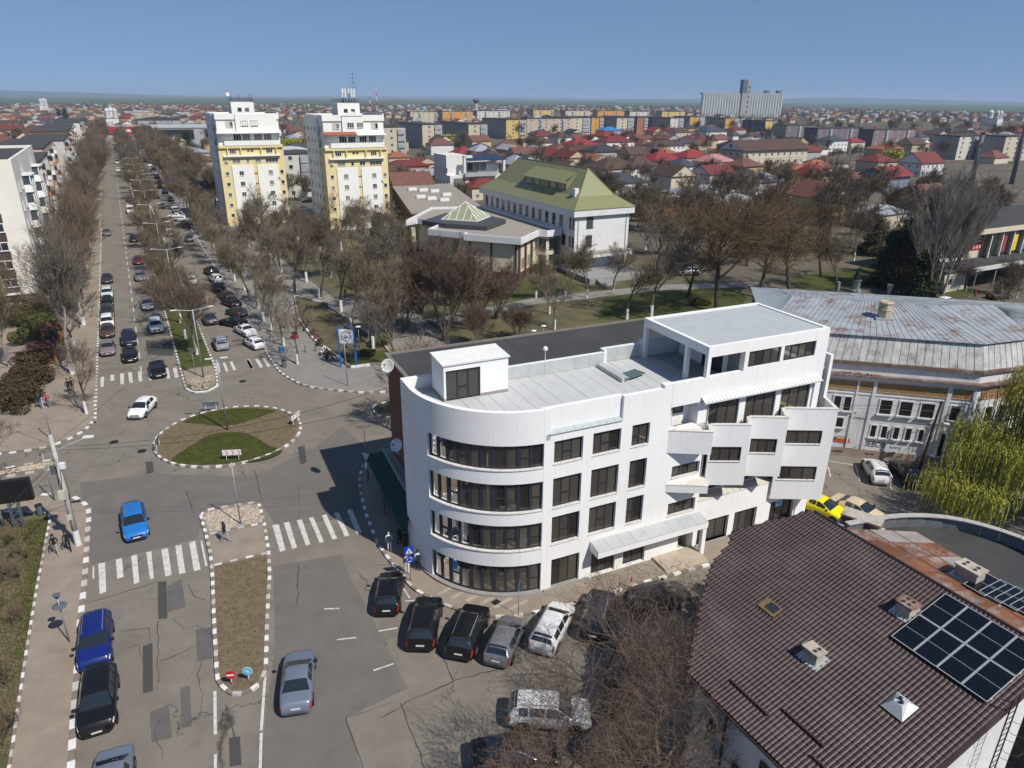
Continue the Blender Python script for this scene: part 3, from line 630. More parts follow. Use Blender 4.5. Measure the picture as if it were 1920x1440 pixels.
# stepped bays
def bay(pts, z0, z1, zf, wins, slab):
    """pts: inner corner, tip, next inner corner; walls of thickness .22, floor at zf"""
    (x0, y0), (x1, y1), (x2, y2) = pts; m = MB(); M1, M2 = fmat(pts[0], pts[1]), fmat(pts[1], pts[2]); L1, L2 = math.dist(pts[0], pts[1]), math.dist(pts[1], pts[2])
    holed_wall(m, M1, 0, L1-.001, z0, z1, wins, .22); holed_wall(m, M2, .08, L2, z0, z1, [], .22)
    m.prism([(x0, y0+.02), (x1-.02, y1+.08), (x2, y2+.02), (x2, .3), (x0, .3)], z0+.004, z0+.2)
    if slab: m.prism([(x0, y0+.2), (x1-.05, y1+.26), (x2, y2+.15), (x2, .3), (x0, .3)], zf-.2, zf)
    m.build('bay', M_WHITE, wb)
    for (a, b, c, d) in wins: window(wb, M1, a, b, c, d, 3, .1, fw=.06, sill=M_MARBLE)
    c = MB(); e = .03
    for M, ln in ((M1, L1), (M2, L2)):
        c.M = M; c.box(0.0, ln-(.005 if M is M1 else 0)+(0 if M is M1 else 0), -e, .25, z1+(.001 if M is M2 else .0), z1+.05+(.002 if M is M2 else 0))
    c.build('coping', M_MARBLE, wb)
bay([(9.29, 0), (12.0, -1.47), (12.68, -.42)], 8.92, 10.66, 9.9, [], True)
bay([(12.7, -.42), (15.3, -1.6), (16.18, -.45)], 5.78, 10.62, 9.7, [(.15, 2.37, 7.75, 8.9)], True)
bay([(16.2, -.45), (18.7, -1.7), (19.68, -.25)], 5.76, 10.6, 9.7, [(.27, 2.23, 7.72, 8.88)], True)
bay([(19.7, -.25), (23.3, -2.0), (24.3, .1)], 2.8, 10.58, 9.7, [(.4, 3.15, 7.66, 8.8), (.3, 3.24, 4.55, 5.72)], True)
m = MB(); m.box(24.0, 24.3, .1, 7.6, .1, 14.1); m.box(23.4, 24.0, 6.9, 7.6, .1, 14.1); m.box(22.9, 24.0, -.1, .3, 0.1, 2.8); m.build('end_wall', M_WHITE, wb)
m = MB(); m.prism([(9.5, -.001), (12.15, -1.44), (12.75, -.2), (12.75, .0)], 5.72, 6.3); m.build('wedge_balcony', M_WHITE, wb)
m = MB(); m.prism([(9.5, -.03), (12.17, -1.47), (12.79, -.2), (12.79, -.003)], 6.3, 6.36); m.build('wedge_slab', M_MARBLE, wb)
# sloping marble in the first bay, small recess window above
m = MB(); m.hexa([(9.5, -.1, 9.9), (11.7, -1.1, 9.9), (12.2, -.3, 9.9), (9.5, .4, 9.9)], [(9.5, -.1, 10.62), (11.6, -1.05, 10.45), (11.9, .1, 10.6), (9.5, .4, 10.78)]); m.build('sloping_slab', M_MARBLE, wb)
m = MB(); m.box(9.4, 11.7, 1.0, 1.2, 10.4, 12.4); m.box(11.7, 12.5, .0, 1.2, 10.3, 12.35); m.build('loggia_wall', M_WHITE, wb)
window(wb, Matrix.Translation((0, .8, 0)), 9.5, 11.1, 11.4, 12.3, 2, .1)
# top floor: band, awning, large windows
m = MB(); m.box(9.33, 23.3, 0, .36, 12.4, 14.15); m.box(8.65, 9.33, .01, .5, 13.9, 14.15); m.build('upper_band', M_WHITE, wb)
tw = [(12.62, 15.42), (16.0, 18.9), (19.4, 22.3)]
m = MB(); holed_wall(m, I4, 12.5, 23.3, 9.7, 12.4, [(a, b, 9.9, 12.08) for a, b in tw], .36, .01); m.build('front_wall', M_WHITE, wb)
for a, b in tw: window(wb, I4, a, b, 9.9, 12.08, 3, .14, fw=.09)
aw = MB()
n = 33
for k in range(n):
    a, b = 11.85+k*.335, 11.85+k*.335+.335; c = (a+b)/2
    aw.hexa([(a, -.42, 12.40), (b, -.42, 12.40), (b, -.002, 12.70), (a, -.002, 12.70)], [(a, -.44, 12.45), (b, -.44, 12.45), (b, -.002, 12.75), (a, -.002, 12.75)])
    aw.hexa([(a, -.45, 12.45), (a+.09, -.45, 12.45), (a+.09, -.001, 12.75), (a, -.001, 12.75)], [(a, -.45, 12.5), (a+.09, -.45, 12.5), (a+.09, -.001, 12.8), (a, -.001, 12.8)])
aw.build('awning', M_RIBWHITE, wb); m = MB(); m.tube((11.8, -.48, 12.40), (22.95, -.48, 12.40), .055, n=8)
for x in (12.55, 22.6): m.tube((x, -.05, 9.9), (x, -.05, 12.35), .045, n=6); m.tube((x, -.05, 12.3), (x, -.45, 12.4), .045, n=6)
m.build('gutter', M_METALSHEET, wb)
# entrance canopy
m = MB(); m.hexa([(3.4, -1.15, 2.5), (12.9, -1.15, 2.5), (12.9, -.002, 2.5), (3.4, -.002, 2.5)], [(3.4, -1.15, 2.98), (12.9, -1.15, 2.98), (12.9, -.002, 3.22), (3.4, -.002, 3.22)]); m.box(12.55, 12.9, -1.05, -.75, .1, 2.5) ; m.build('canopy', M_WHITE, wb)
for k in range(9):
    a = 3.4+k*1.056; m = MB(); m.hexa([(a+.01, -1.17, 2.985), (a+1.046, -1.17, 2.985), (a+1.046, -.004, 3.225), (a+.01, -.004, 3.225)], [(a+.01, -1.17, 3.005), (a+1.046, -1.17, 3.005), (a+1.046, -.004, 3.25), (a+.01, -.004, 3.25)]); m.build('canopy_sheet', M_METALSHEET, wb)
m = MB(); m.box(8.9, 12.6, -1.6, -.0, .1, .3); m.box(8.9, 12.6, -2.0, -1.6, .1, .2); m.build('entrance_step', mat('step_stone', (.42, .36, .28), .85, .12, 2), wb)
# inside: floors, back wall, columns
for zf in (.16, 3.3, 6.25, 9.35):
    m = MB(); m.prism([CP(a, RAD-.37) for a in [PE*k/10 for k in range(11)]]+[(-6.7, 7.0), (22.9, 7.0), (22.9, .97 if zf > 3 else .52), (12.7, .97 if zf > 3 else .52), (12.7, .37), (.3, .37)], zf-.14, zf); m.build('floor_slab', M_INFLOOR, wb)
m = MB(); m.box(-3.0, 22.9, 4.6, 4.7, .2, 12.8); m.box(9.6, 9.75, .37, 4.6, .2, 12.8); m.build('inner_wall', M_INWALL, wb)
for x, y in ((-3.2, 2.3), (-4.6, 4.6), (1.5, 3.0), (6, 3.0), (16.2, 3), (20, 3)): m = MB(); m.tube((x, y, .1), (x, y, 13), .27, n=14); m.build('inner_column', M_INCOL, wb, smooth=True)
# roof: strips of membrane between seams
def front_t(s): return RAD-math.sqrt(max(0, (RAD-.37)**2-s*s)) if s < 0 else .37
edges = [-6.65, -6.0, -5.0]+[-4.0+1.0*k for k in range(18)]
for a, b in zip(edges[:-1], edges[1:]):
    m = MB(); w = .012; xs = [a+w+(b-a-2*w)*k/4 for k in range(5)]
    m.prism([(x, max(front_t(x), .62 if 0 <= x < 5.5 else .37)) for x in xs]+[(x, 7.28 if x < 8.3 else 7.6) for x in xs[::-1]], 13.0, 13.2+rnd.uniform(-.006, .006), bottom=False); m.build('roof_sheet', M_ROOFSHEET, wb)
m = MB(); m.box(13.0, 23.9, .37, 7.6, 12.9, 13.19); m.prism([CP(a, RAD-.4) for a in [PE*k/12 for k in range(13)]]+[(-6.68, 8.55), (13, 7.5), (13, .7), (.2, .7)], 12.85, 13.12); m.build('roof_deck', mat('roof_felt_grey', (.33, .34, .34), .9, .08, .6), wb)
m = MB(); m.box(-.5, 8.35, 7.3, 7.55, 13.1, 14.2); m.box(8.35, 8.6, 7.3, 7.95, 13.1, 14.35); m.box(8.6, 11.9, 7.7, 7.95, 13.1, 14.35); m.box(11.9, 23.9, 7.7, 7.95, 13.1, 14.6); m.build('rear_parapet', mat('coping_white', (.72, .73, .72), .7, .04), wb)
for k in range(7): m = MB(); m.box(-.48+k*1.262, -.48+k*1.262+1.245, 7.275, 7.298, 13.22, 14.16); m.build('parapet_sheet', M_METALSHEET, wb)
for k in range(3): m = MB(); m.box(8.62+k*1.09, 8.62+k*1.09+1.075, 7.675, 7.698, 13.22, 14.3); m.build('parapet_sheet', M_METALSHEET, wb)
# roof hatch lying open
m = MB(); m.box(7.6, 8.2, 3.6, 7.0, 13.2, 13.5); m.build('roof_kerb', M_METALSHEET, wb)
m = MB(); m.hexa([(7.9, 3.4, 13.45), (9.9, 4.0, 13.42), (9.6, 5.0, 13.42), (7.6, 4.4, 13.45)], [(7.9, 3.4, 13.5), (9.9, 4.0, 13.47), (9.6, 5.0, 13.47), (7.6, 4.4, 13.5)]); m.build('hatch_pane', mat('hatch_glass', (.09, .13, .12), .2, .05), wb)
# stair box
m = MB(); Ms = Matrix.Translation((0, 5.4, 0)); holed_wall(m, Ms, -5.15, -.5, 13.2, 15.75, [(-5.0, -2.55, 13.2, 15.35)], .2); m.M = None; m.box(-5.15, -4.95, 5.6, 7.8, 13.2, 15.75); m.box(-.7, -.5, 5.6, 7.8, 13.2, 15.75); m.box(-4.95, -.7, 7.6, 7.8, 13.2, 15.75); m.build('stair_box_wall', M_WHITE, wb)
m = MB(); m.box(-5.17, -5.02, 5.38, 7.82, 13.2, 13.42); m.box(-2.53, -.48, 5.38, 5.42, 13.2, 13.42); m.build('skirting', mat('skirting_taupe', (.28, .25, .23), .8, .05), wb)
m = MB(); Mt = lambda x, y, zz: (x, y, zz)
for k in range(11):
    a, b = 5.28+k*.237, 5.28+(k+1)*.237; zz = lambda y: 15.78+(y-5.3)*.045
    m.hexa([(-5.25, a, zz(a)-.03), (-.4, a, zz(a)-.03), (-.4, b, zz(b)-.03), (-5.25, b, zz(b)-.03)], [(-5.25, a, zz(a)+.02), (-.4, a, zz(a)+.02), (-.4, b, zz(b)+.02), (-5.25, b, zz(b)+.02)])
    m.box(-5.25, -.4, a, a+.07, zz(a)+.02, zz(a)+.07)
m.build('stair_box_roof', M_RIBWHITE, wb)
window(wb, Ms, -5.0, -2.55, 13.2, 15.35, 3, .1, fw=.1, sash=1, name='terrace_door')
# penthouse with an open end
m = MB(); m.box(12.05, 23.3, -.001, .3, 15.62, 16.38); m.box(12.05, 12.35, .3, 7.3, 15.75, 16.38); m.box(12.05, 12.35, 0, .3, 14.15, 15.62); m.box(12.1, 12.4, 2.3, 2.6, 13.2, 15.75); m.box(12.05, 12.35, 7.3, 7.65, 13.2, 16.38); m.box(23.0, 23.3, .3, 7.3, 14.1, 16.38); m.box(12.35, 23.3, 7.3, 7.65, 15.7, 16.38)
m.build('penthouse_frame', M_WHITE, wb)
m = MB(); holed_wall(m, I4, 15.35, 23.3, 14.15, 15.62, [(15.7, 18.7, 14.35, 15.55), (19.0, 22.1, 14.35, 15.55)], .3); m.box(15.35, 15.55, .3, 7.3, 13.2, 15.75); m.box(15.55, 23.3, 7.0, 7.29, 13.2, 15.7); m.build('penthouse_wall', M_WHITE, wb)
window(wb, I4, 15.7, 18.7, 14.35, 15.55, 4, .12, fw=.09); window(wb, I4, 19.0, 22.1, 14.35, 15.55, 4, .12, fw=.09)
m = MB(); m.box(15.28, 15.36, 2.2, 4.4, 13.2, 15.4); m.build('terrace_door', M_FRAME, wb)
m = MB(); m.box(15.27, 15.36, .5, 1.6, 13.6, 15.5); m.build('grey_panel', M_BLINDGREY, wb)
MB().box(12.36, 23.0, .32, 7.3, 15.9, 16.22).build('penthouse_roof', mat('ribbed_sheet_groove_shade', (.3, .32, .32), .6, .05, 1), wb)  # groove shade between the ribs put in as a darker base colour
m = MB(); n = 26
for k in range(n):
    a = .32+k*(7.0/n); m.box(12.36, 23.0, a, a+.15, 16.22, 16.31)
m.build('roof_rib', mat('ribbed_sheet_grey', (.52, .54, .54), .5, .05, 1, metal=.15), wb)
# ---------------- roof fittings standing on it
t = thing('roof_lamp', 'small white globe lamp on a short post by the rear parapet', 'lamp', (0, 0, 0)); 
def WL(s, tt, z): 
    v = Vector((2.47, 40.62, 0)); c, s_ = .906, .4233
    return Vector((v.x+s*c-tt*s_, v.y+s*s_+tt*c, z))
t.location = WL(3.4, 7.45, 14.2)
MB().tube((0, 0, 0), (0, 0, .75), .035, n=8).build('post', M_METALSHEET, t); MB().ball((0, 0, .92), .19, 12, 8).build('globe', mat('lamp_globe', (.75, .74, .68), .3, 0), t, smooth=True)
def dish(loc, r, az, lab, pole=1.0, el=30):
    t = thing('satellite_dish', lab, 'dish', loc); M = Matrix.Translation((0, 0, pole)) @ Matrix.Rotation(az, 4, 'Z') @ Matrix.Rotation(R(90-el), 4, 'X')
    m = MB(); m.M = M; m.lathe([(.02, .0), (r*.5, r*.07), (r*.85, r*.2), (r, r*.28), (r, r*.3), (r*.84, r*.23), (r*.5, r*.1), (.02, .03)], 22); m.build('reflector', mat('dish_white', (.62, .62, .6), .6, .06, 2, dirt=(.4, .25, .12), dirt_amt=.6, dscale=1.2), t, smooth=True)
    m = MB(); m.tube((0, 0, 0), (0, 0, pole), .05, n=6); m.M = M; m.tube((0, -r*.9, r*.25), (0, 0, r*1.1), .02, n=5); m.tube((0, r*.9, r*.25), (0, 0, r*1.1), .02, n=5); m.build('mast', M_METALSHEET, t)
    m = MB(); m.M = M; m.box(-.05, .05, -.05, .05, r*1.05, r*1.25); m.build('receiver', M_FRAME, t); return t
dish(WL(-6.6, 13.9, 12.35), .55, R(-20), 'large white dish above the brown end wall of the dark-roofed building', .7)
dish(WL(-7.2, 10.4, 7.4), .5, R(-25), 'white dish on the brown wall above the market slab', .7)
# ================================================================ other buildings
BANG = math.atan2(-UX, UY)                      # local x along v, local y along u
M_DGLASS = mat('dark_glass', (.03, .035, .042), .06, 0, spec=.7)
M_DGS = [M_DGLASS, M_DGLASS, mat('dark_glass_sky', (.07, .085, .1), .08, .3, .4, spec=.8), mat('curtained_glass', (.2, .19, .17), .15, .3, 1.5)]
M_WHFRAME = mat('white_plastic', (.7, .7, .68), .5, .03, 2)
M_BRFRAME = mat('brown_frame', (.09, .055, .035), .6, .1, 3)
M_GRFRAME = mat('green_frame', (.05, .1, .045), .6, .1, 3)
_wc = {}
def win(par, M, x, z, w, h, n=2, fm=None, gm=None, fw=.07, proud=.05, sill=True, name='window'):
    """window on a wall: frame with posts, a pane per light (shared meshes)"""
    fm = fm or M_WHFRAME; gm = gm or rnd.choice(M_DGS); key = (round(w, 2), round(h, 2), n, fm.name, fw, sill, gm.name)
    if key not in _wc:
        m = MB(); m.box(0, w, -proud, 0, 0, fw); m.box(0, w, -proud, 0, h-fw, h); m.box(0, fw, -proud, 0, fw, h-fw); m.box(w-fw, w, -proud, 0, fw, h-fw)
        for k in range(1, n): c = w*k/n; m.box(c-fw*.5, c+fw*.5, -proud+.004, 0, fw, h-fw)
        if sill: m.box(-.06, w+.06, -proud-.08, 0, -.06, -.001)
        g = MB(); g.poly([(fw, -proud*.3, fw), (w-fw, -proud*.3, fw), (w-fw, -proud*.3, h-fw), (fw, -proud*.3, h-fw)])
        _wc[key] = (m.mesh('window', fm), g.mesh('pane', gm))
    a, b = _wc[key]; o = put(name, a, par); o.matrix_local = M @ Matrix.Translation((x, 0, z)); put('pane', b, o); return o
def face_of(x, y, ang): return Matrix.Translation((x, y, 0)) @ Matrix.Rotation(ang, 4, 'Z')   # wall frame: x along, -y outwards

M_FELT = mat('roof_felt_dark', (.05, .05, .05), .95, .2, .25, bump=.15, bscale=20, dirt=(.1, .095, .085), dirt_amt=.5, dscale=.2)
M_BRICKBROWN = mat('brown_render', (.16, .075, .045), .9, .12, .8, dirt=(.1, .06, .045), dirt_amt=.5, dscale=.4)
# ---- dark flat-roofed building behind
t = thing('flat_roofed_building', 'building with a dark felt flat roof and brown end wall behind the white offices', 'building', (2.47, 40.62, 0), WB_ANG)
MB().box(-5.6, 20.3, 8.98, 18.0, 0, 12.3).build('wall', M_BRICKBROWN, t)
MB().box(-5.65, 20.35, 8.97, 18.05, 12.3, 12.5).build('roof', M_FELT, t)
m = MB(); m.box(-5.8, -5.5, 8.97, 18.1, 12.5, 12.66); m.box(-5.5, 20.4, 17.85, 18.1, 12.5, 12.62); m.build('roof_edge', mat('edge_metal', (.2, .18, .16), .6, .15, 1), t)
for k in range(5): MB().box(-5.4+k*5.1, -5.4+k*5.1+.05, 9.1, 17.8, 12.5, 12.512).build('felt_seam', M_SEAL, t)
bn = MB().box(-5.66, -5.602, 9.4, 11.3, 4.4, 11.6).build('wall_banner', mat('banner_pale', (.42, .38, .42), .7, .1, .7), t)
def letters(par, txt, size, M, m, name='lettering', ext=.004, align='LEFT', sx=1.0):
    c = bpy.data.curves.new(name, 'FONT'); c.body = txt; c.size = size; c.extrude = ext; c.align_x = align; c.materials.append(m)
    tmp = bpy.data.objects.new(name, c); COL.objects.link(tmp); me = bpy.data.meshes.new_from_object(tmp); bpy.data.objects.remove(tmp); o = put(name, me, par); o.matrix_local = M @ Matrix.Rotation(R(90), 4, 'X') @ Matrix.Diagonal((sx, 1, 1, 1)); return o
m = MB(); m.lathe([(.3, 0), (.3, .02), (.001, .02)], 14); o = m.build('banner_emblem', mat('emblem_blue', (.08, .25, .45), .6, 0), bn); o.rotation_euler = (0, R(-90), 0); o.location = (-5.67, 10.4, 10.9)
letters(bn, 'CJD', .95, face_of(-5.675, 9.55, R(-90)) @ Matrix.Translation((-1.6, 0, 5.0)), mat('banner_ink', (.2, .19, .24), .8, 0))
# ---- market annex with green awning
M_CONC = mat('rough_concrete', (.28, .28, .27), .95, .2, .5, bump=.3, bscale=8, dirt=(.14, .14, .14), dirt_amt=.7, dscale=.5)
t = thing('market_annex', 'low market annex with concrete slab roof tucked beside the curved corner', 'building')
sl = [(-11.2, 55.2), (-9.4, 57.2), (-4.4, 58.5), (-6.5, 47.5), (-7.3, 46.2)]
MB().prism(sl, 3.3, 3.6).build('slab_roof', M_CONC, t)
m = MB()
for a, b in zip(sl, sl[1:]+sl[:1]):
    d = (Vector(b)-Vector(a)).normalized(); n = Vector((-d.y, d.x))*.09; m.prism([Vector(a)-n, Vector(b)-n, Vector(b)+n, Vector(a)+n], 3.6, 3.74)
m.build('slab_rim', mat('concrete_rim', (.3, .3, .29), .95, .1), t)
MB().prism([(-10.8, 55.0), (-9.3, 56.6), (-5, 58), (-6.7, 47.8), (-7.4, 46.9)], .1, 3.3).build('wall', mat('annex_wall', (.22, .16, .14), .9, .1), t)
for k in range(4):
    a, b = Vector((-10.86, 54.6, 0)).lerp(Vector((-7.6, 47.4, 0)), k/4+.02), Vector((-10.86, 54.6, 0)).lerp(Vector((-7.6, 47.4, 0)), (k+1)/4-.02)
    win(t, fmat(a[:2], b[:2]) @ Matrix.Translation((0, -.02, 0)), 0, .4, (b-a).length, 2.2, 2, M_FRAME)
t = thing('awning', 'long dark green shop awning along the market annex pavement', 'awning')
a0, a1, b0, b1 = (-13.0, 56.2), (-7.9, 44.2), (-11.1, 55.3), (-7.2, 46.3)
nk = 7
for k in range(nk):
    f0, f1 = k/nk, (k+1)/nk; L_ = lambda p, q, f: (p[0]+(q[0]-p[0])*f, p[1]+(q[1]-p[1])*f)
    A_, B_, C_, D_ = L_(a0, a1, f0), L_(a0, a1, f1), L_(b0, b1, f1), L_(b0, b1, f0)
    MB().hexa([(*A_, 2.5), (*B_, 2.5), (*C_, 3.25), (*D_, 3.25)], [(*A_, 2.53), (*B_, 2.53), (*C_, 3.28), (*D_, 3.28)]).build('canvas_panel', mat('awning_green', (.005, .045, .035), .8, .15, 1), t)
m = MB(); m.prism([Vector(a0), Vector(a1), Vector((a1[0]+.04, a1[1]+.02)), Vector((a0[0]+.04, a0[1]+.02))], 2.2, 2.52); m.build('valance', MATS['awning_green'], t)
m = MB()
for f in (0.02, .5, .98): p = L_(a0, a1, f); m.tube((p[0]+.1, p[1], .12), (p[0]+.1, p[1], 2.5), .035, n=6)
m.build('awning_post', M_FRAME, t)

# ================================================================ brown tiled building at the lower right
M_TILE = mat('brown_metal_tile', (.048, .028, .027), .5, .32, 1.1, spec=.35, dirt=(.11, .095, .08), dirt_amt=.5, dscale=.42)
M_OLDWALL = mat('old_white_wall', (.66, .66, .65), .9, .08, .6, dirt=(.4, .39, .37), dirt_amt=.7, dscale=.35)
M_RUST = mat('rusty_sheet', (.17, .068, .03), .8, .3, .5, dirt=(.42, .42, .43), dirt_amt=1.0, dscale=.28)
br = thing('tiled_roof_building', 'building with a large dark brown tiled roof and dirty white walls', 'building', (0, 0, 0), BANG)
KS = 1.17
EV, RV, SL = 16.85*KS, 26.9*KS, .30
U0 = 8.4*KS
def rz_(v): return 6.85+(v-EV)*SL
outline = [(a*KS, b*KS) for a, b in [(26.9, 19.4), (23.4, 21.0), (22.7, 20.4), (21.3, 20.0), (20.2, 19.2), (19.2, 18.4), (18.2, 17.5), (16.85, 16.3), (16.85, 8.4), (26.9, 8.4)]]
def in_poly(P, x, y):
    c = False
    for i in range(len(P)):
        (ax, ay), (bx, by) = P[i][:2], P[i-1][:2]
        if (ay > y) != (by > y) and x < (bx-ax)*(y-ay)/(by-ay)+ax: c = not c
    return c
MB().prism(outline, lambda q: rz_(q[0])-.14, lambda q: rz_(q[0])-.005).build('roof', M_TILE, br)
cx, cy_ = 22.0*KS, 13.5*KS
MB().prism([(cx+(a-cx)*.93, cy_+(b-cy_)*.94) for a, b in outline], 0, lambda q: rz_(q[0])-.14, bottom=False).build('wall', M_OLDWALL, br)
TW, TL = .2, .36; cs = 1/math.sqrt(1+SL*SL)
def tile_pts():
    prof = [(0, .004), (.05, .034), (.1, .046), (.15, .034), (.2, .004)]; lo = [(-.01, q, h+.028) for q, h in prof]; hi = [(TL*cs, q, h+TL*cs*SL+.006) for q, h in prof]; lo = [(a, b, c-.01*SL) for a, b, c in lo]
    return lo, hi
def tile(mb, x, y, z):
    lo, hi = tile_pts(); a = [mb.p((x+p[0], y+p[1], z+p[2])) for p in lo]; b = [mb.p((x+p[0], y+p[1], z+p[2])) for p in hi]; c = [mb.p((x+p[0], y+p[1], z-.004)) for p in lo]
    for k in range(4): mb.face((a[k], b[k], b[k+1], a[k+1])); mb.face((c[k], a[k], a[k+1], c[k+1]))
tm = MB(); tile(tm, 0, 0, 0); TILE = tm.mesh('roof_tile', M_TILE)
cells = []
nv, nu = int((RV-EV)/(TL*cs))+1, int((24.8-U0)/TW)
for i in range(nv):
    for j in range(nu):
        x, y = EV+i*TL*cs, U0+j*TW
        if in_poly(outline, min(x+TL*cs*.5, RV-.02), y+TW/2) and x+TL*cs < RV+.12:
            w = B(y, x, rz_(x)); q = PX(w); vis = -40 < q[0] < 1960 and -40 < q[1] < 1480
            cells.append((not vis, (w-Vector((0, 0, CAM_H))).length, x, y))
cells.sort(); rest = MB()
for i, (nv_, dd, x, y) in enumerate(cells):
    if i < 300: put('roof_tile', TILE, br, (x, y, rz_(x)))
    else: tile(rest, x, y, rz_(x))
rest.build('roof_tile', M_TILE, br, kind='stuff')
# ridge, verge boards, snow bars
m = MB()
for k in range(32):
    y = U0-.1+k*.4; m.tube((RV+.02, y, rz_(RV)+.02), (RV+.02, y+.41, rz_(RV)+.03), .1, .085, 8)
m.build('ridge_cap', M_TILE, br)
m = MB(); m.hexa([(EV-.1, U0-.14, rz_(EV)-.2), (RV+.1, U0-.14, rz_(RV)-.2), (RV+.1, U0, rz_(RV)-.2), (EV-.1, U0, rz_(EV)-.2)], [(EV-.1, U0-.14, rz_(EV)+.06), (RV+.1, U0-.14, rz_(RV)+.06), (RV+.1, U0, rz_(RV)+.06), (EV-.1, U0, rz_(EV)+.06)]); m.build('verge_board', M_TILE, br)
m = MB(); m.tube((EV-.05, U0, rz_(EV)-.1), (EV-.05, 16.2*KS, rz_(EV)-.1), .07, n=8); m.build('gutter', M_TILE, br)
def GR(px, py):
    zz = 9.0
    for _ in range(60):
        p = G(px, py, zz); u_, v_ = UV(p); zz = .5*zz+.5*rz_(v_)
    return v_, u_
zb = lambda x, y: (1260+x/2.88, 940+y/2.88)
for p, q in (((315, 970), (515, 1165)), ((595, 1130), (820, 1335)), ((745, 1380), (860, 1480))):
    (v0, u0), (v1, u1) = GR(*zb(*p)), GR(*zb(*q)); vv = (v0+v1)/2; MB().box(vv-.05, vv+.05, min(u0, u1), max(u0, u1), rz_(vv)+.03, rz_(vv)+.14).build('snow_bar', M_TILE, br)
# chimneys, vents and the skylight hatch
M_CHIM = mat('chimney_render', (.42, .38, .31), .9, .2, 2, dirt=(.25, .12, .07), dirt_amt=.7, dscale=1.5)
def chimney(par, v, u, w, l, h, holes, base=None, ang=0.0, zb_=None, m_=None, top=None, name='chimney'):
    zz = (rz_(v) if zb_ is None else zb_); c = put(name, MB().box(-w/2, w/2, -l/2, l/2, -.3, h).mesh(name, m_ or M_CHIM), par, (v, u, zz), (0, 0, ang))
    MB().box(-w/2-.07, w/2+.07, -l/2-.07, l/2+.07, h, h+.1).build('cap', top or M_CHIM, c)
    for k in range(holes): m = MB(); a = (k % 2-.5)*w*.5; b = (k//2-.5)*l*.4; m.tube((a, b, h+.1), (a, b, h+.16), .075, n=10); m.build('flue', M_SEAL, c)
    m = MB(); m.box(-w/2-.2, w/2+.2, -l/2-.2, l/2+.2, -.02, .06); m.build('flashing', M_METALSHEET, c).rotation_euler = (0, -math.atan(SL) if zb_ is None else 0, 0); return c
v_, u_ = GR(*zb(760, 850)); chimney(br, v_, u_, .55, .75, .5, 2)
v_, u_ = GR(*zb(1265, 600)); chimney(br, v_, u_, .7, .7, .5, 4, top=M_RUST)
v_, u_ = GR(*zb(1225, 1120)); c = put('roof_vent', MB().hexa([(-.5, -.5, 0), (.5, -.5, .3), (.5, .5, .3), (-.5, .5, 0)], [(-.2, -.2, .42), (.2, -.2, .45), (.2, .2, .45), (-.2, .2, .42)]).mesh('roof_vent', M_METALSHEET), br, (v_, u_, rz_(v_)-.02))
for a, b in ((-.08, -.08), (.08, .08)): MB().ball((a, b, .5), .09, 8, 5).build('vent_cap', M_FRAME, c)
v_, u_ = GR(*zb(530, 580)); m = MB(); m.box(-.35, .35, -.5, .5, -.05, .06); c = m.build('skylight', mat('skylight_frame', (.2, .13, .06), .5, .2, 3), br, loc=(v_, u_, rz_(v_)+.06), rot=(0, -math.atan(SL), 0)); MB().box(-.2, .28, -.42, .2, .06, .075).build('pane', M_DGLASS, c)
# wall details
Mw = face_of(EV+.34, 18.6, R(-90))
for x, zz, w, h in ((.9, 4.6, .4, .5), (2.6, 3.4, .5, .7), (4.0, 5.2, .45, .5), (5.8, 4.7, .5, .6), (1.4, 2.0, .5, .6)): win(br, Mw, x, zz, w, h, 1, M_BRFRAME)
m = MB(); m.tube((EV+.2, 16.6, 0), (EV+.2, 16.6, 6.5), .06, n=8); m.tube((EV+.2, 16.6, 6.5), (EV-.03, 16.6, 6.75), .06, n=8); m.build('downpipe', M_TILE, br)
# solar panels: each a thing lying on the roof
M_CELL = mat('solar_cells', (.004, .005, .009), .12, .3, 3, spec=.45, obj=True)
grid_lines(M_CELL, .166, .09, .005, (.022, .024, .03), obj=True)
M_ALU = mat('aluminium', (.55, .56, .57), .4, .05, 2, metal=.3)
sw, sh = 1.06, 1.86
spm = MB(); spm.box(0, sh, 0, .03, 0, .04); spm.box(0, sh, sw-.03, sw, 0, .04); spm.box(0, .03, .03, sw-.03, 0, .04); spm.box(sh-.03, sh, .03, sw-.03, 0, .04); spm.box(sh/2-.008, sh/2+.008, .03, sw-.03, .025, .037); SPF = spm.mesh('frame', M_ALU)
SPC = MB().box(.03, sh-.03, .03, sw-.03, .012, .032).mesh('cell_sheet', M_CELL)
SPR = MB().box(.25, .32, -.02, sw+.02, -.06, 0).box(sh-.32, sh-.25, -.02, sw+.02, -.06, 0).mesh('rail', M_ALU)
def solar(v, u, zz, pitch, lab):
    t = thing('solar_panel', lab, 'solar panel', B(u, v, zz), BANG, 'solar panels on the brown roof'); t.rotation_euler = (0, -math.atan(pitch), BANG)
    put('frame', SPF, t); put('cell_sheet', SPC, t); put('rail', SPR, t)
v0, u0 = GR(*zb(1170, 745)); k_ = 0
for r in range(2):
    for c in range(5):
        u1 = u0-.02-(c+1)*(sw+.025)+sw*.0
        if u1 < U0: continue
        v1 = v0+.05+r*(sh+.03)*cs; solar(v1, u1, rz_(v1)+.17, SL, '%s of the %s row of black solar panels on the brown tile slope' % (nth(c) if c else 'first', ('lower', 'upper')[r]))
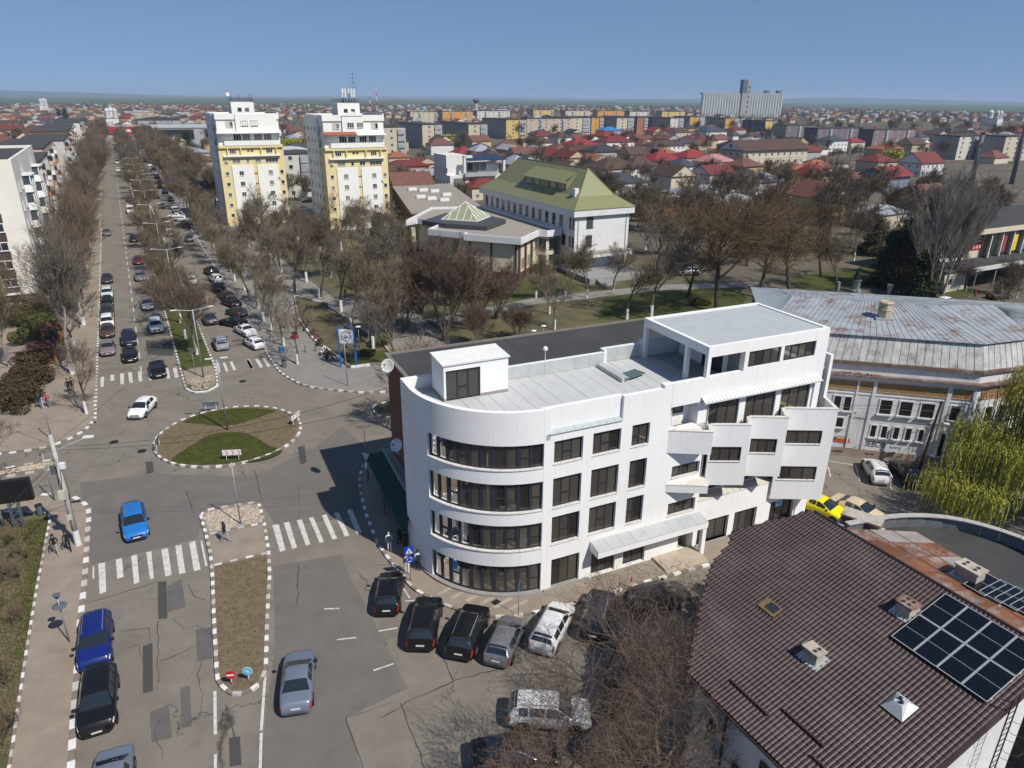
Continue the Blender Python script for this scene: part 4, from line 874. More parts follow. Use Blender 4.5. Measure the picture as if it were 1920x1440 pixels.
# second slope beyond the ridge: rusty sheets, then a felt roof with a curved parapet
t2 = thing('annex_roofs', 'flat rust-streaked metal and felt roofs with a curved parapet behind the brown roof', 'building')
zr = 32-19.25*KS
rp_ = [G(1615, 1003, zr), G(1717, 997, zr), G(1800, 1043, zr), G(1916, 1111, zr), G(2040, 1185, zr), B(U0, RV+.5, zr), B(19.4*KS, RV+.2, zr)]
MB().prism([p.xy for p in rp_], zr-.2, zr).build('rusty_roof', M_RUST, t2)
e0, e1 = B(19.0*KS, RV+.3), B(9.0*KS, RV+.5); f0, f1 = G(1717, 997, zr).xy.to_3d(), G(2040, 1185, zr).xy.to_3d()
k = 0
for i in range(4):
    for j in range(7):
        q = lambda a, b: e0.lerp(e1, b).lerp(f0.lerp(f1, b), a); a0_, a1_, b0_, b1_ = i/4+.008, (i+1)/4-.008, j/7+.006, (j+1)/7-.006
        MB().prism([q(a0_, b0_).xy, q(a1_, b0_).xy, q(a1_, b1_).xy, q(a0_, b1_).xy], zr+.002, zr+.02+rnd.uniform(0, .012)).build('metal_sheet', mat('rust_sheet_%d' % (k % 3), ((.17, .068, .03), (.2, .085, .045), (.33, .3, .28))[k % 3], .75, .35, .6, dirt=((.4, .4, .41), (.42, .4, .38), (.2, .09, .045))[k % 3], dirt_amt=.95, dscale=(.5, .4, .6)[k % 3]), t2); k = (k*5+i+j+1) % 7
pz = 32-19*KS
out_px = [(1560, 985), (1600, 978), (1640, 971), (1670, 967), (1701, 965), (1752, 966), (1806, 974), (1859, 988), (1916, 1007), (1970, 1033), (2040, 1075)]
pc = smooth_line([G(x, y, pz).xy.to_3d() for x, y in out_px], sub=3)
floor_pts = [p.xy for p in pc]+[rp_[4].xy, rp_[3].xy, rp_[2].xy, rp_[1].xy, rp_[0].xy]
MB().prism(floor_pts, 0, pz-.7, bottom=False).build('felt_roof', M_FELT, t2)
acc = pc[0]; st = 0
for i in range(2, len(pc)-1, 2):
    a, b = pc[i], pc[min(i+2, len(pc)-1)]; d = (b-a).normalized(); n = Vector((-d.y, d.x, 0)); n = n if n.y < 0 else -n; d *= .015
    MB().prism([(a+d).xy, (b-d).xy, (b-d+n*.18).xy, (a+d+n*.18).xy], pz-.8, pz).build('parapet_panel', mat('parapet_slate', (.13, .14, .15), .8, .2, .8, dirt=(.25, .25, .25), dirt_amt=.5), t2)
    MB().prism([(a+d-n*.08).xy, (b-d-n*.08).xy, (b-d+n*.3).xy, (a+d+n*.3).xy], pz, pz+.06).build('coping_sheet', mat('coping_sheet', (.42, .4, .37), .7, .15, .8, dirt=(.25, .13, .07), dirt_amt=.6, dscale=.8), t2)
a, b = G(1590, 975, pz-.4), G(1640, 985, pz-.4); chimney(t2, (a.x+b.x)/2, (a.y+b.y)/2, .9, 2.0, .65, 0, zb_=pz-.7, m_=MATS['rust_sheet_0'], name='roof_upstand', ang=.9)
p = G(1815, 1085, zr); chimney(t2, p.x, p.y, 1.1, .75, .65, 4, zb_=zr, ang=BANG+R(90))
for k in range(4): p = G(1845+k*30, 1122+k*14, zr); solar(*UV(p)[::-1], zr+.12, .02, '%s black solar panel on the rusty flat roof by the chimney' % nth(k))
# ladder with safety hoops on the sunlit gable
t = thing('roof_ladder', 'rusty steel ladder with safety hoops on the sunlit gable wall', 'ladder', B(U0-.1, 24.0*KS, -2.9), BANG)
m = MB(); m.tube((-.25, -.12, 5.5), (-.25, -.12, 12.9), .03, n=6); m.tube((.25, -.12, 5.5), (.25, -.12, 12.9), .03, n=6); m.build('rail', M_TILE, t)
for k in range(20): MB().tube((-.25, -.12, 6.7+k*.3), (.25, -.12, 6.7+k*.3), .015, n=5).build('rung', M_TILE, t)
for k in range(4): MB().path([(-.25, -.12, 8.5+k), (-.42, -.5, 8.5+k), (-.2, -.85, 8.5+k), (.2, -.85, 8.5+k), (.42, -.5, 8.5+k), (.25, -.12, 8.5+k)], .014).build('hoop', M_TILE, t)

# ================================================================ old building with the grey mansard
M_ZINC = mat('old_zinc', (.34, .36, .38), .55, .18, .6, metal=.1, dirt=(.2, .11, .065), dirt_amt=1.3, dscale=.75)
M_ZINC2 = mat('stained_sheet', (.45, .44, .42), .7, .25, .8, dirt=(.1, .09, .08), dirt_amt=.95, dscale=.7)
streaks(M_ZINC2, (.12, .11, .1), .6, 2.5, .3)
M_OLDW2 = mat('flaking_white', (.64, .645, .655), .9, .05, .8, dirt=(.45, .41, .36), dirt_amt=.7, dscale=.6)
streaks(M_OLDW2, (.4, .38, .36), .6, 3, .2)
M_CORN = mat('brown_cornice', (.15, .1, .075), .85, .25, 1.2, dirt=(.5, .48, .45), dirt_amt=.6, dscale=.9)
M_FRIEZE = mat('ochre_stucco', (.28, .17, .075), .9, .25, 3, bump=1.0, bscale=6)
M_OLDPLINTH = mat('pinkish_plinth', (.32, .24, .2), .9, .2, .8)
OA = Vector((31.24, 61.8, 0)); OANG = math.atan2(-.2208, .9753)
ob = thing('old_public_building', 'dilapidated white building with rusty grey metal mansard roof and graffiti', 'building', OA, OANG)
OP = [(-8.4, 0), (11.0, 0), (16.4, 3.2), (22.5, 12.5), (22.5, 17.5), (-8.4, 17.5)]
def inset(P, d):
    out = []; n = len(P)
    for i in range(n):
        a, b, c = Vector(P[i-1]), Vector(P[i]), Vector(P[(i+1) % n]); e, f = (b-a).normalized(), (c-b).normalized(); n1, n2 = Vector((-e.y, e.x)), Vector((-f.y, f.x)); k = (n1+n2); k = k/max(.2, (1+n1.dot(n2))); out.append(tuple(b+k*d))
    return out
MB().prism(OP, .9, 8.1).build('wall', M_OLDW2, ob); MB().prism(inset(OP, -.08), 0, .9).build('plinth', M_OLDPLINTH, ob)
MB().prism(inset(OP, -.3), 8.1, 8.35).build('cornice', M_OLDW2, ob); MB().prism(inset(OP, -.5), 8.35, 8.5).build('cornice_tiles', M_CORN, ob)
MB().prism(inset(OP, .05), 8.5, 9.45).build('attic_wall', M_OLDW2, ob); MB().prism(inset(OP, -.22), 9.45, 9.75).build('cornice', M_CORN, ob)
lo_, hi_ = inset(OP, .0), inset(OP, .85)
M_SEAMD = mat('seam_dark', (.1, .135, .14), .6, .2, 2)
def seam_face(par, e0, e1, r0, r1, n, m_, rib=.05, name='roof_sheet', th=.03):
    e0, e1, r0, r1 = map(Vector, (e0, e1, r0, r1)); nn = (e1-e0).cross(r0-e0)
    if nn.length < 1e-5: nn = (e1-e0).cross(r1-e0)
    nn.normalize(); nn = nn if nn.z > 0 else -nn
    for k in range(n):
        a, b = e0.lerp(e1, k/n), e0.lerp(e1, (k+1)/n); c, d = r0.lerp(r1, (k+1)/n), r0.lerp(r1, k/n); up = nn*(th+rnd.uniform(-.006, .006)); m = MB()
        if (c-d).length < .02: m.poly([a+up, b+up, c+up]); m.poly([a, a+up, d+up, d]) ; m.poly([a, b, b+up, a+up])
        else: m.hexa([a, b, c, d], [a+up, b+up, c+up, d+up])
        m.mi = 1
        if (a-d).length > .1: m.tube(a+up, d+up, rib*.55, rib*.55, 4)
        m.build(name, [m_, M_SEAMD], par)
for i, nn_ in ((0, 28), (1, 9), (2, 16)):
    a, b, c, d = lo_[i], lo_[(i+1) % 6], hi_[(i+1) % 6], hi_[i]; seam_face(ob, (*a, 9.75), (*b, 9.75), (*d, 11.95), (*c, 11.95), nn_, M_ZINC2, .05, 'mansard_sheet')
MB().prism(lo_, 9.6, 9.8).build('mansard_base', M_CORN, ob); MB().prism(inset(OP, .9), 9.7, 11.97).build('mansard_core', M_CORN, ob)
ev_ = inset(OP, .55); ri = [(-4.5, 9.2), (1.4, 9.2), (7.8, 9.0), (15.0, 11.0), (15, 13), (-4.5, 13)]; zr0, zr1, zrb = 12.02, 13.1, 12.55
RPx = [(*p, zr1) for p in ri]; EPx = [(*p, zr0) for p in ev_]
M_ZINCL = mat('newer_zinc', (.38, .41, .43), .5, .06, .8, metal=.15)
seam_face(ob, EPx[0], (-2.2, ev_[0][1], zr0), RPx[0], (1.4, 9.2, zr1), 12, M_ZINC); seam_face(ob, (-2.2, ev_[0][1], zr0), EPx[1], (1.4, 9.2, zr1), RPx[2], 22, M_ZINC)
seam_face(ob, EPx[1], EPx[2], RPx[2], RPx[3], 9, M_ZINC); seam_face(ob, EPx[2], EPx[3], RPx[3], (15, 13, zrb), 20, M_ZINC); seam_face(ob, EPx[3], EPx[4], (15, 13, zrb), (15, 13.2, zrb), 6, M_ZINC)
seam_face(ob, (-4.5, 9.2, zr1), (7.8, 9.0, zr1), (-4.5, 13, zrb), (12, 12.9, zrb), 26, M_ZINC); seam_face(ob, (7.8, 9.0, zr1), (15, 11, zr1), (12, 12.9, zrb), (15, 13, zrb), 6, M_ZINC)
seam_face(ob, EPx[4], EPx[5], (15, 13, zrb), (-4.5, 13, zrb), 20, M_ZINC); seam_face(ob, EPx[5], EPx[0], (-4.5, 13, zrb), (-4.5, 9.2, zr1), 14, M_ZINCL)
m = MB(); m.lathe([(.62, 0), (.62, 1.0), (.66, 1.02), (.66, 1.1), (.62, 1.12), (.6, 1.6), (.66, 1.62), (.7, 1.75), (.55, 1.85), (.3, 1.8)], 8, (3.4, 5.0, 12.45)); ch = m.build('chimney', mat('chimney_brick', (.45, .36, .25), .9, .2, 2, dirt=(.1, .09, .05), dirt_amt=.7, dscale=1.5), ob)
MB().box(2.6, 4.2, 4.3, 5.7, 12.3, 12.75).build('flashing', M_ZINCL, ch)
F0 = I4
DKW = mat('window_dark_brown', (.025, .018, .014), .3, .2, 3, spec=.5)
def oldwin(x0, x1, z0, z1, n=2, M=F0):
    m = MB(); m.M = M; s = .12
    m.box(x0-s, x1+s, -.07, 0.02, z1, z1+s); m.box(x0-s, x0, -.07, .02, z0, z1); m.box(x1, x1+s, -.07, .02, z0, z1); m.box(x0-s-.08, x1+s+.08, -.2, .02, z0-.14, z0); w = m.build('window', M_OLDW2, ob)
    g = MB(); g.M = M; g.poly([(x0, -.015, z0), (x1, -.015, z0), (x1, -.015, z1), (x0, -.015, z1)]); g.build('pane', DKW, w)
    g = MB(); g.M = M
    for k in range(1, n+1): xx = x0+(x1-x0)*k/(n+1); g.box(xx-.02, xx+.02, -.05, -.02, z0, z1)
    g.box(x0, x1, -.052, -.02, z0+(z1-z0)*.6, z0+(z1-z0)*.6+.04); g.build('bars', mat('rusty_bars', (.035, .024, .018), .8, .2, 3), w)
for x0, x1 in ((3.3, 4.3), (5.0, 6.05), (6.8, 7.9), (9.25, 10.0), (-.75, -.15), (.15, .75), (-3.4, -2.4), (-5.2, -4.2), (-7, -6)): oldwin(x0, x1, 4.75, 6.15, 5)
for x0, x1 in ((2.95, 3.4), (3.9, 4.35), (4.95, 5.4), (6.0, 6.45), (7.1, 7.5)): oldwin(x0, x1, 2.3, 3.5, 2)
oldwin(-.2, .4, 3.0, 3.95, 3); oldwin(8.7, 9.4, 1.0, 3.3, 1)
MR = fmat((11.0, 0), (16.4, 3.2))
for x0 in (1.6, 3.4, 5.0): oldwin(x0, x0+.8, 4.6, 6.0, 2, MR); oldwin(x0, x0+.7, 2.2, 3.4, 2, MR)
for M, a, b in ((F0, -8.2, -3.9), (F0, -3.5, 2.35), (F0, 2.75, 8.6), (F0, 9.1, 10.7), (MR, .6, 5.8)):
    m = MB(); m.M = M; m.box(a, b, -.05, .0, 6.92, 7.78); fz = m.build('frieze_panel', M_FRIEZE, ob)
    m = MB(); m.M = M
    for z_ in (6.88, 7.78): m.box(a-.06, b+.06, -.09, .0, z_, z_+.05)
    m.build('frieze_border', mat('frieze_edge', (.5, .3, .15), .9, .15, 2), fz)
for a, b in ((2.4, 2.7), (8.65, 9.0), (10.75, 11.0), (-3.85, -3.55), (1.0, 1.15)): MB().box(a, b, -.1, .0, .9, 8.1).build('pilaster', M_OLDW2, ob)
MB().box(-8.3, 10.9, -.06, 0, 6.5, 6.62).build('string_course', M_OLDW2, ob)
MB().box(2, 9, -.05, 0, 4.1, 4.16).build('wall_cable', mat('cable_grey', (.2, .2, .21), .7, .1), ob)
# broken cornice: exposed brick
m = MB()
for k in range(26):
    x = -1.6+k*.17; m.box(x, x+.15, -.4+rnd.uniform(0, .2), -.0, 8.5, 8.55+rnd.uniform(0, .16)*math.sin(k/26*3.14))
m.build('broken_brickwork', mat('broken_brick', (.26, .16, .1), .95, .35, 3), ob)
# graffiti on the wall
GK = mat('spray_black', (.02, .02, .025), .8, 0); GO = mat('spray_orange', (.65, .1, .015), .7, .1, 5); GG = mat('spray_green', (.03, .16, .04), .8, 0); GB = mat('spray_blue', (.05, .3, .5), .8, 0)
GT = Matrix.Translation
letters(ob, 'XST', .34, GT((.85, -.012, 4.42)), GK, 'graffiti'); letters(ob, 'CROVE', .34, GT((.8, -.012, 3.95)), GK, 'graffiti'); letters(ob, 'UEBOB', .85, GT((2.5, -.012, 1.25)), GK, 'graffiti', sx=.75)
letters(ob, 'EX', .6, GT((-.55, -.012, 1.5)), GK, 'graffiti'); letters(ob, 'AP', .6, GT((5.05, -.09, .2)), GG, 'graffiti', sx=1.3); letters(ob, 'bobs', .4, GT((8.6, -.012, .95)), GK, 'graffiti'); letters(ob, 'OBNEB', .3, GT((-.1, -.092, .35)), GK, 'graffiti'); letters(ob, 'MKOB', .28, GT((2.85, -.092, .4)), GK, 'graffiti'); letters(ob, 'auora', .42, GT((4.9, -.012, 1.3)), GB, 'graffiti')
m = MB()
for k in range(4): m.M = GT((.18+k*.3, -.013, 1.62)) @ Matrix.Rotation(R(90), 4, 'X'); m.lathe([(.22, 0), (.22, .003), (.001, .003)], 12)
m.build('graffiti', GO, ob)
m = MB(); m.path([(-.1, -.013, 1.4), (-.05, -.013, 1.9), (.4, -.013, 2.0), (1.2, -.013, 1.9), (1.35, -.013, 1.5), (.9, -.013, 1.35), (-.1, -.013, 1.4)], .02, 4); m.build('graffiti', GK, ob)

# ================================================================ the hall with the green roof
M_GTILE = mat('green_metal_tile', (.23, .23, .108), .45, .07, .4, spec=.4)
grid_lines(M_GTILE, .33, None, .05, (.15, .155, .07), axes=(2, 0))
M_HALLW = mat('hall_render', (.68, .68, .68), .9, .05, .5, dirt=(.55, .53, .5), dirt_amt=.5, dscale=.4)
M_CREAM = mat('cream_render', (.62, .57, .44), .9, .06, .5, dirt=(.5, .45, .36), dirt_amt=.5, dscale=.3)
M_BROWNSTONE = mat('brown_cladding', (.1, .045, .035), .6, .15, 1)
M_GRAVROOF = mat('gravel_roof', (.3, .27, .225), .95, .12, 1.5, bump=.2, bscale=6)
hb = thing('town_hall', 'long white hall with a steep green tiled roof and dormers', 'building', (11.4, 135.5, 0), BANG)
MB().box(.7, 13.3, .7, 40.8, 0, 11.25).build('wall', M_HALLW, hb); MB().box(0, 14, 0, 41.5, 11.2, 12.45).build('fascia', M_HALLW, hb)
EO = [(-.15, -.15, 12.46), (14.15, -.15, 12.46), (14.15, 41.65, 12.46), (-.15, 41.65, 12.46)]; BO = [(2.9, 3.1, 14.5), (11.1, 3.1, 14.5), (11.1, 38.4, 14.5), (2.9, 38.4, 14.5)]; R0_, R1_ = (7, 6.6, 19.3), (7, 35, 19.3)
m = MB()
for k in range(4): m.poly([EO[k], EO[(k+1) % 4], BO[(k+1) % 4], BO[k]])
m.poly([BO[0], BO[1], R0_]); m.poly([BO[1], BO[2], R1_, R0_]); m.poly([BO[2], BO[3], R1_]); m.poly([BO[3], BO[0], R0_, R1_]); rf = m.build('roof', M_GTILE, hb)
m = MB()
for k in range(4): m.tube(EO[k], BO[k], .09, n=6); m.tube(BO[k], (R0_, R0_, R1_, R1_)[k], .09, n=6)
m.tube(R0_, R1_, .11, n=6); m.build('ridge_cap', M_GTILE, rf)
for k in range(5):
    y = 9.2+k*3.3; d = thing_d = MB(); d.box(3.45, 4.5, y+.25, y+2.6, 14.6, 16.6); dm = d.build('dormer', M_CREAM, hb)
    win(dm, face_of(3.45, y+2.3, R(-90)), .0, 14.95, 1.7, 1.4, 3, M_BRFRAME)
    MB().hexa([(2.7, y, 16.35), (2.7, y+3.05, 16.35), (6.1, y+3.05, 18.25), (6.1, y, 18.25)][::-1], [(2.7, y, 16.5), (2.7, y+3.05, 16.5), (6.1, y+3.05, 18.4), (6.1, y, 18.4)][::-1]).build('dormer_roof', M_GTILE, dm)
MB().hexa([(3.4, 8.6, 14.8), (3.45, 9.3, 14.8), (5.8, 9.3, 18), (5.8, 8.6, 18)], [(3.4, 8.6, 16.4), (3.45, 9.3, 16.4), (6, 9.3, 18.2), (6, 8.6, 18.2)]).build('dormer_cheek', mat('dormer_cheek', (.2, .2, .1), .8, .1), hb)
MB().box(2.6, 3.5, 4.1, 5.0, 13.6, 15.9).build('chimney', M_HALLW, hb)
Ff = face_of(.7, .7, 0); Fl = face_of(.7, 40.8, R(-90))
for x, z_, w, h, n in ((2.6, 8.85, 1.5, 2.1, 2), (2.55, 5.4, 1.45, 2.1, 2)): win(hb, Ff, x, z_, w, h, n, M_GRFRAME)
win(hb, Ff, 2.0, .4, 1.9, 3.0, 2, M_GRFRAME, name='door')
for k in range(13): win(hb, Fl, 1.5+k*2.75, 8.75, 1.15, 2.1, 2, M_BRFRAME)
for a in (38.2, 39.3): win(hb, Fl, a, 8.75, .6, 2.1, 1, M_BRFRAME); win(hb, Fl, a, 5.3, .6, 2.0, 1, M_BRFRAME); win(hb, Fl, a, 1.5, .6, 2.0, 1, M_BRFRAME)
win(hb, Fl, 35.6, 5.3, 1.3, 2.0, 2, M_BRFRAME); win(hb, Fl, 35.6, 1.5, 1.3, 2.0, 2, M_BRFRAME)
MB().box(.4, 12.9, -1.5, .69, 3.55, 4.3).build('canopy', M_HALLW, hb); MB().box(.3, 13.0, -1.6, .69, 4.3, 4.4).build('canopy_roof', M_GRAVROOF, hb)
MB().box(-1, 13, -7.5, .5, 0.1, 1.2).build('terrace', M_CONC, hb)
for k in range(7): MB().box(.5+k*.01, 3.5, -7.6-.35*k, -7.4-.35*k+.2, .1, 1.15-.15*k).build('step', M_CONC, hb)
m = MB()
for x in (1.4, 12.6): m.tube((x, .58, 0), (x, .58, 11.3), .06, n=6)
m.build('downpipe', M_METALSHEET, hb)
def acunit(par, M, x, z_):
    o = put('air_conditioner', AC[0], par); o.matrix_local = M @ Matrix.Translation((x, -.32, z_)); put('fan_grille', AC[1], o)
_m = MB().box(0, .8, 0, .3, 0, .55); _g = MB(); _g.M = Matrix.Translation((.3, -.004, .28)) @ Matrix.Rotation(R(90), 4, 'X'); _g.lathe([(.2, 0), (.2, .006), (.001, .006)], 12)
AC = (_m.mesh('air_conditioner', mat('ac_white', (.62, .62, .6), .5, .03)), _g.mesh('fan_grille', mat('ac_grille', (.16, .16, .16), .6, .05)))
for x, z_ in ((5.0, 8.2), (9.2, 8.2), (14.5, 8.2), (19.5, 8.2), (25, 8.2), (35.0, 4.6), (36.8, 4.6)): acunit(hb, Fl, x, z_)
# front wing
wg = thing('hall_wing', 'cream two storey wing with gravel roof and pyramid skylight before the green-roofed hall', 'building')
WPx = [(-22.3, 149.2), (-20.3, 152.0), (-13.9, 146.6), (-13.2, 147.6), (-16.6, 138.9), (-9.0, 135.2), (-9.3, 133.7), (1.4, 129.7), (4.9, 138.5), (6.5, 137.9), (9.4, 139.6), (-7.3, 171.0), (-19.0, 168.3)]
WPx = WPx[:2]+[(-14.3, 147.2)]+WPx[4:]
WQ = ccw([Vector(p) for p in WPx]); WQt = [tuple(p) for p in WQ]
MB().prism(inset(WQt, .9), 0, 7.2).build('wall', M_CREAM, wg); MB().prism(inset(WQt, .88), 0, 1.5).build('plinth', M_BROWNSTONE, wg)
MB().prism(inset(WQt, .1), 7.15, 7.8).build('roof', M_GRAVROOF, wg)
m = MB(); ii = inset(WQt, .3)
for k in range(len(WQt)):
    a, b, c, d = WQt[k], WQt[(k+1) % len(WQt)], ii[(k+1) % len(WQt)], ii[k]; m.hexa([(*a, 7.1), (*b, 7.1), (*c, 7.1), (*d, 7.1)], [(*a, 8.3), (*b, 8.3), (*c, 8.3), (*d, 8.3)])
m.build('fascia', M_HALLW, wg)
wl = inset(WQt, .9)
def wall_M(i): return fmat(wl[i], wl[(i+1) % len(wl)]), math.dist(wl[i], wl[(i+1) % len(wl)])
for i in range(len(wl)):
    M, ln = wall_M(i); p = (Vector(wl[i])+Vector(wl[(i+1) % len(wl)]))/2
    if p.y > 160: continue
    if ln > 6 and p.x < -10 and p.y < 140:
        for f in (.12, .5): win(wg, M, ln*f, 4.4, 1.4, 2.0, 2, M_BRFRAME); win(wg, M, ln*f, 1.6, 1.4, 1.8, 2, M_BRFRAME)
        MB().box(ln-.1, ln+.3, -.12, .1, 0, 7.1).build('pilaster', M_BROWNSTONE, wg).matrix_local = M; acunit(wg, M, ln*.86, 3.9)
    elif p.y < 133:
        for f in (.02, .46, .96): o = MB().box(ln*f-.18, ln*f+.18, -.12, .1, 0, 7.1).build('pilaster', M_BROWNSTONE, wg); o.matrix_local = M
    elif 1.5 < p.x < 4.5:
        for f in (.04, .38, .72): o = MB().box(ln*f-.3, ln*f+.3, -.3, .1, 0, 7.1).build('pilaster', M_BROWNSTONE, wg); o.matrix_local = M
        for f in (.2, .54): win(wg, M, ln*f, 2.0, .35, 2.0, 1, M_GRFRAME, sill=False); win(wg, M, ln*f+.7, 2.0, .35, 2.0, 1, M_GRFRAME, sill=False)
    elif p.x > 4.5 and ln > 2: win(wg, M, ln*.35, 4.4, 1.4, 2.1, 2, M_BRFRAME); win(wg, M, ln*.35, 1.4, 1.4, 2.0, 2, M_BRFRAME)
zs_ = 7.8; gq = lambda x, y, z_: G(740+x/4.174, 380+y/4.174, z_)
hx = [gq(215, 140, 8.7), gq(400, 80, 8.7), gq(740, 100, 8.7), gq(870, 130, 8.7), gq(720, 185, 8.7), gq(395, 165, 8.7)]
MB().prism([p.xy for p in hx], 7.8, 8.7).build('skylight_base', mat('dark_grey_sheet', (.06, .062, .07), .6, .1, 1), wg)
sk = [gq(365, 130, 8.72), gq(645, 148, 8.72), gq(748, 108, 8.72), gq(470, 92, 8.72)]; ap = sum(sk, Vector())/4+Vector((0, 0, 3.3))
gm_ = mat('skylight_glass', (.3, .31, .2), .2, .1, .5)
m = MB(); m2 = MB()
for k in range(4):
    a, b = sk[k], sk[(k+1) % 4]; m.poly([a, b, ap]); m2.tube(a, ap, .09, n=5); m2.tube(a, b, .1, n=5)
    for f in (.2, .4, .6, .8): q = a.lerp(b, f); g_ = 1-abs(2*f-1); m2.tube(q, (a.lerp(ap, g_) if f < .5 else b.lerp(ap, g_)), .06, n=4)
sg = m.build('skylight', gm_, wg); m2.build('glazing_bar', M_WHFRAME, sg)

# ================================================================ two apartment towers
M_YEL = mat('yellow_render', (.72, .6, .32), .9, .04, .5, dirt=(.6, .48, .26), dirt_amt=.4, dscale=.3)
M_TWH = mat('tower_white', (.8, .79, .74), .9, .03, .5, dirt=(.68, .66, .6), dirt_amt=.4, dscale=.3)
def tower(loc, lab, variant):
    t = thing('apartment_tower', lab, 'building', loc, BANG, 'twin apartment towers'); D = 18
    MB().box(0, 16, 0, D, 0, 20).build('wall', M_YEL, t); MB().box(.4, 15.6, .8, D-.5, 20, 27.2).build('upper_wall', M_TWH, t); MB().box(-.03, 1.2, 5.5, D+.02, 0, 27.4).build('side_wall', M_TWH, t)
    MB().box(2.7, 8.0, -.25, 0, 0, 15.2).build('white_panel', M_TWH, t); MB().box(8.9, 14.1, -.25, 0, 0, 15.1).build('white_panel', M_TWH, t)
    m = MB(); m.box(.2, 15.8, .5, .8, 26.2, 27.6); m.box(.2, .5, .8, D-.3, 26.2, 27.6); m.box(15.5, 15.8, .8, D-.3, 26.2, 27.9); m.box(.2, 15.8, D-.5, D-.2, 26.2, 27.6); m.build('parapet', M_TWH, t)
    if variant == 0: MB().box(5.0, 15.0, .2, .79, 23.2, 27.5).build('bay', M_TWH, t)
    else: MB().prism([(5.0, .25), (10.2, .25), (10.2, 5), (5.0, 5)], 22.6, lambda q: 27.4 if abs(q[0]-7.6) > 1 else 28.6).build('bay', M_TWH, t); m = MB(); m.hexa([(4.9, .1, 27.4), (10.3, .1, 27.4), (10.3, .75, 27.4), (4.9, .75, 27.4)], [(7.4, .1, 28.4), (7.8, .1, 28.4), (7.8, .75, 28.4), (7.4, .75, 28.4)]); m.build('gable', M_TWH, t); 
    MB().box(.6, 15.4, 1, D-1, 27.2, 27.25).build('roof', M_FELT, t)
    # balcony storey with awning
    MB().box(1.6, 15.2, -.6, .8, 20.0, 21.1).build('balcony', M_TWH, t); m = MB(); m.hexa([(.1, -1.0, 22.9), (15.9, -1.0, 22.9), (15.9, .8, 23.2), (.1, .8, 23.2)], [(.1, -1.0, 23.0), (15.9, -1.0, 23.0), (15.9, .8, 23.35), (.1, .8, 23.35)]); m.build('awning', M_RIBWHITE, t)
    if variant: m = MB(); m.hexa([(0, -1.1, 22.95), (8.2, -1.1, 22.95), (8.2, .3, 23.6), (0, .3, 23.6)], [(0, -1.1, 23.1), (8.2, -1.1, 23.1), (8.2, .3, 23.75), (0, .3, 23.75)]); m.build('tiled_awning', mat('red_tile_small', (.3, .09, .05), .8, .15, 1), t)
    MB().box(.1, 15.9, -.5, .02, 19.4, 20.1).build('balcony_front', M_YEL, t); MB().box(1.0, 15.0, -.75, 0, 17.3, 17.65).build('ledge', M_TWH, t)
    for x in (2.0, 5.2, 10.2, 14.0): MB().box(x, x+.25, -.6, 0, 17.65, 19.4).build('balcony_fin', M_YEL, t)
    F = face_of(0, 0, 0)
    for x, w in ((4.1, 1.9), (6.3, 1.9), (9.2, 1.9), (11.6, 1.9)): win(t, Matrix.Translation((0, .78, 0)), x, 21.2, w, 1.5, 3)
    for x, w in ((6.2, 1.7), (8.6, 1.7)): win(t, Matrix.Translation((0, .22, 0)), x, 24.6, w, 1.3, 3, M_BRFRAME if not variant else None)
    for x in (2.6, 12.4): MB().box(x, x+1.8, .75, .81, 24.1, 26.0).build('loggia_shade_panel', mat('loggia_shade', (.5, .48, .42), .9, .05), t); win(t, Matrix.Translation((0, .74, 0)), x+1.0, 24.4, .8, 1.3, 1)  # flat panel, the shade of the loggia is put into its colour
    for x, w in ((2.6, 1.6), (11.6, 1.6)): win(t, F, x, 18.0, w, 1.0, 3)
    for x in (7.0, 7.9): win(t, F, x, 18.6, .5, .35, 1, M_FRAME)
    for x, w in ((3.0, 2.0), (6.4, .8), (8.6, 1.5), (11.2, 3.2)): win(t, F, x, 15.7, w, 1.0, max(1, int(w/.7)))
    for k in range(5):
        z_ = 12.7-k*2.62
        win(t, F, 1.0, z_, .9, .95, 1); win(t, F, 14.6, z_, .9, 1.05, 1)
        win(t, Matrix.Translation((0, -.25, 0)), 4.3, z_-.05, 1.15, 1.15, 2); win(t, Matrix.Translation((0, -.25, 0)), 11.6, z_-.05, 1.1, 1.15, 2)
        for x in (8.12, 8.55): win(t, F, x, z_+.2, .3, .35, 1, M_FRAME, sill=False)
    win(t, F, 7.0, .2, 2.0, 2.4, 2, M_FRAME, name='door'); win(t, Matrix.Translation((0, -.25, 0)), 10.6, .3, 3.2, 2.3, 3, M_FRAME)
    FL = face_of(-.02, D, R(-90))
    for k in range(9):
        for y in (2.2, 6.2, 9.6, 13.3): win(t, FL, y, 1.6+k*2.75, 1.2 if y != 6.2 else .8, 1.2, 2)
        MB().box(-.06, 0, 4.6, 5.6, .8+k*2.75, 1.9+k*2.75).build('spandrel', M_YEL, t)
    for a, z_ in ((14.2, 11.5), (15.4, 6.2)): acunit(t, F, a-.4, z_)
    acunit(t, F, 1.2, 15.9)
    MB().box(4.7, 10.2, 2.2, 7.6, 27.2, 30.3).build('lift_house', M_TWH, t); F2 = Matrix.Translation((0, 2.2, 0))
    for x in (6.2, 8.0): win(t, F2, x, 28.2, .95, .75, 2, M_FRAME)
    m = MB(); n = 14
    for i in range(n+1):
        x = 4.75+5.4*i/n; m.tube((x, 2.25, 30.3), (x, 2.25, 31.2), .025, n=4); m.tube((x, 7.5, 30.3), (x, 7.5, 31.2), .025, n=4)
    for z_ in (30.75, 31.2):
        for y in (2.25, 7.5): m.tube((4.75, y, z_), (10.15, y, z_), .03, n=4)
        for x in (4.75, 10.15): m.tube((x, 2.25, z_), (x, 7.5, z_), .03, n=4)
    m.build('roof_railing', M_FRAME, t)
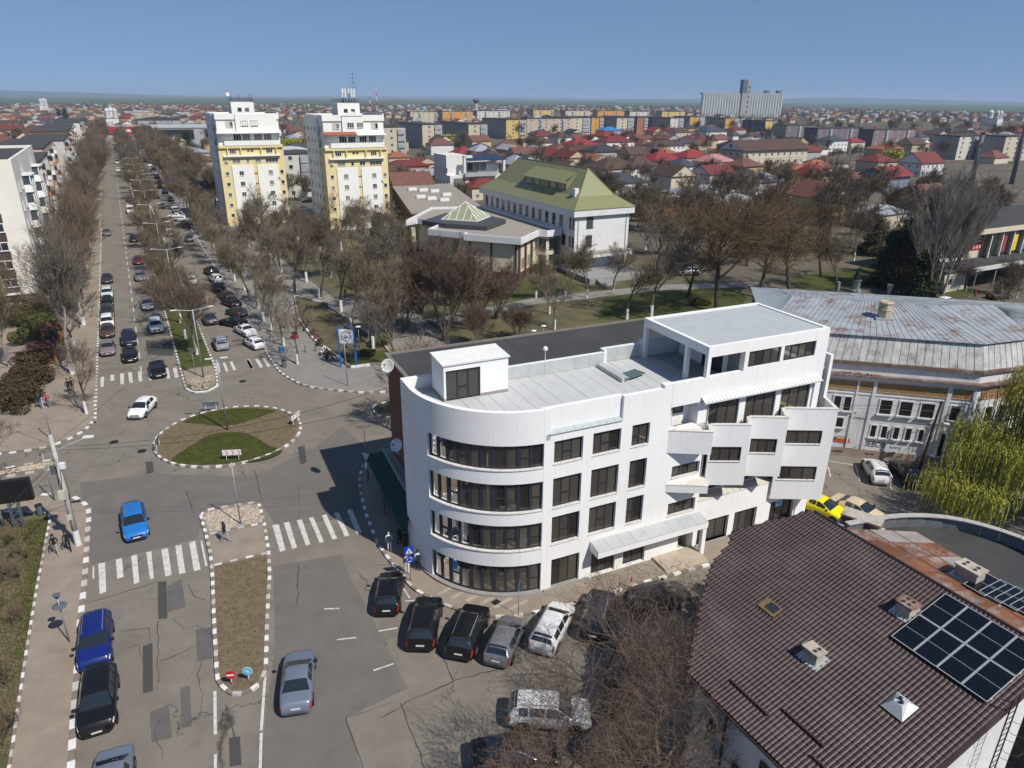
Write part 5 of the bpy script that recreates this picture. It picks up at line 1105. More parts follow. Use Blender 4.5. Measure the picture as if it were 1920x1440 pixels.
    if not variant:
        m = MB()
        for x, h in ((4.9, 1.7), (9.4, 1.5), (9.9, 1.9), (6.9, 1.3)): m.tube((x, 2.4, 30.3), (x, 2.4, 31.2+h*.6), .05, n=5); m.box(x-.25, x+.25, 2.38, 2.42, 31.2+h*.6-.04, 31.2+h*.6)
        m.build('aerial', M_FRAME, t)
        m = MB(); m.M = Matrix.Translation((4.3, 2.2, 32.0)) @ Matrix.Rotation(R(60), 4, 'X'); m.lathe([(.02, 0), (.5, .2), (.5, .23), (.02, .04)], 14); m.build('dish', MATS['dish_white'], t)
    else:
        for x, y in ((6.2, 2.6), (6.9, 2.6), (6.6, 3.6), (8.6, 3.0), (9.1, 2.6), (8.2, 4.0)):
            m = MB(); m.tube((x, y, 30.3), (x, y, 33.3), .06, n=6); m.build('mast', M_FRAME, t); MB().box(x-.17, x+.17, y-.3, y-.1, 31.6, 33.6).build('antenna_panel', M_WHFRAME, t)
        m = MB(); m.tube((9.6, 3.4, 30.3), (9.3, 3.4, 37.2), .05, n=5)
        for z_, w in ((36.9, .9), (35.9, 1.2), (34.9, .7), (33.9, 1.0)): m.tube((9.4-w, 3.4, z_), (9.4+w, 3.4, z_), .03, n=4)
        m.build('aerial', mat('aerial_green', (.03, .07, .06), .6, 0), t)
    return t
tower((-74.6, 188.1, .12), 'pale yellow and white apartment tower nearer the boulevard, small aerials on top', 0)
p = B(0, 0); a = G(632, 433); tower((a.x-1.5*UY, a.y+1.5*UX, .12), 'pale yellow and white apartment tower with phone antennas and red-tiled awning', 1)
p2 = G(690, 425); t = thing('entrance_porch', 'small red-roofed porch at the foot of the antenna tower', 'porch', (p2.x-3.5, p2.y+3, .12), BANG)
MB().box(-1.4, 1.4, -1.4, 1.4, 0, 2.3).build('wall', M_TWH, t); m = MB(); b4 = [(-1.9, -1.9, 2.3), (1.9, -1.9, 2.3), (1.9, 1.9, 2.3), (-1.9, 1.9, 2.3)]
for k in range(4): m.poly([b4[k], b4[(k+1) % 4], (0, 0, 3.9)])
m.build('roof', mat('red_metal_tile', (.28, .05, .04), .5, .12, 1), t)

# ================================================================ left apartment block and the row beyond
lb = thing('apartment_block', 'tall cream apartment block with dark vertical window strips and rounded balconies, at the photo edge', 'building', B(129, -13.8, 0), BANG)
M_LB = mat('left_block_cream', (.74, .71, .63), .9, .04, .4, dirt=(.62, .59, .52), dirt_amt=.4, dscale=.25)
MB().box(-40, 0, 0, 36, 3.4, 22.6).build('wall', M_LB, lb); MB().box(-39, -1.2, 1.2, 35, .1, 3.4).build('ground_floor', mat('tan_shop', (.35, .25, .16), .9, .15, 1), lb)
m = MB(); m.box(-40, 0, 0, .4, 22.6, 23.1); m.box(-.4, 0, .4, 36, 22.6, 23.1); m.box(-40, -.4, 35.6, 36, 22.6, 23.1); m.build('parapet', M_LB, lb); MB().box(-39.6, -.4, .4, 35.6, 22.6, 22.65).build('roof', M_FELT, lb)
M_STRIP = mat('brown_strip', (.075, .05, .045), .9, .1, 1)
F = face_of(-40, 0, 0)
for x in (35.2, 26.6, 17.0): 
    MB().box(x-40, x-38, -.05, .0, 3.8, 20.6).build('dark_strip', M_STRIP, lb)
    for k in range(6): MB().box(x-40.02, x-37.98, -.07, -.045, 4.6+k*2.75, 5.95+k*2.75).build('strip_panel', M_LB, lb); win(lb, F @ Matrix.Translation((0, -.07, 0)), x+.05, 4.65+k*2.75, 1.9, 1.25, 2)
Fr = face_of(0, 0, R(90))
for k in range(6):
    z_ = 4.6+k*2.75
    for y in (2.0, 6.2, 18, 22, 31): win(lb, Fr, y, z_, 1.3, 1.4, 2)
    for y0 in (9.0, 26.0):
        m = MB(); m.prism([(0, y0), (1.0, y0+.5), (1.35, y0+2.1), (1.0, y0+3.7), (0, y0+4.2)], z_-.9, z_+.25); m.build('balcony', M_TWH, lb)
        m = MB(); m.prism([(0, y0), (.95, y0+.5), (1.3, y0+2.1), (.95, y0+3.7), (0, y0+4.2)], z_+.25, z_+1.6); gl_ = m.build('balcony_glazing', M_DGS[2], lb)
        m = MB()
        for q in ((.97, y0+.5), (1.32, y0+2.1), (.97, y0+3.7), (1.17, y0+1.3), (1.17, y0+2.9)): m.box(q[0]-.1, q[0]+.06, q[1]-.2, q[1]+.2, z_+.25, z_+1.6)
        m.build('balcony_post', M_WHFRAME, gl_)
    MB().box(0, .9, 14.8, 17.0, z_-.9, z_+.1).build('balcony', M_TWH, lb)
for y0 in (9.0, 26.0): m = MB(); m.prism([(0, y0-.3), (1.3, y0+.3), (1.6, y0+2.1), (1.3, y0+3.9), (0, y0+4.5)], 20.0, 20.2); m.build('balcony_roof', M_RIBWHITE, lb)
rowc = [('terracotta', (.42, .2, .1)), ('cream', (.55, .46, .33)), ('dusty pink', (.5, .36, .3)), ('pale grey', (.5, .49, .46)), ('orange', (.5, .22, .07)), ('beige', (.5, .42, .3)), ('white', (.62, .6, .56))]
uu = 170
for i, (nm, c) in enumerate(rowc):
    ln = (44, 52, 56, 60, 62, 64, 66)[i]; h = (15.5, 15.0, 16.0, 15.2, 15.8, 15.0, 15.5)[i]
    t = thing('apartment_block', '%s five storey block, %s along the left side of the boulevard' % (nm, nth(i+1)), 'building', B(uu, -17.5-(i % 3)*1.5, 0), BANG, 'five storey blocks left of the boulevard')
    mm = mat('block_'+nm.replace(' ', '_'), c, .9, .08, .4, dirt=tuple(q*.7 for q in c), dirt_amt=.4, dscale=.3)
    MB().box(-14, 0, 0, ln, 0, h).build('wall', mm, t); MB().box(-14.2, .2, -.2, ln+.2, h, h+.35).build('roof', M_FELT, t)
    Fr = face_of(0, 0, R(90)); F = face_of(-14, 0, 0)
    for k in range(5):
        z_ = 1.4+k*2.85
        for j in range(int(ln/5.2)):
            y = 1.5+j*5.2
            if (j+i) % 3 != 1: win(t, Fr, y, z_, 1.6, 1.4, 2)
            else:
                b_o = MB().box(0, 1.2, y-.3, y+2.9, z_-1.0, z_+.1).build('balcony', (M_TWH, mm, MATS['block_terracotta'])[(k+j) % 3], t)
                MB().box(.05, 1.15, y-.25, y+2.85, z_+.1, z_+1.5).build('balcony_glazing', M_DGLASS if (k+j) % 2 else mat('balcony_white_glazing', (.45, .48, .5), .2, .3, 2), b_o)
        for x in (2, 6, 10): win(t, F, x, z_, 1.4, 1.3, 2)
    uu += ln+4
# ================================================================ the town
ROOFS = {'bright red': (.24, .032, .03), 'dark red': (.15, .03, .026), 'brown': (.085, .05, .035), 'slate': (.055, .062, .075), 'charcoal': (.04, .04, .043), 'orange': (.27, .1, .05), 'grey metal': (.3, .32, .34), 'blue': (.03, .18, .38), 'rusty red': (.15, .066, .047), 'pale pink': (.42, .2, .19)}
WALLS = {'white': (.66, .65, .62), 'cream': (.56, .5, .38), 'yellow': (.5, .42, .26), 'grey': (.36, .36, .36), 'blue-grey': (.16, .19, .26), 'orange': (.4, .17, .08), 'beige': (.46, .39, .29), 'ochre': (.42, .3, .14)}
def rmat(n): return mat('roof_'+n.replace(' ', '_'), ROOFS[n], .6 if n != 'grey metal' else .45, .16, .5, dirt=tuple(q*.6 for q in ROOFS[n]), dirt_amt=.5, dscale=.3)
def wmat(n): return mat('house_'+n.replace('-', '_'), WALLS[n], .9, .06, .5, dirt=tuple(q*.75 for q in WALLS[n]), dirt_amt=.4, dscale=.3)
HOUSES = []
def house(c, rz, w, d, h, rh, roof, wall, hip=True, wins=True, lab=None, over=.5, floors=None):
    t = thing('house', lab or '', 'house', (c[0], c[1], 0), rz)
    MB().box(-w/2, w/2, -d/2, d/2, 0, h).build('wall', wmat(wall), t)
    x, y = w/2+over, d/2+over; m = MB(); e = [(-x, -y, h), (x, -y, h), (x, y, h), (-x, y, h)]; th = .18
    if hip: r0, r1 = ((-max(0, x-y), 0, h+rh), (max(0, x-y), 0, h+rh)) if x >= y else ((0, -(y-x), h+rh), (0, (y-x), h+rh))
    else: r0, r1 = ((-x, 0, h+rh), (x, 0, h+rh)) if x >= y else ((0, -y, h+rh), (0, y, h+rh))
    eu = [(a, b, c_+th) for a, b, c_ in e]; q = [m.p(v) for v in e]; k = [m.p(v) for v in eu]
    m.face(q[::-1])
    for i in range(4): m.face((q[i], q[(i+1) % 4], k[(i+1) % 4], k[i]))
    i0, i1 = m.p((r0[0], r0[1], r0[2]+th)), m.p((r1[0], r1[1], r1[2]+th))
    if x >= y: m.face((k[0], k[1], i1, i0)); m.face((k[2], k[3], i0, i1)); m.face((k[1], k[2], i1)); m.face((k[3], k[0], i0))
    else: m.face((k[1], k[2], i1, i0)); m.face((k[3], k[0], i0, i1)); m.face((k[0], k[1], i0)); m.face((k[2], k[3], i1))
    rf = m.build('roof', rmat(roof), t)
    if not hip:   # gable walls
        m = MB()
        for s in (-1, 1):
            if x >= y: m.prism([(s*w/2, -d/2), (s*(w/2-.2), -d/2), (s*(w/2-.2), d/2), (s*w/2, d/2)], h, lambda p: h+.02)
        if x >= y:
            m = MB(); s = -1
            for s in (-1, 1): m.poly([(s*(x+.01), -d/2, h+.18), (s*(x+.01), d/2, h+.18), (s*(x+.01), 0, h+rh*.92)])
        else:
            m = MB()
            for s in (-1, 1): m.poly([(-w/2, s*(y+.01), h+.18), (w/2, s*(y+.01), h+.18), (0, s*(y+.01), h+rh*.92)])
        m.build('gable', wmat(wall), t)
    MB().box(w*.12, w*.12+.7, -.35, .35, h+rh*.35, h+rh+.7).build('chimney', M_BRICKBROWN, rf)
    if wins:
        F, S1, S2 = face_of(-w/2, -d/2, 0), face_of(-w/2, d/2, R(-90)), face_of(w/2, -d/2, R(90))
        for f in range(floors or max(1, int(h/2.7))):
            z_ = .9+f*2.8
            if z_+1.2 > h: break
            for k_ in range(max(1, int(w/3.2))): win(t, F, (k_+.5)*w/max(1, int(w/3.2))-.6, z_, 1.2, 1.25, 2)
            for S in ((S1, S2) if c[0]*UY-0 > 0 else (S2, S1))[:1]:
                for k_ in range(max(1, int(d/4))): win(t, S, (k_+.5)*d/max(1, int(d/4))-.6, z_, 1.2, 1.25, 2)
    HOUSES.append((t, roof, wall)); return t
A0 = BANG
occ = []       # occupied discs (x, y, r)
def free(p, r):
    return all((p[0]-a)**2+(p[1]-b)**2 > (r+q)**2 for a, b, q in occ)
def mh(px, py, w, d, h, rh, roof, wall, lab, hip=True, rz=0.0, over=.5):
    p = G(px, py); occ.append((p.x, p.y, max(w, d)*.55)); t = house((p.x, p.y), A0+rz, w, d, h, rh, roof, wall, hip, True, lab, over); t['_m'] = 1; return t
mh(790, 345, 20, 10, 3.6, 2.0, 'grey metal', 'orange', 'long low orange-walled house with a grey metal roof beside the big shed')
mh(762, 326, 18, 10, 3.6, 2.4, 'dark red', 'orange', 'orange-walled house with a dark red roof behind the grey-roofed orange one')
mh(745, 308, 12, 9, 3.6, 2.4, 'orange', 'beige', 'beige house with an orange roof beside the antenna tower')
mh(905, 372, 12, 9, 4.2, 2.4, 'dark red', 'cream', 'cream house with a dull red roof in front of the modern villa')
mh(1014, 268, 16, 13, 6.5, 3.2, 'slate', 'white', 'white house with a slate hip roof before the flats')
mh(1085, 293, 18, 13, 6.6, 3.4, 'bright red', 'white', 'two storey white house with a red hip roof left of the charcoal-roofed one', rz=.1)
mh(1150, 285, 22, 14, 6.4, 3.4, 'dark red', 'white', 'wide white house with a dark red roof below the blue-roofed house')
mh(1127, 308, 17, 12, 6.6, 3.0, 'charcoal', 'grey', 'grey house with a charcoal hip roof right of the red-roofed white house')
mh(1146, 341, 19, 15, 5.8, 3.8, 'brown', 'white', 'white house with a broad dark brown hip roof behind the green-roofed hall')
mh(1236, 327, 16, 12, 6.4, 3.4, 'bright red', 'cream', 'cream house with bright red hip roof, leftmost of three by the long white school')
mh(1292, 319, 15, 12, 6.2, 3.4, 'bright red', 'yellow', 'yellow house with bright red hip roof, middle of three by the long white school')
mh(1335, 331, 15, 11, 6.6, 3.0, 'pale pink', 'white', 'white arched house with shiny pinkish roof, nearest the long white school')
mh(1186, 312, 12, 11, 6.0, 3.6, 'brown', 'yellow', 'yellow gabled house with a brown roof among the red-roofed houses', hip=False)
mh(1198, 325, 11, 10, 5.2, 2.8, 'charcoal', 'white', 'white house with a black roof below the yellow gabled house')
mh(1243, 290, 24, 12, 5.5, 2.8, 'brown', 'white', 'long white house with a dark brown roof above the bright red roofs')
mh(1330, 263, 22, 16, 7.0, 4.0, 'slate', 'white', 'big white house with a slate blue roof left of the long white school')
mh(1270, 262, 14, 12, 6.0, 3.6, 'brown', 'cream', 'cream gabled house with brown roof left of the slate-roofed big house', hip=False)
mh(1243, 258, 12, 10, 5.6, 3.0, 'bright red', 'white', 'small white house with a red gable below the dark flats', hip=False)
mh(1316, 277, 18, 12, 5.2, 2.8, 'dark red', 'yellow', 'yellow house with a dark red hip roof below the slate-roofed one')
mh(1141, 258, 18, 14, 6.0, 3.0, 'blue', 'grey', 'grey house with a bright blue roof in front of the orange flats')
mh(1655, 357, 14, 11, 5.6, 3.2, 'bright red', 'blue-grey', 'blue-grey house with a large red gable roof', hip=False, rz=.0, over=.9)
mh(1655, 295, 20, 12, 5.0, 3.0, 'orange', 'beige', 'beige house with a bright orange roof in the right part of town')
mh(1705, 290, 14, 11, 6.4, 4.0, 'brown', 'yellow', 'yellow gabled house with brown roof next to the orange-roofed house', hip=False)
mh(1722, 328, 16, 12, 5.6, 4.6, 'dark red', 'white', 'white gabled house with a steep red-brown roof', hip=False)
mh(1640, 322, 14, 12, 5.0, 3.4, 'dark red', 'beige', 'house with a wine red roof behind the blue-grey house')
mh(1722, 405, 14, 13, 4.6, 4.6, 'rusty red', 'ochre', 'big ochre house with a large rust-red gable roof near the tall poplar', hip=False)
mh(1530, 400, 11, 12, 5.0, 4.4, 'rusty red', 'yellow', 'yellow gabled house with a steep red-brown roof among the park trees', hip=False)
mh(1480, 385, 14, 11, 4.5, 3.5, 'rusty red', 'cream', 'house with a mottled red-brown roof left of the yellow gabled one')
mh(1555, 283, 18, 13, 6.8, 3.0, 'slate', 'white', 'white house with a slate roof below the lilac flats')
mh(1508, 300, 13, 11, 4.8, 3.0, 'dark red', 'grey', 'grey house with a wine red gable right of the long white school', hip=False)
mh(1545, 325, 17, 12, 4.8, 2.8, 'brown', 'white', 'white house with a brown hip roof right of the long white school')
mh(1640, 425, 14, 9, 4.0, 1.8, 'grey metal', 'beige', 'low shed with a pale blue-grey metal roof behind the park conifer', rz=.1)
mh(1310, 378, 22, 12, 3.2, 2.2, 'grey metal', 'beige', 'long low house with pale metal roof behind the brown park trees')
mh(1240, 402, 20, 11, 3.2, 2.2, 'grey metal', 'orange', 'low house with grey metal roof just right of the green-roofed hall')
mh(1365, 400, 16, 11, 3.4, 2.4, 'grey metal', 'white', 'low white house with metal roof in the middle of the park trees')
mh(1420, 360, 16, 12, 4.2, 2.8, 'grey metal', 'white', 'white house with dented metal roof below the long white school')
mh(1160, 372, 13, 14, 6.0, 2.6, 'slate', 'white', 'white annex with navy roof right behind the green-roofed hall')
mh(1280, 345, 14, 10, 3.2, 2.2, 'rusty red', 'beige', 'low cottage with rusty red roof below the shiny pinkish roof')
# ---- modern villa
p = G(845, 374); t = thing('villa', 'modern white three storey villa with blue-black glazing and solar roof', 'house', (p.x, p.y, 0), A0); occ.append((p.x+8, p.y+10, 18))
MV = wmat('white')
MB().box(0, 20, 0, 14, 0, 7.6).build('wall', MV, t); MB().box(0, 7, 3, 14, 7.6, 14).build('upper_wall', MV, t); MB().box(12, 20, 4, 14, 7.6, 11).build('upper_wall', MV, t)
MB().box(5, 17, -1.2, 0, 7.2, 8.5).build('balcony', wmat('grey'), t); m = MB(); m.hexa([(6.5, -.6, 12.2), (21, -.6, 12.2), (21, 8, 13.6), (6.5, 8, 13.6)], [(6.5, -.6, 12.4), (21, -.6, 12.4), (21, 8, 13.8), (6.5, 8, 13.8)]); m.build('solar_roof', mat('solar_roof', (.02, .03, .06), .25, .1, 1), t)
MB().box(4.8, 5.6, -.6, .4, 7.6, 13.8).build('frame_post', MV, t); MB().box(19.6, 20.4, -.6, .4, 7.6, 12.4).build('frame_post', MV, t); MB().box(4.8, 8, -.6, .4, 13.2, 14).build('frame_beam', MV, t)
for x, z_, w, h in ((1.2, 4.3, 4.2, 2.4), (7, 4.6, 3.4, 1.8), (12, 4.8, 3, 1.3), (16.5, 4.8, 2.6, 1.3), (1.2, .8, 4.2, 2.6), (8, .8, 5, 2.2), (15, .8, 3, 2)): win(t, I4, x, z_, w, h, 3, M_FRAME)
for x in (8, 10.5, 13): win(t, Matrix.Translation((0, 3.9, 0)), x, 8.6, 2.3, 2.6, 1, M_WHFRAME)
Fl = face_of(0, 14, R(-90))
for y in (2, 5, 8, 11):
    for z_ in (1, 4.2, 8.4): win(t, Fl, y, z_, .9, 1.6, 1)
# ---- long white school
p = G(1388, 327); t = thing('school_building', 'long white three storey building with a dark brown gable roof', 'building', (p.x, p.y, 0), A0); occ.append((p.x+20, p.y+12, 24))
MB().box(0, 42, 0, 15, 0, 10.2).build('wall', wmat('cream'), t); m = MB(); m.prism([(-1, -1), (43, -1), (43, 16), (-1, 16)], 10.2, 10.5); m.build('eaves', rmat('brown'), t)
m = MB(); m.poly([(-1, -1, 10.5), (43, -1, 10.5), (43, 7.5, 14.6), (-1, 7.5, 14.6)]); m.poly([(43, 16, 10.5), (-1, 16, 10.5), (-1, 7.5, 14.6), (43, 7.5, 14.6)]); rf = m.build('roof', rmat('brown'), t); m = MB()
for x in (-.6, 42.6): m.poly([(x, -.5, 10.5), (x, 15.5, 10.5), (x, 7.5, 14.3)])
m.build('gable', wmat('white'), t)
Fl = face_of(0, 15, R(-90))
for f in range(3):
    for k in range(10): win(t, I4, 2+k*4.0, 1.3+f*3.2, 1.3, 1.4, 2)
    for k in range(3): win(t, Fl, 2.5+k*4.2, 1.3+f*3.2, 1.8, 1.4, 2)
win(t, face_of(-.62, 15, R(-90)), 6.8, 11.2, 1.6, 1.8, 2)
for y in (-.02, ): MB().box(.2, 41.8, -.06, 0, 6.55, 6.75).build('string_course', wmat('grey'), t)
# ---- long shed between tower and wing
q = [G(735, 347, 6.0), G(772, 399, 6.0), G(912, 394, 6.0)]; q.append(q[0]+q[2]-q[1]); t = thing('shed', 'large low shed with grey-brown flat roof and white roof vents behind the wing', 'shed'); ctr = sum(q, Vector())/4; occ.append((ctr.x, ctr.y, 22))
MB().prism([p.xy for p in q], 0, 5.7).build('wall', M_BRICKBROWN, t); MB().prism([(ctr+(p-ctr)*1.02).xy for p in q], 5.7, 6.0).build('roof', mat('shed_roof', (.28, .25, .21), .9, .1, .3), t)
for a, b in ((.3, .25), (.33, .55), (.5, .3), (.5, .62), (.7, .35), (.7, .68), (.85, .5)): pp = q[0].lerp(q[1], b).lerp(q[3].lerp(q[2], b), a*.8+.02); MB().box(-1.3, 1.3, -.5, .5, 0, .8).build('roof_vent', M_WHFRAME, t, loc=(pp.x, pp.y, 6.0), rot=(0, 0, A0))
Mf = fmat(q[0].xy, q[1].xy); ln = (q[1]-q[0]).length
for k in range(8): win(t, Mf, 1+k*ln/8, 1.5, 1.2, 3.0, 1, M_BRFRAME)
# ---- hall with colourful panels at the right edge
p = G(1808, 531); t = thing('market_hall', 'hall with a wide dark roof and slanted white fins with coloured panels', 'building', (p.x, p.y, 0), A0); occ.append((p.x+16, p.y+14, 26))
MCR = wmat('cream')
MB().box(-1, 40, 0, 13, 4.6, 9.6).build('wall', MCR, t); MB().box(0, 39, 2.5, 12.5, 0, 4.6).build('ground_floor', mat('shop_dark', (.06, .055, .05), .6, .2, 1), t)
MB().box(-8, 41, -5.5, 2.4, 4.0, 4.75).build('canopy', mat('canopy_edge', (.55, .54, .52), .85, .08, 1), t); MB().box(-7.8, 40.8, -5.3, -.1, 4.75, 4.82).build('canopy_roof', M_FELT, t)
MB().box(-2.5, 42, -2.0, 14, 9.6, 10.5).build('fascia', MCR, t); MB().box(-2.3, 41.8, -1.8, 13.8, 10.5, 10.6).build('roof', M_FELT, t)
pc_ = [None, (.3, .05, .06), (.7, .5, .02), (.03, .25, .55), (.3, .22, .5), (.1, .35, .15)]
for k in range(8):
    x = 2.6+k*3.6; o = MB().hexa([(x, -1.5, 4.85), (x+.25, -1.5, 4.85), (x+1.6, 0, 4.85), (x+1.35, 0, 4.85)], [(x, -1.5, 9.6), (x+.25, -1.5, 9.6), (x+1.6, 0, 9.6), (x+1.35, 0, 9.6)]).build('fin', wmat('white'), t)
    if 1 <= k <= 5: MB().box(x+.35, x+1.5, -1.5, -1.38, 5.6, 8.6).build('coloured_panel', mat('panel_%d' % k, pc_[k], .6, .1, 1), o)
    win(t, I4, x+1.8, 5.2, 1.7, 3.9, 1, M_WHFRAME)
bb = MB().box(-.6, 2.3, -.14, -.02, 6.3, 8.9).build('poster_board', mat('poster_red', (.42, .02, .03), .6, 0), t)
for k, (x, z_, w) in enumerate(((-.3, 8.3, 2.2), (-.2, 7.75, 2.0))): MB().box(x, x+w, -.16, -.14, z_, z_+.22).build('poster_line', wmat('white'), bb)
for k in range(3): MB().box(-.4+k*.95, .2+k*.95, -.16, -.14, 6.55, 7.1).build('poster_picture', wmat('beige') if k != 1 else wmat('grey'), bb)
for x in (-6, 0, 8, 16, 24): MB().tube((x, -5, 0), (x, -5, 4.0), .12, n=8).build('canopy_post', wmat('grey'), t)
for k in range(7): win(t, Matrix.Translation((0, 2.5, 0)), 1+k*4.8, .4, 4, 3, 3, M_FRAME)
p = G(1775, 548); t = thing('kiosk', 'small cream flat-roofed kiosk by the lawn left of the hall with coloured panels', 'kiosk', (p.x, p.y+2, .12), A0); MB().box(-3, 3.5, -2, 2, 0, 3.6).build('wall', MCR, t); MB().box(-3.3, 3.8, -2.3, 2.3, 3.6, 3.9).build('roof', M_FELT, t); win(t, face_of(-3, -2, 0), 1, 1.2, 1.4, 1.2, 2)
# ---- blocks of flats
FLATC = {'cream': (.52, .46, .33), 'orange': (.55, .28, .06), 'grey': (.36, .34, .31), 'pinkish': (.48, .38, .3), 'terracotta': (.36, .14, .07), 'lilac-grey': (.17, .14, .16), 'mauve': (.2, .15, .16), 'dull grey': (.15, .14, .14), 'white': (.56, .54, .48), 'yellow': (.56, .42, .14)}
def flats(px, py, wv, lu, h, col, end, lab, st=5):
    p = G(px, py); t = thing('block_of_flats', lab, 'building', (p.x, p.y, 0), A0, 'blocks of flats across the town'); c = FLATC[col]; e = FLATC[end]
    mm = mat('flats_'+col.replace('-', '_'), c, .9, .08, .1, dirt=tuple(q*.7 for q in c), dirt_amt=.4, dscale=.1); me_ = mat('flats_'+end.replace('-', '_'), e, .9, .08, .1, dirt=tuple(q*.7 for q in e), dirt_amt=.4, dscale=.1)
    MB().box(0, wv, 0, lu, 0, h).build('wall', mm, t); MB().box(-.05, wv+.05, -.15, -.001, 0, h).build('end_wall', me_, t); MB().box(-.3, wv+.3, -.4, lu+.3, h, h+.5).build('roof', M_FELT, t)
    Fl = face_of(0, lu, R(-90)); F = Matrix.Translation((0, -.15, 0)); fh = h/st; far = p.length > 480
    for f in range(st):
        z_ = .9+f*fh
        if lu >= wv:
            n = max(3, int(lu/(5.5 if not far else 8)))
            for k in range(n): win(t, Fl, (k+.5)*lu/n-.8, z_, 1.8, 1.5, 2, fw=.09)
            win(t, F, wv*.3, z_, 1.4, 1.4, 1)
            if f: MB().box(wv*.62, wv*.96, -1.1, -.15, z_-.9, z_+1.6).build('balcony', mat('balcony_glazed', (.34, .36, .38), .3, .25, .5), t)
        else:
            n = max(3, int(wv/(5 if not far else 7)))
            for k in range(n): win(t, F, (k+.5)*wv/n-.8, z_, 1.7, 1.5, 2, fw=.09)
            for k in range(1, n, 3): MB().box((k+.5)*wv/n+1.2, (k+.5)*wv/n+3.6, -1.2, -.15, z_-.9, z_+1.5).build('balcony', mat('balcony_glazed', (.34, .36, .38), .3, .25, .5), t)
    occ.append((p.x+wv*.5*UY-lu*.5*-UX*1, p.y+wv*.5*-UX+lu*.5*UY, max(wv, lu)*.6)); return t
flats(722, 303, 12, 40, 17, 'grey', 'cream', 'cream-ended block rising right behind the antenna tower')
flats(793, 279, 14, 46, 15, 'grey', 'cream', 'cream and yellow block left of the willow-green tree in the flats row')
flats(879, 277, 14, 50, 15, 'grey', 'cream', 'cream-ended block standing left of the slate-roofed white house')
flats(949, 261, 19, 46, 15, 'grey', 'yellow', 'yellow-panelled block behind the slate-roofed white house')
flats(988, 257, 46, 13, 15, 'pinkish', 'pinkish', 'long pinkish block facing the camera in the middle of the flats row')
flats(1068, 254, 22, 40, 15, 'cream', 'cream', 'cream block just left of the bright orange block')
flats(1108, 252, 14, 44, 15, 'grey', 'orange', 'bright orange-ended block behind the blue-roofed house')
flats(1155, 253, 20, 40, 15, 'grey', 'cream', 'cream-ended block right of the bright orange block')
flats(1193, 251, 13, 60, 15, 'lilac-grey', 'terracotta', 'block with a terracotta end wall in the flats row')
flats(1255, 253, 16, 60, 15, 'grey', 'white', 'grey block with a pale end wall left of the grain silo')
flats(1292, 242, 22, 30, 13, 'grey', 'orange', 'block with an orange end wall below the grain silo')
flats(1358, 246, 20, 30, 13, 'grey', 'orange', 'block with orange and grey walls right below the silo tower')
flats(1432, 254, 16, 30, 13, 'lilac-grey', 'yellow', 'yellow-ended block right of the grain silo')
flats(1470, 268, 34, 13, 13, 'grey', 'dull grey', 'grey block with a patch of blue roof sheeting nearby')
flats(1528, 277, 44, 12, 13, 'lilac-grey', 'lilac-grey', 'lilac-grey block, first of the two behind the white slate-roofed house')
flats(1632, 281, 46, 12, 13, 'lilac-grey', 'mauve', 'lilac-grey block with mauve front, behind the orange-roofed house')
flats(1790, 300, 30, 15, 13, 'grey', 'white', 'grey block with a pale end wall at the right of town', 5)
flats(1875, 303, 24, 15, 13.5, 'grey', 'cream', 'cream-ended block at the right photo edge', 5)
for i, (x, y) in enumerate(((770, 232), (830, 230), (895, 228), (1000, 224), (1060, 226), (1120, 226), (1180, 228), (1240, 228))): flats(x, y, 36+(i % 3)*8, 14, 14, 'grey', ('cream', 'orange', 'white', 'yellow')[i % 4], 'far %s-ended block, %s from the left in the back row of flats' % (('cream', 'orange', 'white', 'yellow')[i % 4], nth(i)), 4)
# ---- grain silo
sa, sb_ = G(1314, 219), G(1453, 214); sa = Vector((364, 1492, 0)); sb_ = Vector((528, 1510, 0)); dirs = (sb_-sa).normalized(); nrm = Vector((-dirs.y, dirs.x, 0))
t = thing('grain_silo', 'huge pale concrete grain silo with a tall head house on the horizon', 'silo')
MS = mat('silo_concrete', (.4, .42, .42), .9, .1, .06, dirt=(.36, .36, .36), dirt_amt=.5, dscale=.04); streaks(MS, (.3, .3, .3), .5, .3, .02)
MSD = mat('silo_shade', (.12, .14, .17), .9, .1, .05)
L_s = (sb_-sa).length; nb = 30
for k in range(nb):
    if k in (15, 16): continue
    for r in range(1):
        c = sa+dirs*(3.4+k*(L_s-6.8)/(nb-1)); MB().lathe([(3.5, 0), (3.5, 41.5)], 14, (c.x, c.y, 0)).build('silo_bin', MS, t, smooth=False)
a = sa+nrm*-2; b = sb_+nrm*-2; MB().prism([a.xy, b.xy, (b+nrm*14).xy, (a+nrm*14).xy], 41.3, 44).build('gallery', mat('silo_top', (.33, .34, .34), .9, .1, .1), t)
c = sa+dirs*(L_s*.53); MB().prism([(c-dirs*8-nrm*5).xy, (c+dirs*8-nrm*5).xy, (c+dirs*8+nrm*10).xy, (c-dirs*8+nrm*10).xy], 0, 66).build('head_house', mat('head_house', (.34, .33, .31), .9, .1, .1), t)
MB().prism([(c-dirs*8.3-nrm*5.3).xy, (c+dirs*1-nrm*5.3).xy, (c+dirs*1+nrm*10).xy, (c-dirs*8.3+nrm*10).xy], 44, 68).build('lift_shaft', MSD, t)
for k in range(6): pp = c+dirs*5-nrm*5.05; MB().prism([(pp-dirs*1.4).xy, (pp+dirs*1.4).xy, (pp+dirs*1.4+nrm*.2).xy, (pp-dirs*1.4+nrm*.2).xy], 8+k*9, 11+k*9).build('window', M_DGLASS, t)
for f in (.8, .95): pp = sa+dirs*L_s*f; MB().prism([(pp-dirs*4).xy, (pp+dirs*4).xy, (pp+dirs*4+nrm*8).xy, (pp-dirs*4+nrm*8).xy], 44, 49).build('vent_house', MSD, t)
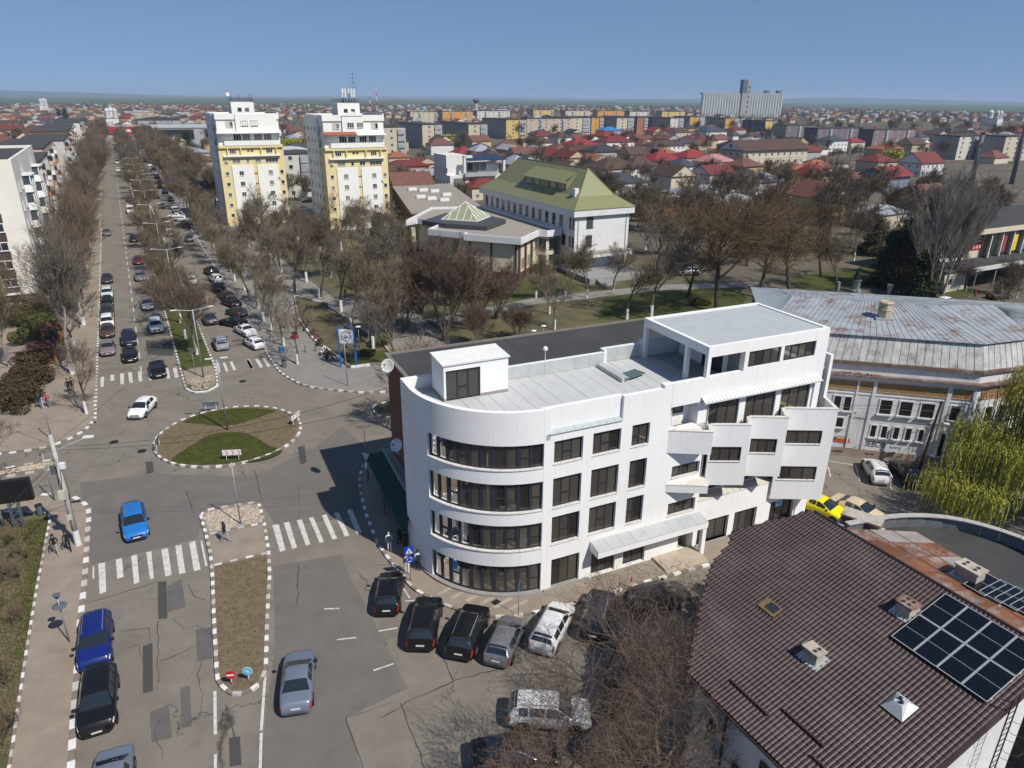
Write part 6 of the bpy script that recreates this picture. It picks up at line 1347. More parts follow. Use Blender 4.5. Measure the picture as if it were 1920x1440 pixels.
# ---- churches
def church(px, py, s, lab):
    p = G(px, py); t = thing('church', lab, 'church', (p.x, p.y, 0), A0); occ.append((p.x, p.y, 20*s)); MW = wmat('white'); t.scale = (s, s, s)
    MB().box(-6, 6, -10, 12, 0, 9).build('nave', MW, t); m = MB(); m.prism([(-6.5, -10.5), (6.5, -10.5), (6.5, 12.5), (-6.5, 12.5)], 9, 9.4); m.build('roof', rmat('grey metal'), t)
    for x, y, r, h in ((-3.6, -7, 2.2, 15), (3.6, -7, 2.2, 15), (0, 4, 3.4, 15.5)):
        MB().lathe([(r, 8.5), (r, h), (r+.35, h+.1), (r+.35, h+.5)], 12, (x, y, 0)).build('drum', MW, t)
        d = MB().lathe([(r+.2, h+.5), (r+.1, h+1.4), (r*.75, h+2.6), (r*.35, h+3.4), (.15, h+3.9), (.1, h+4.6)], 12, (x, y, 0)).build('dome', mat('dome_pale', (.5, .54, .58), .4, .05), t, smooth=True)
        m = MB(); m.box(x-.06, x+.06, y-.06, y+.06, h+4.5, h+6); m.box(x-.45, x+.45, y-.05, y+.05, h+5.2, h+5.35); m.build('cross', mat('gold', (.6, .4, .08), .4, 0), d)
        for k in range(6): a = k*math.pi/3; MB().box(-.25, .25, -.05, .05, h-4.4, h-1).build('window', M_DGLASS, t, loc=(x+math.cos(a)*r, y+math.sin(a)*r, 0), rot=(0, 0, a+math.pi/2))
church(213, 238, 1.0, 'white church with pale domes at the end of the boulevard'); church(85, 208, 1.2, 'small white domed church far off at the upper left'); church(1858, 236, 1.1, 'white domed church far off at the upper right')
# ---- water tower and stacks
p = G(893, 219); t = thing('water_tower', 'mushroom-shaped concrete water tower on the horizon', 'tower', (p.x, p.y, 0)); MB().lathe([(3, 0), (2.4, 22)], 14).build('shaft', mat('shaft_cream', (.5, .46, .38), .9, .1, .1), t); MB().lathe([(2.4, 22), (5.4, 26), (5.6, 28.5), (2, 29.5)], 16).build('tank', mat('tank_dark', (.12, .13, .15), .8, .1), t)
for px, py, h, lab in ((1822, 340, 20, 'tall grey boiler chimney stack before the cream-ended block'), (1896, 345, 31, 'tall dark chimney stack at the right photo edge')):
    p = G(px, py); t = thing('chimney_stack', lab, 'chimney', (p.x, p.y, 0)); MB().lathe([(.95, 0), (.7, h)], 12).build('shaft', mat('stack_grey', (.16, .16, .17), .8, .15, .5), t, smooth=True); MB().lathe([(.8, h-.8), (.95, h-.5), (.95, h), (.6, h+.05)], 12).build('rim', M_FRAME, t)
for px, py, h in ((708, 216, 48), (695, 216, 40)):
    p = G(px, py); t = thing('radio_mast', 'red and white lattice radio mast far behind the antenna tower, %s one' % ('taller' if h > 45 else 'shorter'), 'mast', (p.x, p.y, 0)); m = MB()
    for k in range(6):
        z0, z1 = k*h/6, (k+1)*h/6; m.mi = k % 2; w0, w1 = 1.6*(1-k/7), 1.6*(1-(k+1)/7)
        for sx in (-1, 1):
            for sy in (-1, 1): m.tube((sx*w0, sy*w0, z0), (sx*w1, sy*w1, z1), .18, n=4); m.tube((sx*w0, sy*w0, z0), (-sx*w1, sy*w1, z1), .1, n=3)
    m.build('lattice', [mat('mast_red', (.4, .06, .05), .7, 0), wmat('white')], t)
# ---- end of the boulevard
p = B(664, -14); t = thing('red_shop', 'low shop with a bright red front closing the far end of the boulevard', 'shop', (p.x, p.y, 0), A0); occ.append((p.x+20, p.y+10, 35))
MB().box(0, 44, 0, 20, 0, 9).build('wall', wmat('grey'), t); MB().box(-.5, 44.5, -.6, 0, 3, 8.5).build('front_panel', mat('shop_red', (.5, .02, .02), .5, .05), t); win(t, Matrix.Translation((0, -.6, 0)), 14, .2, 14, 2.7, 5, M_FRAME); MB().box(16, 28, -.75, -.6, 4.6, 6.4).build('sign_board', wmat('white'), t)
p = B(560, 24); t = thing('showroom', 'low grey modern showroom with glass front right of the boulevard end', 'building', (p.x, p.y, 0), A0); occ.append((p.x+25, p.y+25, 40))
MB().box(0, 60, 0, 40, 0, 11).build('wall', wmat('grey'), t); MB().box(-.5, 60.5, -.5, 40.5, 11, 12).build('roof', mat('pale_sheet_roof', (.42, .44, .45), .6, .08, .1), t)
Fl = face_of(0, 40, R(-90)); win(t, Fl, 2, 1, 34, 8, 8, M_FRAME); win(t, I4, 3, 4, 22, 6, 5, M_FRAME); win(t, I4, 32, 4, 22, 6, 5, M_FRAME)
for i, (px, py, w, d, h, rf_, wl_, lab) in enumerate(((365, 262, 16, 26, 9, 'bright red', 'cream', 'two storey cream building with red hip roof left of the first tower'), (268, 222, 30, 14, 8, 'grey metal', 'yellow', 'yellow building with a pale roof beside the far church'), (345, 300, 24, 16, 4, 'grey metal', 'grey', 'blue-grey metal shed left of the first tower'), (350, 318, 26, 12, 4, 'rusty red', 'beige', 'rusty-roofed long shed left of the first tower'), (300, 240, 40, 24, 8, 'charcoal', 'grey', 'wide dark-roofed hall right of the far church'))):
    mh(px, py, w, d, h, 2.5, rf_, wl_, lab)
p = G(560, 330); t = thing('arched_hall', 'low arched hall with a pale curved canopy between the two towers', 'building', (p.x, p.y, 0), A0); occ.append((p.x, p.y, 20)); m = MB()
for k in range(8):
    a, b = math.pi*k/8, math.pi*(k+1)/8; m.hexa([(-12*math.cos(a), 0, 5+6*math.sin(a)), (-12*math.cos(b), 0, 5+6*math.sin(b)), (-12*math.cos(b), 14, 5+6*math.sin(b)), (-12*math.cos(a), 14, 5+6*math.sin(a))], [(-12.6*math.cos(a), 0, 5+6.5*math.sin(a)), (-12.6*math.cos(b), 0, 5+6.5*math.sin(b)), (-12.6*math.cos(b), 14, 5+6.5*math.sin(b)), (-12.6*math.cos(a), 14, 5+6.5*math.sin(a))])
m.build('arched_roof', mat('pale_arch', (.55, .56, .57), .5, .05), t); MB().box(-12, 12, .5, 14, 0, 5.2).build('wall', wmat('grey'), t)
p = G(540, 345); flats(527, 372, 12, 14, 14, 'terracotta', 'white', 'narrow white and terracotta apartment house between the two towers', 5)
# ---- ordinary houses filling the town
occ += [(-75, 205, 26), (-44, 200, 26), (5, 155, 34), (90, 150, 10)]
for u in range(60, 700, 12): p = B(u, 3); occ.append((p.x, p.y, 27 if u < 400 else 20))
for u in range(165, 640, 12): p = B(u, -24); occ.append((p.x, p.y, 12))
hr = random.Random(11); cand = []
def place(u0, u1, v0, v1, n, sz, rlist):
    k = tries = 0
    while k < n and tries < n*40:
        tries += 1; u, v = hr.uniform(u0, u1), hr.uniform(v0, v1); p = B(u, v); q = PX((p.x, p.y, 3))
        if p.y < 60 or not (-30 < q[0] < 1950) or not (150 < q[1] < 470): continue
        r = sz*.62
        if not free(p, r): continue
        occ.append((p.x, p.y, r)); cand.append((p, sz, hr.choice(rlist))); k += 1
RL = ['dark red', 'brown', 'brown', 'rusty red', 'charcoal', 'grey metal', 'bright red', 'slate', 'rusty red', 'orange', 'brown', 'rusty red']
place(190, 330, 40, 260, 46, 13, RL); place(330, 520, 25, 420, 66, 14, RL); place(330, 640, -140, -36, 24, 14, RL); place(520, 800, 15, 700, 70, 15, RL); place(660, 1000, -260, 15, 60, 15, RL); place(230, 520, 420, 900, 60, 15, RL)
cand.sort(key=lambda c: (c[0]-Vector((0, 0, 0))).length)
for i, (p, sz, rf_) in enumerate(cand):
    far = p.length > 420
    house((p.x, p.y), A0+hr.choice((0, math.pi/2))+hr.uniform(-.08, .08), sz*hr.uniform(.8, 1.1), sz*hr.uniform(.6, .85), hr.choice((3.2, 3.4, 5.6, 6.0)), hr.uniform(2.4, 3.8), rf_, hr.choice(['white', 'cream', 'beige', 'white', 'yellow', 'grey', 'ochre']), hr.random() < .65, not far)
from collections import defaultdict
byk = defaultdict(list)
for t, rf_, wl_ in HOUSES:
    if '_m' in t: del t['_m']; continue
    far = t.location.length > 420; byk[(rf_, wl_, far)].append(t)
for (rf_, wl_, far), ts in byk.items():
    ts.sort(key=lambda t: PX((t.location.x, t.location.y, 4))[0])
    for i, t in enumerate(ts):
        t['group'] = 'ordinary houses of the town'
        if len(ts) == 1: t['label'] = '%s house in the town, the only %s one with %s walls' % (('near', 'far')[far]+' '+rf_+'-roofed', 'far' if far else 'near', wl_)
        else: t['label'] = '%s from the left of the %s %s houses with %s roofs' % (nth(i), 'far' if far else 'nearer', wl_, rf_)
# ---- beyond: countless small houses, one mass
m = MB(); fr_ = random.Random(5); cols_ = ['dark red', 'brown', 'rusty red', 'grey metal', 'charcoal']; mts = [rmat(c) for c in cols_]+[wmat('beige'), wmat('ochre')]
n = 0
while n < 1500:
    u, v = fr_.uniform(760, 2600), fr_.uniform(-1500, 2200); p = B(u, v)
    if p.y < 300 or p.length < 700: continue
    q = PX((p.x, p.y, 3))
    if not (-20 < q[0] < 1940) or q[1] > 245: continue
    if abs(p.x-450) < 110 and p.y < 1500 and p.y > 1380: continue
    n += 1; w, d, h, rh = fr_.uniform(9, 16), fr_.uniform(7, 11), fr_.uniform(3, 5.5), fr_.uniform(2.4, 3.6); m.M = Matrix.Translation((p.x, p.y, 0)) @ Matrix.Rotation(A0+fr_.choice((0, 1.571))+fr_.uniform(-.2, .2), 4, 'Z')
    m.mi = fr_.choice((5, 5, 6)); m.box(-w/2, w/2, -d/2, d/2, 0, h); m.mi = fr_.randrange(5); x, y = w/2+.4, d/2+.4
    a = [m.p(k) for k in ((-x, -y, h), (x, -y, h), (x, y, h), (-x, y, h), (-x+y*.6, 0, h+rh), (x-y*.6, 0, h+rh))]; m.face((a[0], a[1], a[5], a[4])); m.face((a[2], a[3], a[4], a[5])); m.face((a[1], a[2], a[5])); m.face((a[3], a[0], a[4]))
m.M = None
tag(m.build('far_houses', mts), 'mass of tiny red and brown roofed houses below the horizon', 'houses', kind='stuff')
# ================================================================ trees and plants
M_BARK = mat('bark', (.13, .1, .078), .95, .3, 4, bump=.5, bscale=12)
M_TWIG = mat('twigs_brown', (.155, .116, .085), .95, .25, .6)
M_TWIGR = mat('twigs_rust', (.15, .102, .056), .95, .25, .5)
M_TWIGG = mat('twigs_grey', (.3, .27, .23), .95, .2, .6)
M_TWIGO = mat('twigs_olive', (.165, .13, .082), .95, .25, .6)
M_LIME = mat('limewash', (.66, .65, .62), .9, .06, 3)
def seg_mesh(segs, name, mt, quick=False):
    """segs: (a, b, r0, r1, n)"""
    V, Fc = [], []
    for a, b, r0, r1, n in segs:
        d = b-a
        if d.length_squared < 1e-10: continue
        d.normalize(); e = d.cross(Vector((.3, .2, .93))).normalized(); g = d.cross(e); i = len(V)
        if n == 2:
            w = e*r0; V += [(a-w)[:], (a+w)[:], b[:]]; Fc.append((i, i+1, i+2)); w = g*r0; V += [(a-w)[:], (a+w)[:]]; Fc.append((i+3, i+4, i+2)); continue
        for k in range(n):
            an = 6.2832*k/n; w = e*math.cos(an)+g*math.sin(an); V.append((a+w*r0)[:])
        for k in range(n):
            an = 6.2832*k/n; w = e*math.cos(an)+g*math.sin(an); V.append((b+w*r1)[:])
        for k in range(n): Fc.append((i+k, i+(k+1) % n, i+n+(k+1) % n, i+n+k))
    me = bpy.data.meshes.new(name); me.from_pydata(V, [], Fc); me.materials.append(mt); me.update(); return me
def gen_tree(seed, H, trunk_h, r0, stems, spread, up, levels, kids, twig_r, lean=.1, gravity=0.0, len_k=.62, twig_len=None):
    """returns trunk segments and crown segments of a bare tree"""
    rr = random.Random(seed); trunk, crown = [], []
    def rv(): return Vector((rr.gauss(0, 1), rr.gauss(0, 1), rr.gauss(0, 1)))
    def grow(p, d, ln, r, lev):
        n = 5 if lev <= 1 else (4 if lev < levels else 2); st = ln/n; q = p; nodes = []
        for k in range(n):
            d2 = (d+rv()*(.09 if lev < 2 else .16)+Vector((0, 0, up*.1 if lev else .05))-Vector((0, 0, gravity*(lev/levels)))).normalized()
            b = q+d2*st; ra, rb = r*(1-.62*k/n), r*(1-.62*(k+1)/n)
            (trunk if lev == 0 else crown).append((q, b, max(ra, twig_r), max(rb, twig_r*.8), 7 if lev == 0 else (5 if lev == 1 else (3 if lev < levels else 2)))); q = b; d = d2; nodes.append((b, d2, rb))
        if lev >= levels: return
        nk = kids[lev]
        for i in range(nk):
            f = (.32+.68*(i+rr.random())/nk) if lev else (.55+.45*(i+rr.random())/nk)
            j = min(n-1, int(f*n)); b, dd, rb = nodes[j]; a = rr.uniform(0, 6.283); side = Vector((math.cos(a), math.sin(a), rr.uniform(-.1, .3))); side = (side-dd*side.dot(dd)).normalized()
            sp = spread*rr.uniform(.7, 1.25)*(1.0 if lev == 0 else .95); nd = (dd*math.cos(sp)+side*math.sin(sp)+Vector((0, 0, up*.28))).normalized()
            bb = b-dd*st*rr.random(); grow(bb, nd, ln*len_k*rr.uniform(.75, 1.2)*(1.25-.5*f if lev else 1), rb*.72 if lev else rb*.6, lev+1)
    for s in range(stems):
        a = rr.uniform(0, 6.28); d0 = Vector((math.cos(a)*lean, math.sin(a)*lean, 1)).normalized() if stems == 1 else Vector((math.cos(a)*rr.uniform(.2, .6), math.sin(a)*rr.uniform(.2, .6), 1)).normalized()
        grow(Vector((rr.uniform(-.2, .2)*(stems > 1), rr.uniform(-.2, .2)*(stems > 1), 0)), d0, trunk_h*(1 if stems == 1 else rr.uniform(.8, 1.2)), r0*(1 if stems == 1 else .6), 0)
    mz = max(s[1].z for s in crown); k = H/mz
    f = lambda S: [(a*k, b*k, c, e, n) for a, b, c, e, n in S]
    return f(trunk), f(crown)
TREES = {}
def proto(kind, n, tw, bark, args, lime=0.0, **kw):
    TREES[kind] = []
    for i in range(n):
        t, c = gen_tree(kw.get('seed', 1)*31+i*7+len(kind), *args); TREES[kind].append((seg_mesh(t, 'trunk', bark), seg_mesh(c, 'crown', tw), lime, max(s[2] for s in t)))
#            H   trunk  r   stems spread up lev kids            twig
proto('street', 3, M_TWIG, M_BARK, (9.5, 4.2, .17, 1, .66, .4, 4, (10, 7, 6, 6), .015), 1.3)
proto('tall', 2, M_TWIGO, M_TWIGG, (20, 12, .3, 1, .56, .55, 4, (18, 8, 6, 6), .019), 1.4)
proto('poplar', 2, M_TWIGG, M_TWIGG, (23, 14, .4, 3, .3, 1.3, 4, (11, 7, 6, 5), .019, .05), 1.4)
proto('spreading', 2, M_TWIGR, mat('bark_dark', (.07, .055, .042), .95, .3, 4), (18, 6, .5, 1, .85, .22, 5, (9, 6, 5, 5, 4), .021, .15, .04, .68), 0)
proto('bush', 2, mat('twigs_redbrown', (.145, .1, .074), .95, .25, .6), M_BARK, (12, 5.5, .2, 7, .5, .4, 4, (7, 6, 6, 5), .017), 0)
proto('small', 2, M_TWIG, M_BARK, (7, 3.0, .13, 1, .68, .35, 4, (9, 6, 5, 5), .012, .25), 1.2)
proto('far', 3, M_TWIG, M_BARK, (10, 4.2, .2, 1, .72, .3, 3, (12, 9, 9), .034), 0)
proto('shrub', 2, M_TWIGO, M_TWIGO, (2.2, 1.2, .02, 9, .5, .4, 3, (6, 5, 4), .006), 0)
_lm = MB().lathe([(1, 0), (.92, 1)], 9).mesh('limewashed_base', M_LIME)
TV = [M_TWIG, M_TWIG, mat('twigs_greybrown', (.165, .138, .112), .95, .25, .6), M_TWIGO, mat('twigs_tan', (.21, .165, .11), .95, .25, .6)]
ALLT = []
def tree(kind, x, y, s=1.0, rz=None, i=None, row='', z0=.1, name=None, nolab=False, sz=None):
    P = TREES[kind]; i = rnd.randrange(len(P)) if i is None else i % len(P); tr, cr, lm, r0 = P[i]
    t = thing(name or ('street_tree' if 'boulevard' in row or 'plaza row' in row else ('garden_tree' if 'house' in row or 'block' in row else None)) or {'street': 'street_tree', 'tall': 'tall_tree', 'poplar': 'poplar_tree', 'spreading': 'park_tree', 'bush': 'bushy_tree', 'small': 'small_tree', 'far': 'bare_tree', 'shrub': 'bare_shrub'}[kind], '', 'tree' if kind != 'shrub' else 'shrub', (x, y, z0), rnd.uniform(0, 6.28) if rz is None else rz)
    t.scale = (s, s, sz or s*rnd.uniform(.94, 1.08)); put('trunk', tr, t); co = put('crown', cr, t)
    if kind in ('street', 'far', 'small', 'tall'): co.material_slots[0].link = 'OBJECT'; co.material_slots[0].material = rnd.choice(TV)
    if lm and (Vector((x, y))).length < 190: put('limewashed_base', _lm, t, (0, 0, 0), None, (r0*1.1, r0*1.1, lm))
    ALLT.append((t, row, kind)); return t
# rows along the boulevard
for k, u in enumerate([82]+list(range(97, 640, 11))):
    p = B(u+rnd.uniform(-1, 1), -9.0+rnd.uniform(-.5, .5)); big = 97 <= u < 330
    if u == 82: tree('small', *G(163, 778).xy, 1.15, row='in the left pavement row of the boulevard', i=0)
    elif u < 160: tree('tall' if k % 2 == 1 else 'street', p.x, p.y, .92 if k % 2 == 1 else 1.15, row='in the left pavement row of the boulevard')
    elif big: tree('tall', p.x, p.y, rnd.uniform(.75, .95), row='in the left pavement row of the boulevard')
    else: tree('far', p.x, p.y, rnd.uniform(1.3, 1.7), row='in the left pavement row of the boulevard')
for k, u in enumerate(range(98, 640, 8)):
    if k % 7 == 6: continue
    p = B(u+rnd.uniform(-1, 1), 4.5+rnd.uniform(-.4, .4)); tree('tall' if k in (0, ) else ('street' if u < 300 else 'far'), p.x, p.y, .62 if k == 0 else rnd.uniform(1.0, 1.3), row='in the middle strip of the boulevard')
for k, u in enumerate(range(89, 640, 7)):
    p = B(u+rnd.uniform(-1, 1), 15.6+rnd.uniform(-.4, .4)); tree('small' if u < 110 else ('street' if u < 300 else 'far'), p.x, p.y, rnd.uniform(1.1, 1.3) if u < 110 else rnd.uniform(1.0, 1.3), row='in the row between boulevard and plaza')
for k, u in enumerate(range(124, 640, 9)):
    p = B(u+rnd.uniform(-1, 1), 24+rnd.uniform(-2, 2))
    if 180 < u < 215: continue
    tree('street' if u < 300 else 'far', p.x, p.y, rnd.uniform(1.15, 1.4), row='in the plaza row before the towers')
# plaza flower bed and park
for px, py, kd, s in ((700, 655, 'street', 1.0), (740, 688, 'street', .95), (660, 620, 'street', 1.1), (640, 585, 'street', 1.2), (600, 560, 'street', 1.1), (575, 530, 'street', 1.15), (690, 580, 'street', 1.2), (560, 505, 'street', 1.1), (620, 520, 'street', 1.2), (660, 500, 'street', 1.25), (700, 520, 'street', 1.2), (720, 480, 'street', 1.1), (640, 470, 'street', 1.2), (600, 470, 'street', 1.0), (745, 555, 'street', 1.15), (760, 520, 'street', 1.0), (560, 460, 'street', 1.0), (680, 455, 'street', .95), (735, 455, 'street', .85)):
    p = G(px, py); tree(kd, p.x, p.y, s*1.22, row='in the park left of the wing')
for px, py, s in ((830, 640, 1.22), (760, 625, .95), (890, 620, 1.0), (930, 600, .75), (790, 590, .9), (850, 575, .85), (970, 640, .5), (905, 655, .6), (735, 640, .7)):
    p = G(px, py); tree('bush', p.x, p.y, s*1.06, row='in the clump before the wing')
for px, py, kd, s in ((1345, 587, 'spreading', .98), (1420, 560, 'spreading', .8), (1480, 545, 'spreading', .72), (1290, 560, 'spreading', .62), (1220, 600, 'street', 1.5), (1175, 600, 'street', 1.25), (1100, 560, 'street', 1.0), (1060, 565, 'street', 1.1), (1030, 590, 'street', .9), (1005, 560, 'street', .95), (1040, 620, 'small', 1.1), (1230, 520, 'street', 1.6), (1250, 480, 'spreading', .6), (1330, 490, 'spreading', .62), (1400, 500, 'spreading', .7), (1470, 490, 'spreading', .66), (1540, 520, 'spreading', .6), (1570, 548, 'street', 1.3), (1210, 470, 'street', 1.4), (1530, 470, 'spreading', .6), (1600, 490, 'street', 1.2), (1200, 430, 'street', 1.2), (1280, 440, 'street', 1.3), (1360, 450, 'spreading', .5), (1430, 440, 'spreading', .5), (1150, 545, 'street', .9)):
    p = G(px, py); tree(kd, p.x, p.y, s*1.1, row='in the park right of the green-roofed hall')
for px, py, s in ((1745, 560, .95), (1768, 552, 1.0), (1785, 545, .9), (1758, 535, .8), (1730, 545, .62)):
    p = G(px, py); tree('poplar', p.x, p.y, s, row='in the tall pale clump by the kiosk')
for px, py, s in ((1868, 600, 1.0), (1905, 560, .9), (1660, 520, .9), (1700, 480, 1.0), (1810, 548, .8), (1640, 470, 1.1)):
    p = G(px, py); tree('street', p.x, p.y, s, row='near the hall with coloured panels')
tree('street', -10.5, 64.0, 1.2, row='beside the brown end wall', i=1); tree('street', -6.5, 67.5, 1.15, row='beside the brown end wall', i=2)
for px, py, kd, s in ((20, 690, 'tall', .62), (-15, 640, 'tall', .6), (40, 560, 'street', 1.3), (-10, 760, 'street', 1.0), (100, 560, 'small', 1.1), (-30, 1010, 'street', .9), (-20, 950, 'small', 1.1)):
    p = G(px, py); tree(kd, p.x, p.y, s, row='in the garden left of the boulevard')
for px, py, s in ((22, 1090, 1.0), (5, 1150, 1.2), (30, 1180, .9), (-12, 1230, 1.4), (18, 1290, 1.3), (-20, 1340, 1.6), (0, 1400, 1.5), (-40, 1440, 1.7), (45, 1050, .8), (-25, 1120, 1.3), (12, 1030, .9)):
    p = G(px, py); tree('shrub', p.x, p.y, s, row='in the bed at the lower left edge', z0=.13)
# big bare trees over the car park
proto('near', 2, mat('twigs_near', (.155, .11, .083), .95, .2, 2), mat('bark_near', (.15, .12, .085), .95, .3, 3, bump=.5, bscale=14), (10, 3.4, .24, 1, .85, .2, 5, (9, 6, 5, 4, 4), .008, .25, .0, .74), 0, seed=4)
for x, y, s, i in ((6.0, 30.4, .98, 0), (1.6, 24.2, .95, 1), (6.2, 24.8, 1.0, 1)):
    P = TREES['near'][i]; t = thing('bare_tree', {6.0: 'large bare tree over the parked cars, nearest the white offices', 1.6: 'bare tree at the bottom edge over the dark car', 6.2: 'bare tree against the shaded wall of the brown-roofed building'}[x], 'tree', (x, y, 0), 1.3*i+.4, 'bare trees over the car park'); t.scale = (s, s, s); put('trunk', P[0], t); put('crown', P[1], t)
# background trees between the houses
bt = random.Random(23); nb_ = 0
def inview(p):
    q = PX((p.x, p.y, 4)); return -20 < q[0] < 1940 and 170 < q[1] < 480
def bg_trees(n, u0, u1, v0, v1, s0, s1, row):
    k = tr_ = 0
    while k < n and tr_ < n*60:
        tr_ += 1; p = B(bt.uniform(u0, u1), bt.uniform(v0, v1))
        if not inview(p) or not free(p, 1.5): continue
        tree('far', p.x, p.y, bt.uniform(s0, s1), row=row, z0=0); k += 1
bg_trees(75, 110, 190, 78, 240, .9, 1.5, 'in the thicket behind the park'); bg_trees(80, 190, 270, 34, 260, .6, 1.1, 'between the nearer houses'); bg_trees(75, 270, 480, 25, 420, .7, 1.3, 'between the houses below the flats'); bg_trees(45, 480, 800, 30, 600, .9, 1.6, 'among the blocks of flats'); bg_trees(30, 300, 800, -220, -32, .8, 1.4, 'behind the left row of blocks'); bg_trees(40, 200, 620, 400, 900, 1.0, 1.7, 'among the far right blocks')
byr = defaultdict(list)
KN = {'street': 'bare street tree', 'tall': 'tall bare tree', 'poplar': 'pale bare poplar', 'spreading': 'spreading rust-brown tree', 'bush': 'many-stemmed brown bushy tree', 'small': 'small bare tree', 'far': 'bare tree', 'shrub': 'leafless shrub'}
for t, row, kd in ALLT: byr[(row, kd)].append(t)
for (row, kd), ts in byr.items():
    bl = 'boulevard' in row or 'plaza row' in row
    ts.sort(key=(lambda t: t.location.length) if bl else (lambda t: PX((t.location.x, t.location.y, 3))[0]))
    for i, t in enumerate(ts): t['label'] = '%s %s %s, counted from %s' % (nth(i), KN[kd], row, 'the roundabout' if bl else 'the left'); t['group'] = 'trees '+row
# ---- evergreens: clumps of small needle faces
def leaf_mesh(pts, mt, name='crown', size=.2, seed=1, flat=.0):
    rr = random.Random(seed); V, Fc = [], []
    for p, s in pts:
        a = Vector((rr.gauss(0, 1), rr.gauss(0, 1), rr.gauss(0, 1)*(1-flat))).normalized(); b = a.cross(Vector((rr.gauss(0, 1), rr.gauss(0, 1), rr.gauss(0, 1)))).normalized(); s *= size*rr.uniform(.6, 1.3); i = len(V)
        V += [(p-a*s)[:], (p+b*s*.45)[:], (p+a*s)[:], (p-b*s*.45)[:]]; Fc.append((i, i+1, i+2, i+3))
    me = bpy.data.meshes.new(name); me.from_pydata(V, [], Fc); me.materials.append(mt); me.update(); return me
M_EVER = mat('evergreen', (.036, .048, .014), .9, .45, .8); M_EVERB = mat('evergreen_bronze', (.062, .052, .02), .9, .4, .8); M_YEW = mat('yew_bronze', (.07, .05, .022), .9, .4, 1.5); M_CYP = mat('cypress_green', (.085, .095, .025), .9, .35, 1.2)
def conifer(px, py, h, r, lab, mt, seed, n=9000, name='conifer_tree', low=.05):
    rr = random.Random(seed); p = G(px, py); t = thing(name, lab, 'tree', (p.x, p.y, .1)); P = []
    lumps = [(rr.uniform(0, 6.28), rr.random(), rr.uniform(.6, 1.15)) for _ in range(70)]
    for a, f, k in lumps:
        zz = low*h+(1-low)*h*f*.94; rad = r*(1-f*.93)*k
        for _ in range(n//70): q = rr.random()**.5; P.append((Vector((math.cos(a)*rad*q, math.sin(a)*rad*q, zz-q*rad*.28))+Vector((rr.gauss(0, 1), rr.gauss(0, 1), rr.gauss(0, .55)))*r*.17, 1))
    put('crown', leaf_mesh(P, mt, 'crown', .26, seed), t); MB().tube((0, 0, 0), (0, 0, h*.9), r*.09, .03, 7).build('trunk', M_BARK, t); return t
conifer(1688, 545, 13, 4.4, 'wide dark olive conifer beside the pale poplars', M_EVERB, 1, 12000); conifer(1660, 540, 10.5, 3.6, 'dark conifer just left of the wide olive one', M_EVER, 2); conifer(1722, 562, 8.5, 3.4, 'lower dark conifer in front of the poplars', M_EVER, 3); conifer(1630, 480, 9, 3.4, 'bronze conifer behind the park statue', M_EVERB, 4)
conifer(745, 462, 8, 2.6, 'dark green conifer at the foot of the antenna tower, right of the porch', M_EVER, 5); conifer(712, 462, 7.5, 2.4, 'bronze-green conifer nearest the red-roofed porch', M_EVERB, 6); conifer(770, 470, 7, 2.4, 'dark conifer against the left end of the wing', M_EVER, 7); conifer(470, 450, 7, 2.2, 'yellowish conifer at the foot of the first tower', M_CYP, 8)
conifer(355, 282, 12, 6, 'round dark conifer right of the showroom', M_EVER, 9); conifer(328, 330, 9, 4, 'dark conifer in the line beside the boulevard end', M_EVER, 10); conifer(345, 340, 8, 4, 'second dark conifer in the line beside the boulevard end', M_EVERB, 11); conifer(1225, 322, 11, 4, 'black-green conifer between the red and brown roofs', M_EVER, 12); conifer(125, 228, 16, 6, 'far dark spruce above the left blocks', M_EVER, 13); conifer(112, 224, 14, 5, 'second far dark spruce above the left blocks', M_EVER, 14); conifer(820, 350, 6, 2, 'small dark conifer beside the orange-walled house', M_EVER, 15)
def yew(px, py, rx, h, lab, mt, seed, n=4500, name='evergreen_bush'):
    rr = random.Random(seed); p = G(px, py); t = thing(name, lab, 'bush', (p.x, p.y, .12)); P = []
    lumps = [(rr.uniform(-.75, .75), rr.uniform(-.75, .75), rr.uniform(.3, .85)) for _ in range(22)]
    for a, b, c in lumps:
        for _ in range(n//22):
            v = Vector((rr.gauss(0, 1), rr.gauss(0, 1), rr.gauss(0, 1))).normalized()*rr.uniform(.75, 1)*.36; P.append((Vector(((a+v.x)*rx, (b+v.y)*rx, max(.05, (c+v.z)*h*.85))), 1))
    put('foliage', leaf_mesh(P, mt, 'foliage', .15, seed), t); MB().tube((0, 0, 0), (0, 0, h*.6), .12, .04, 6).build('stem', M_BARK, t); return t
yew(33, 762, 3.0, 2.8, 'round bronze-green evergreen bush nearest the side street', M_YEW, 1, 7000); yew(50, 725, 2.4, 2.4, 'bronze evergreen bush second from the side street', M_YEW, 2, 6000); yew(60, 692, 2.2, 2.2, 'narrow bronze evergreen behind the wooden kiosks', M_YEW, 3); yew(75, 640, 3.2, 2.8, 'yellow-green evergreen bush above the wooden kiosks', M_CYP, 4, 6500); yew(45, 605, 3.4, 3.0, 'dark evergreen bush at the corner of the cream block', M_EVERB, 5, 6500); yew(75, 612, 2.4, 2.2, 'small green evergreen beside the cream block corner', M_CYP, 6)
yew(715, 648, 1.6, 1.6, 'low green yucca-like bush in the plaza bed', M_CYP, 7, 2500); yew(690, 668, 1.0, .9, 'small round shrub in the plaza lawn corner', M_EVER, 8, 1500); yew(1310, 570, 1.8, .9, 'low round shrub on the park lawn', M_EVERB, 9, 2500)
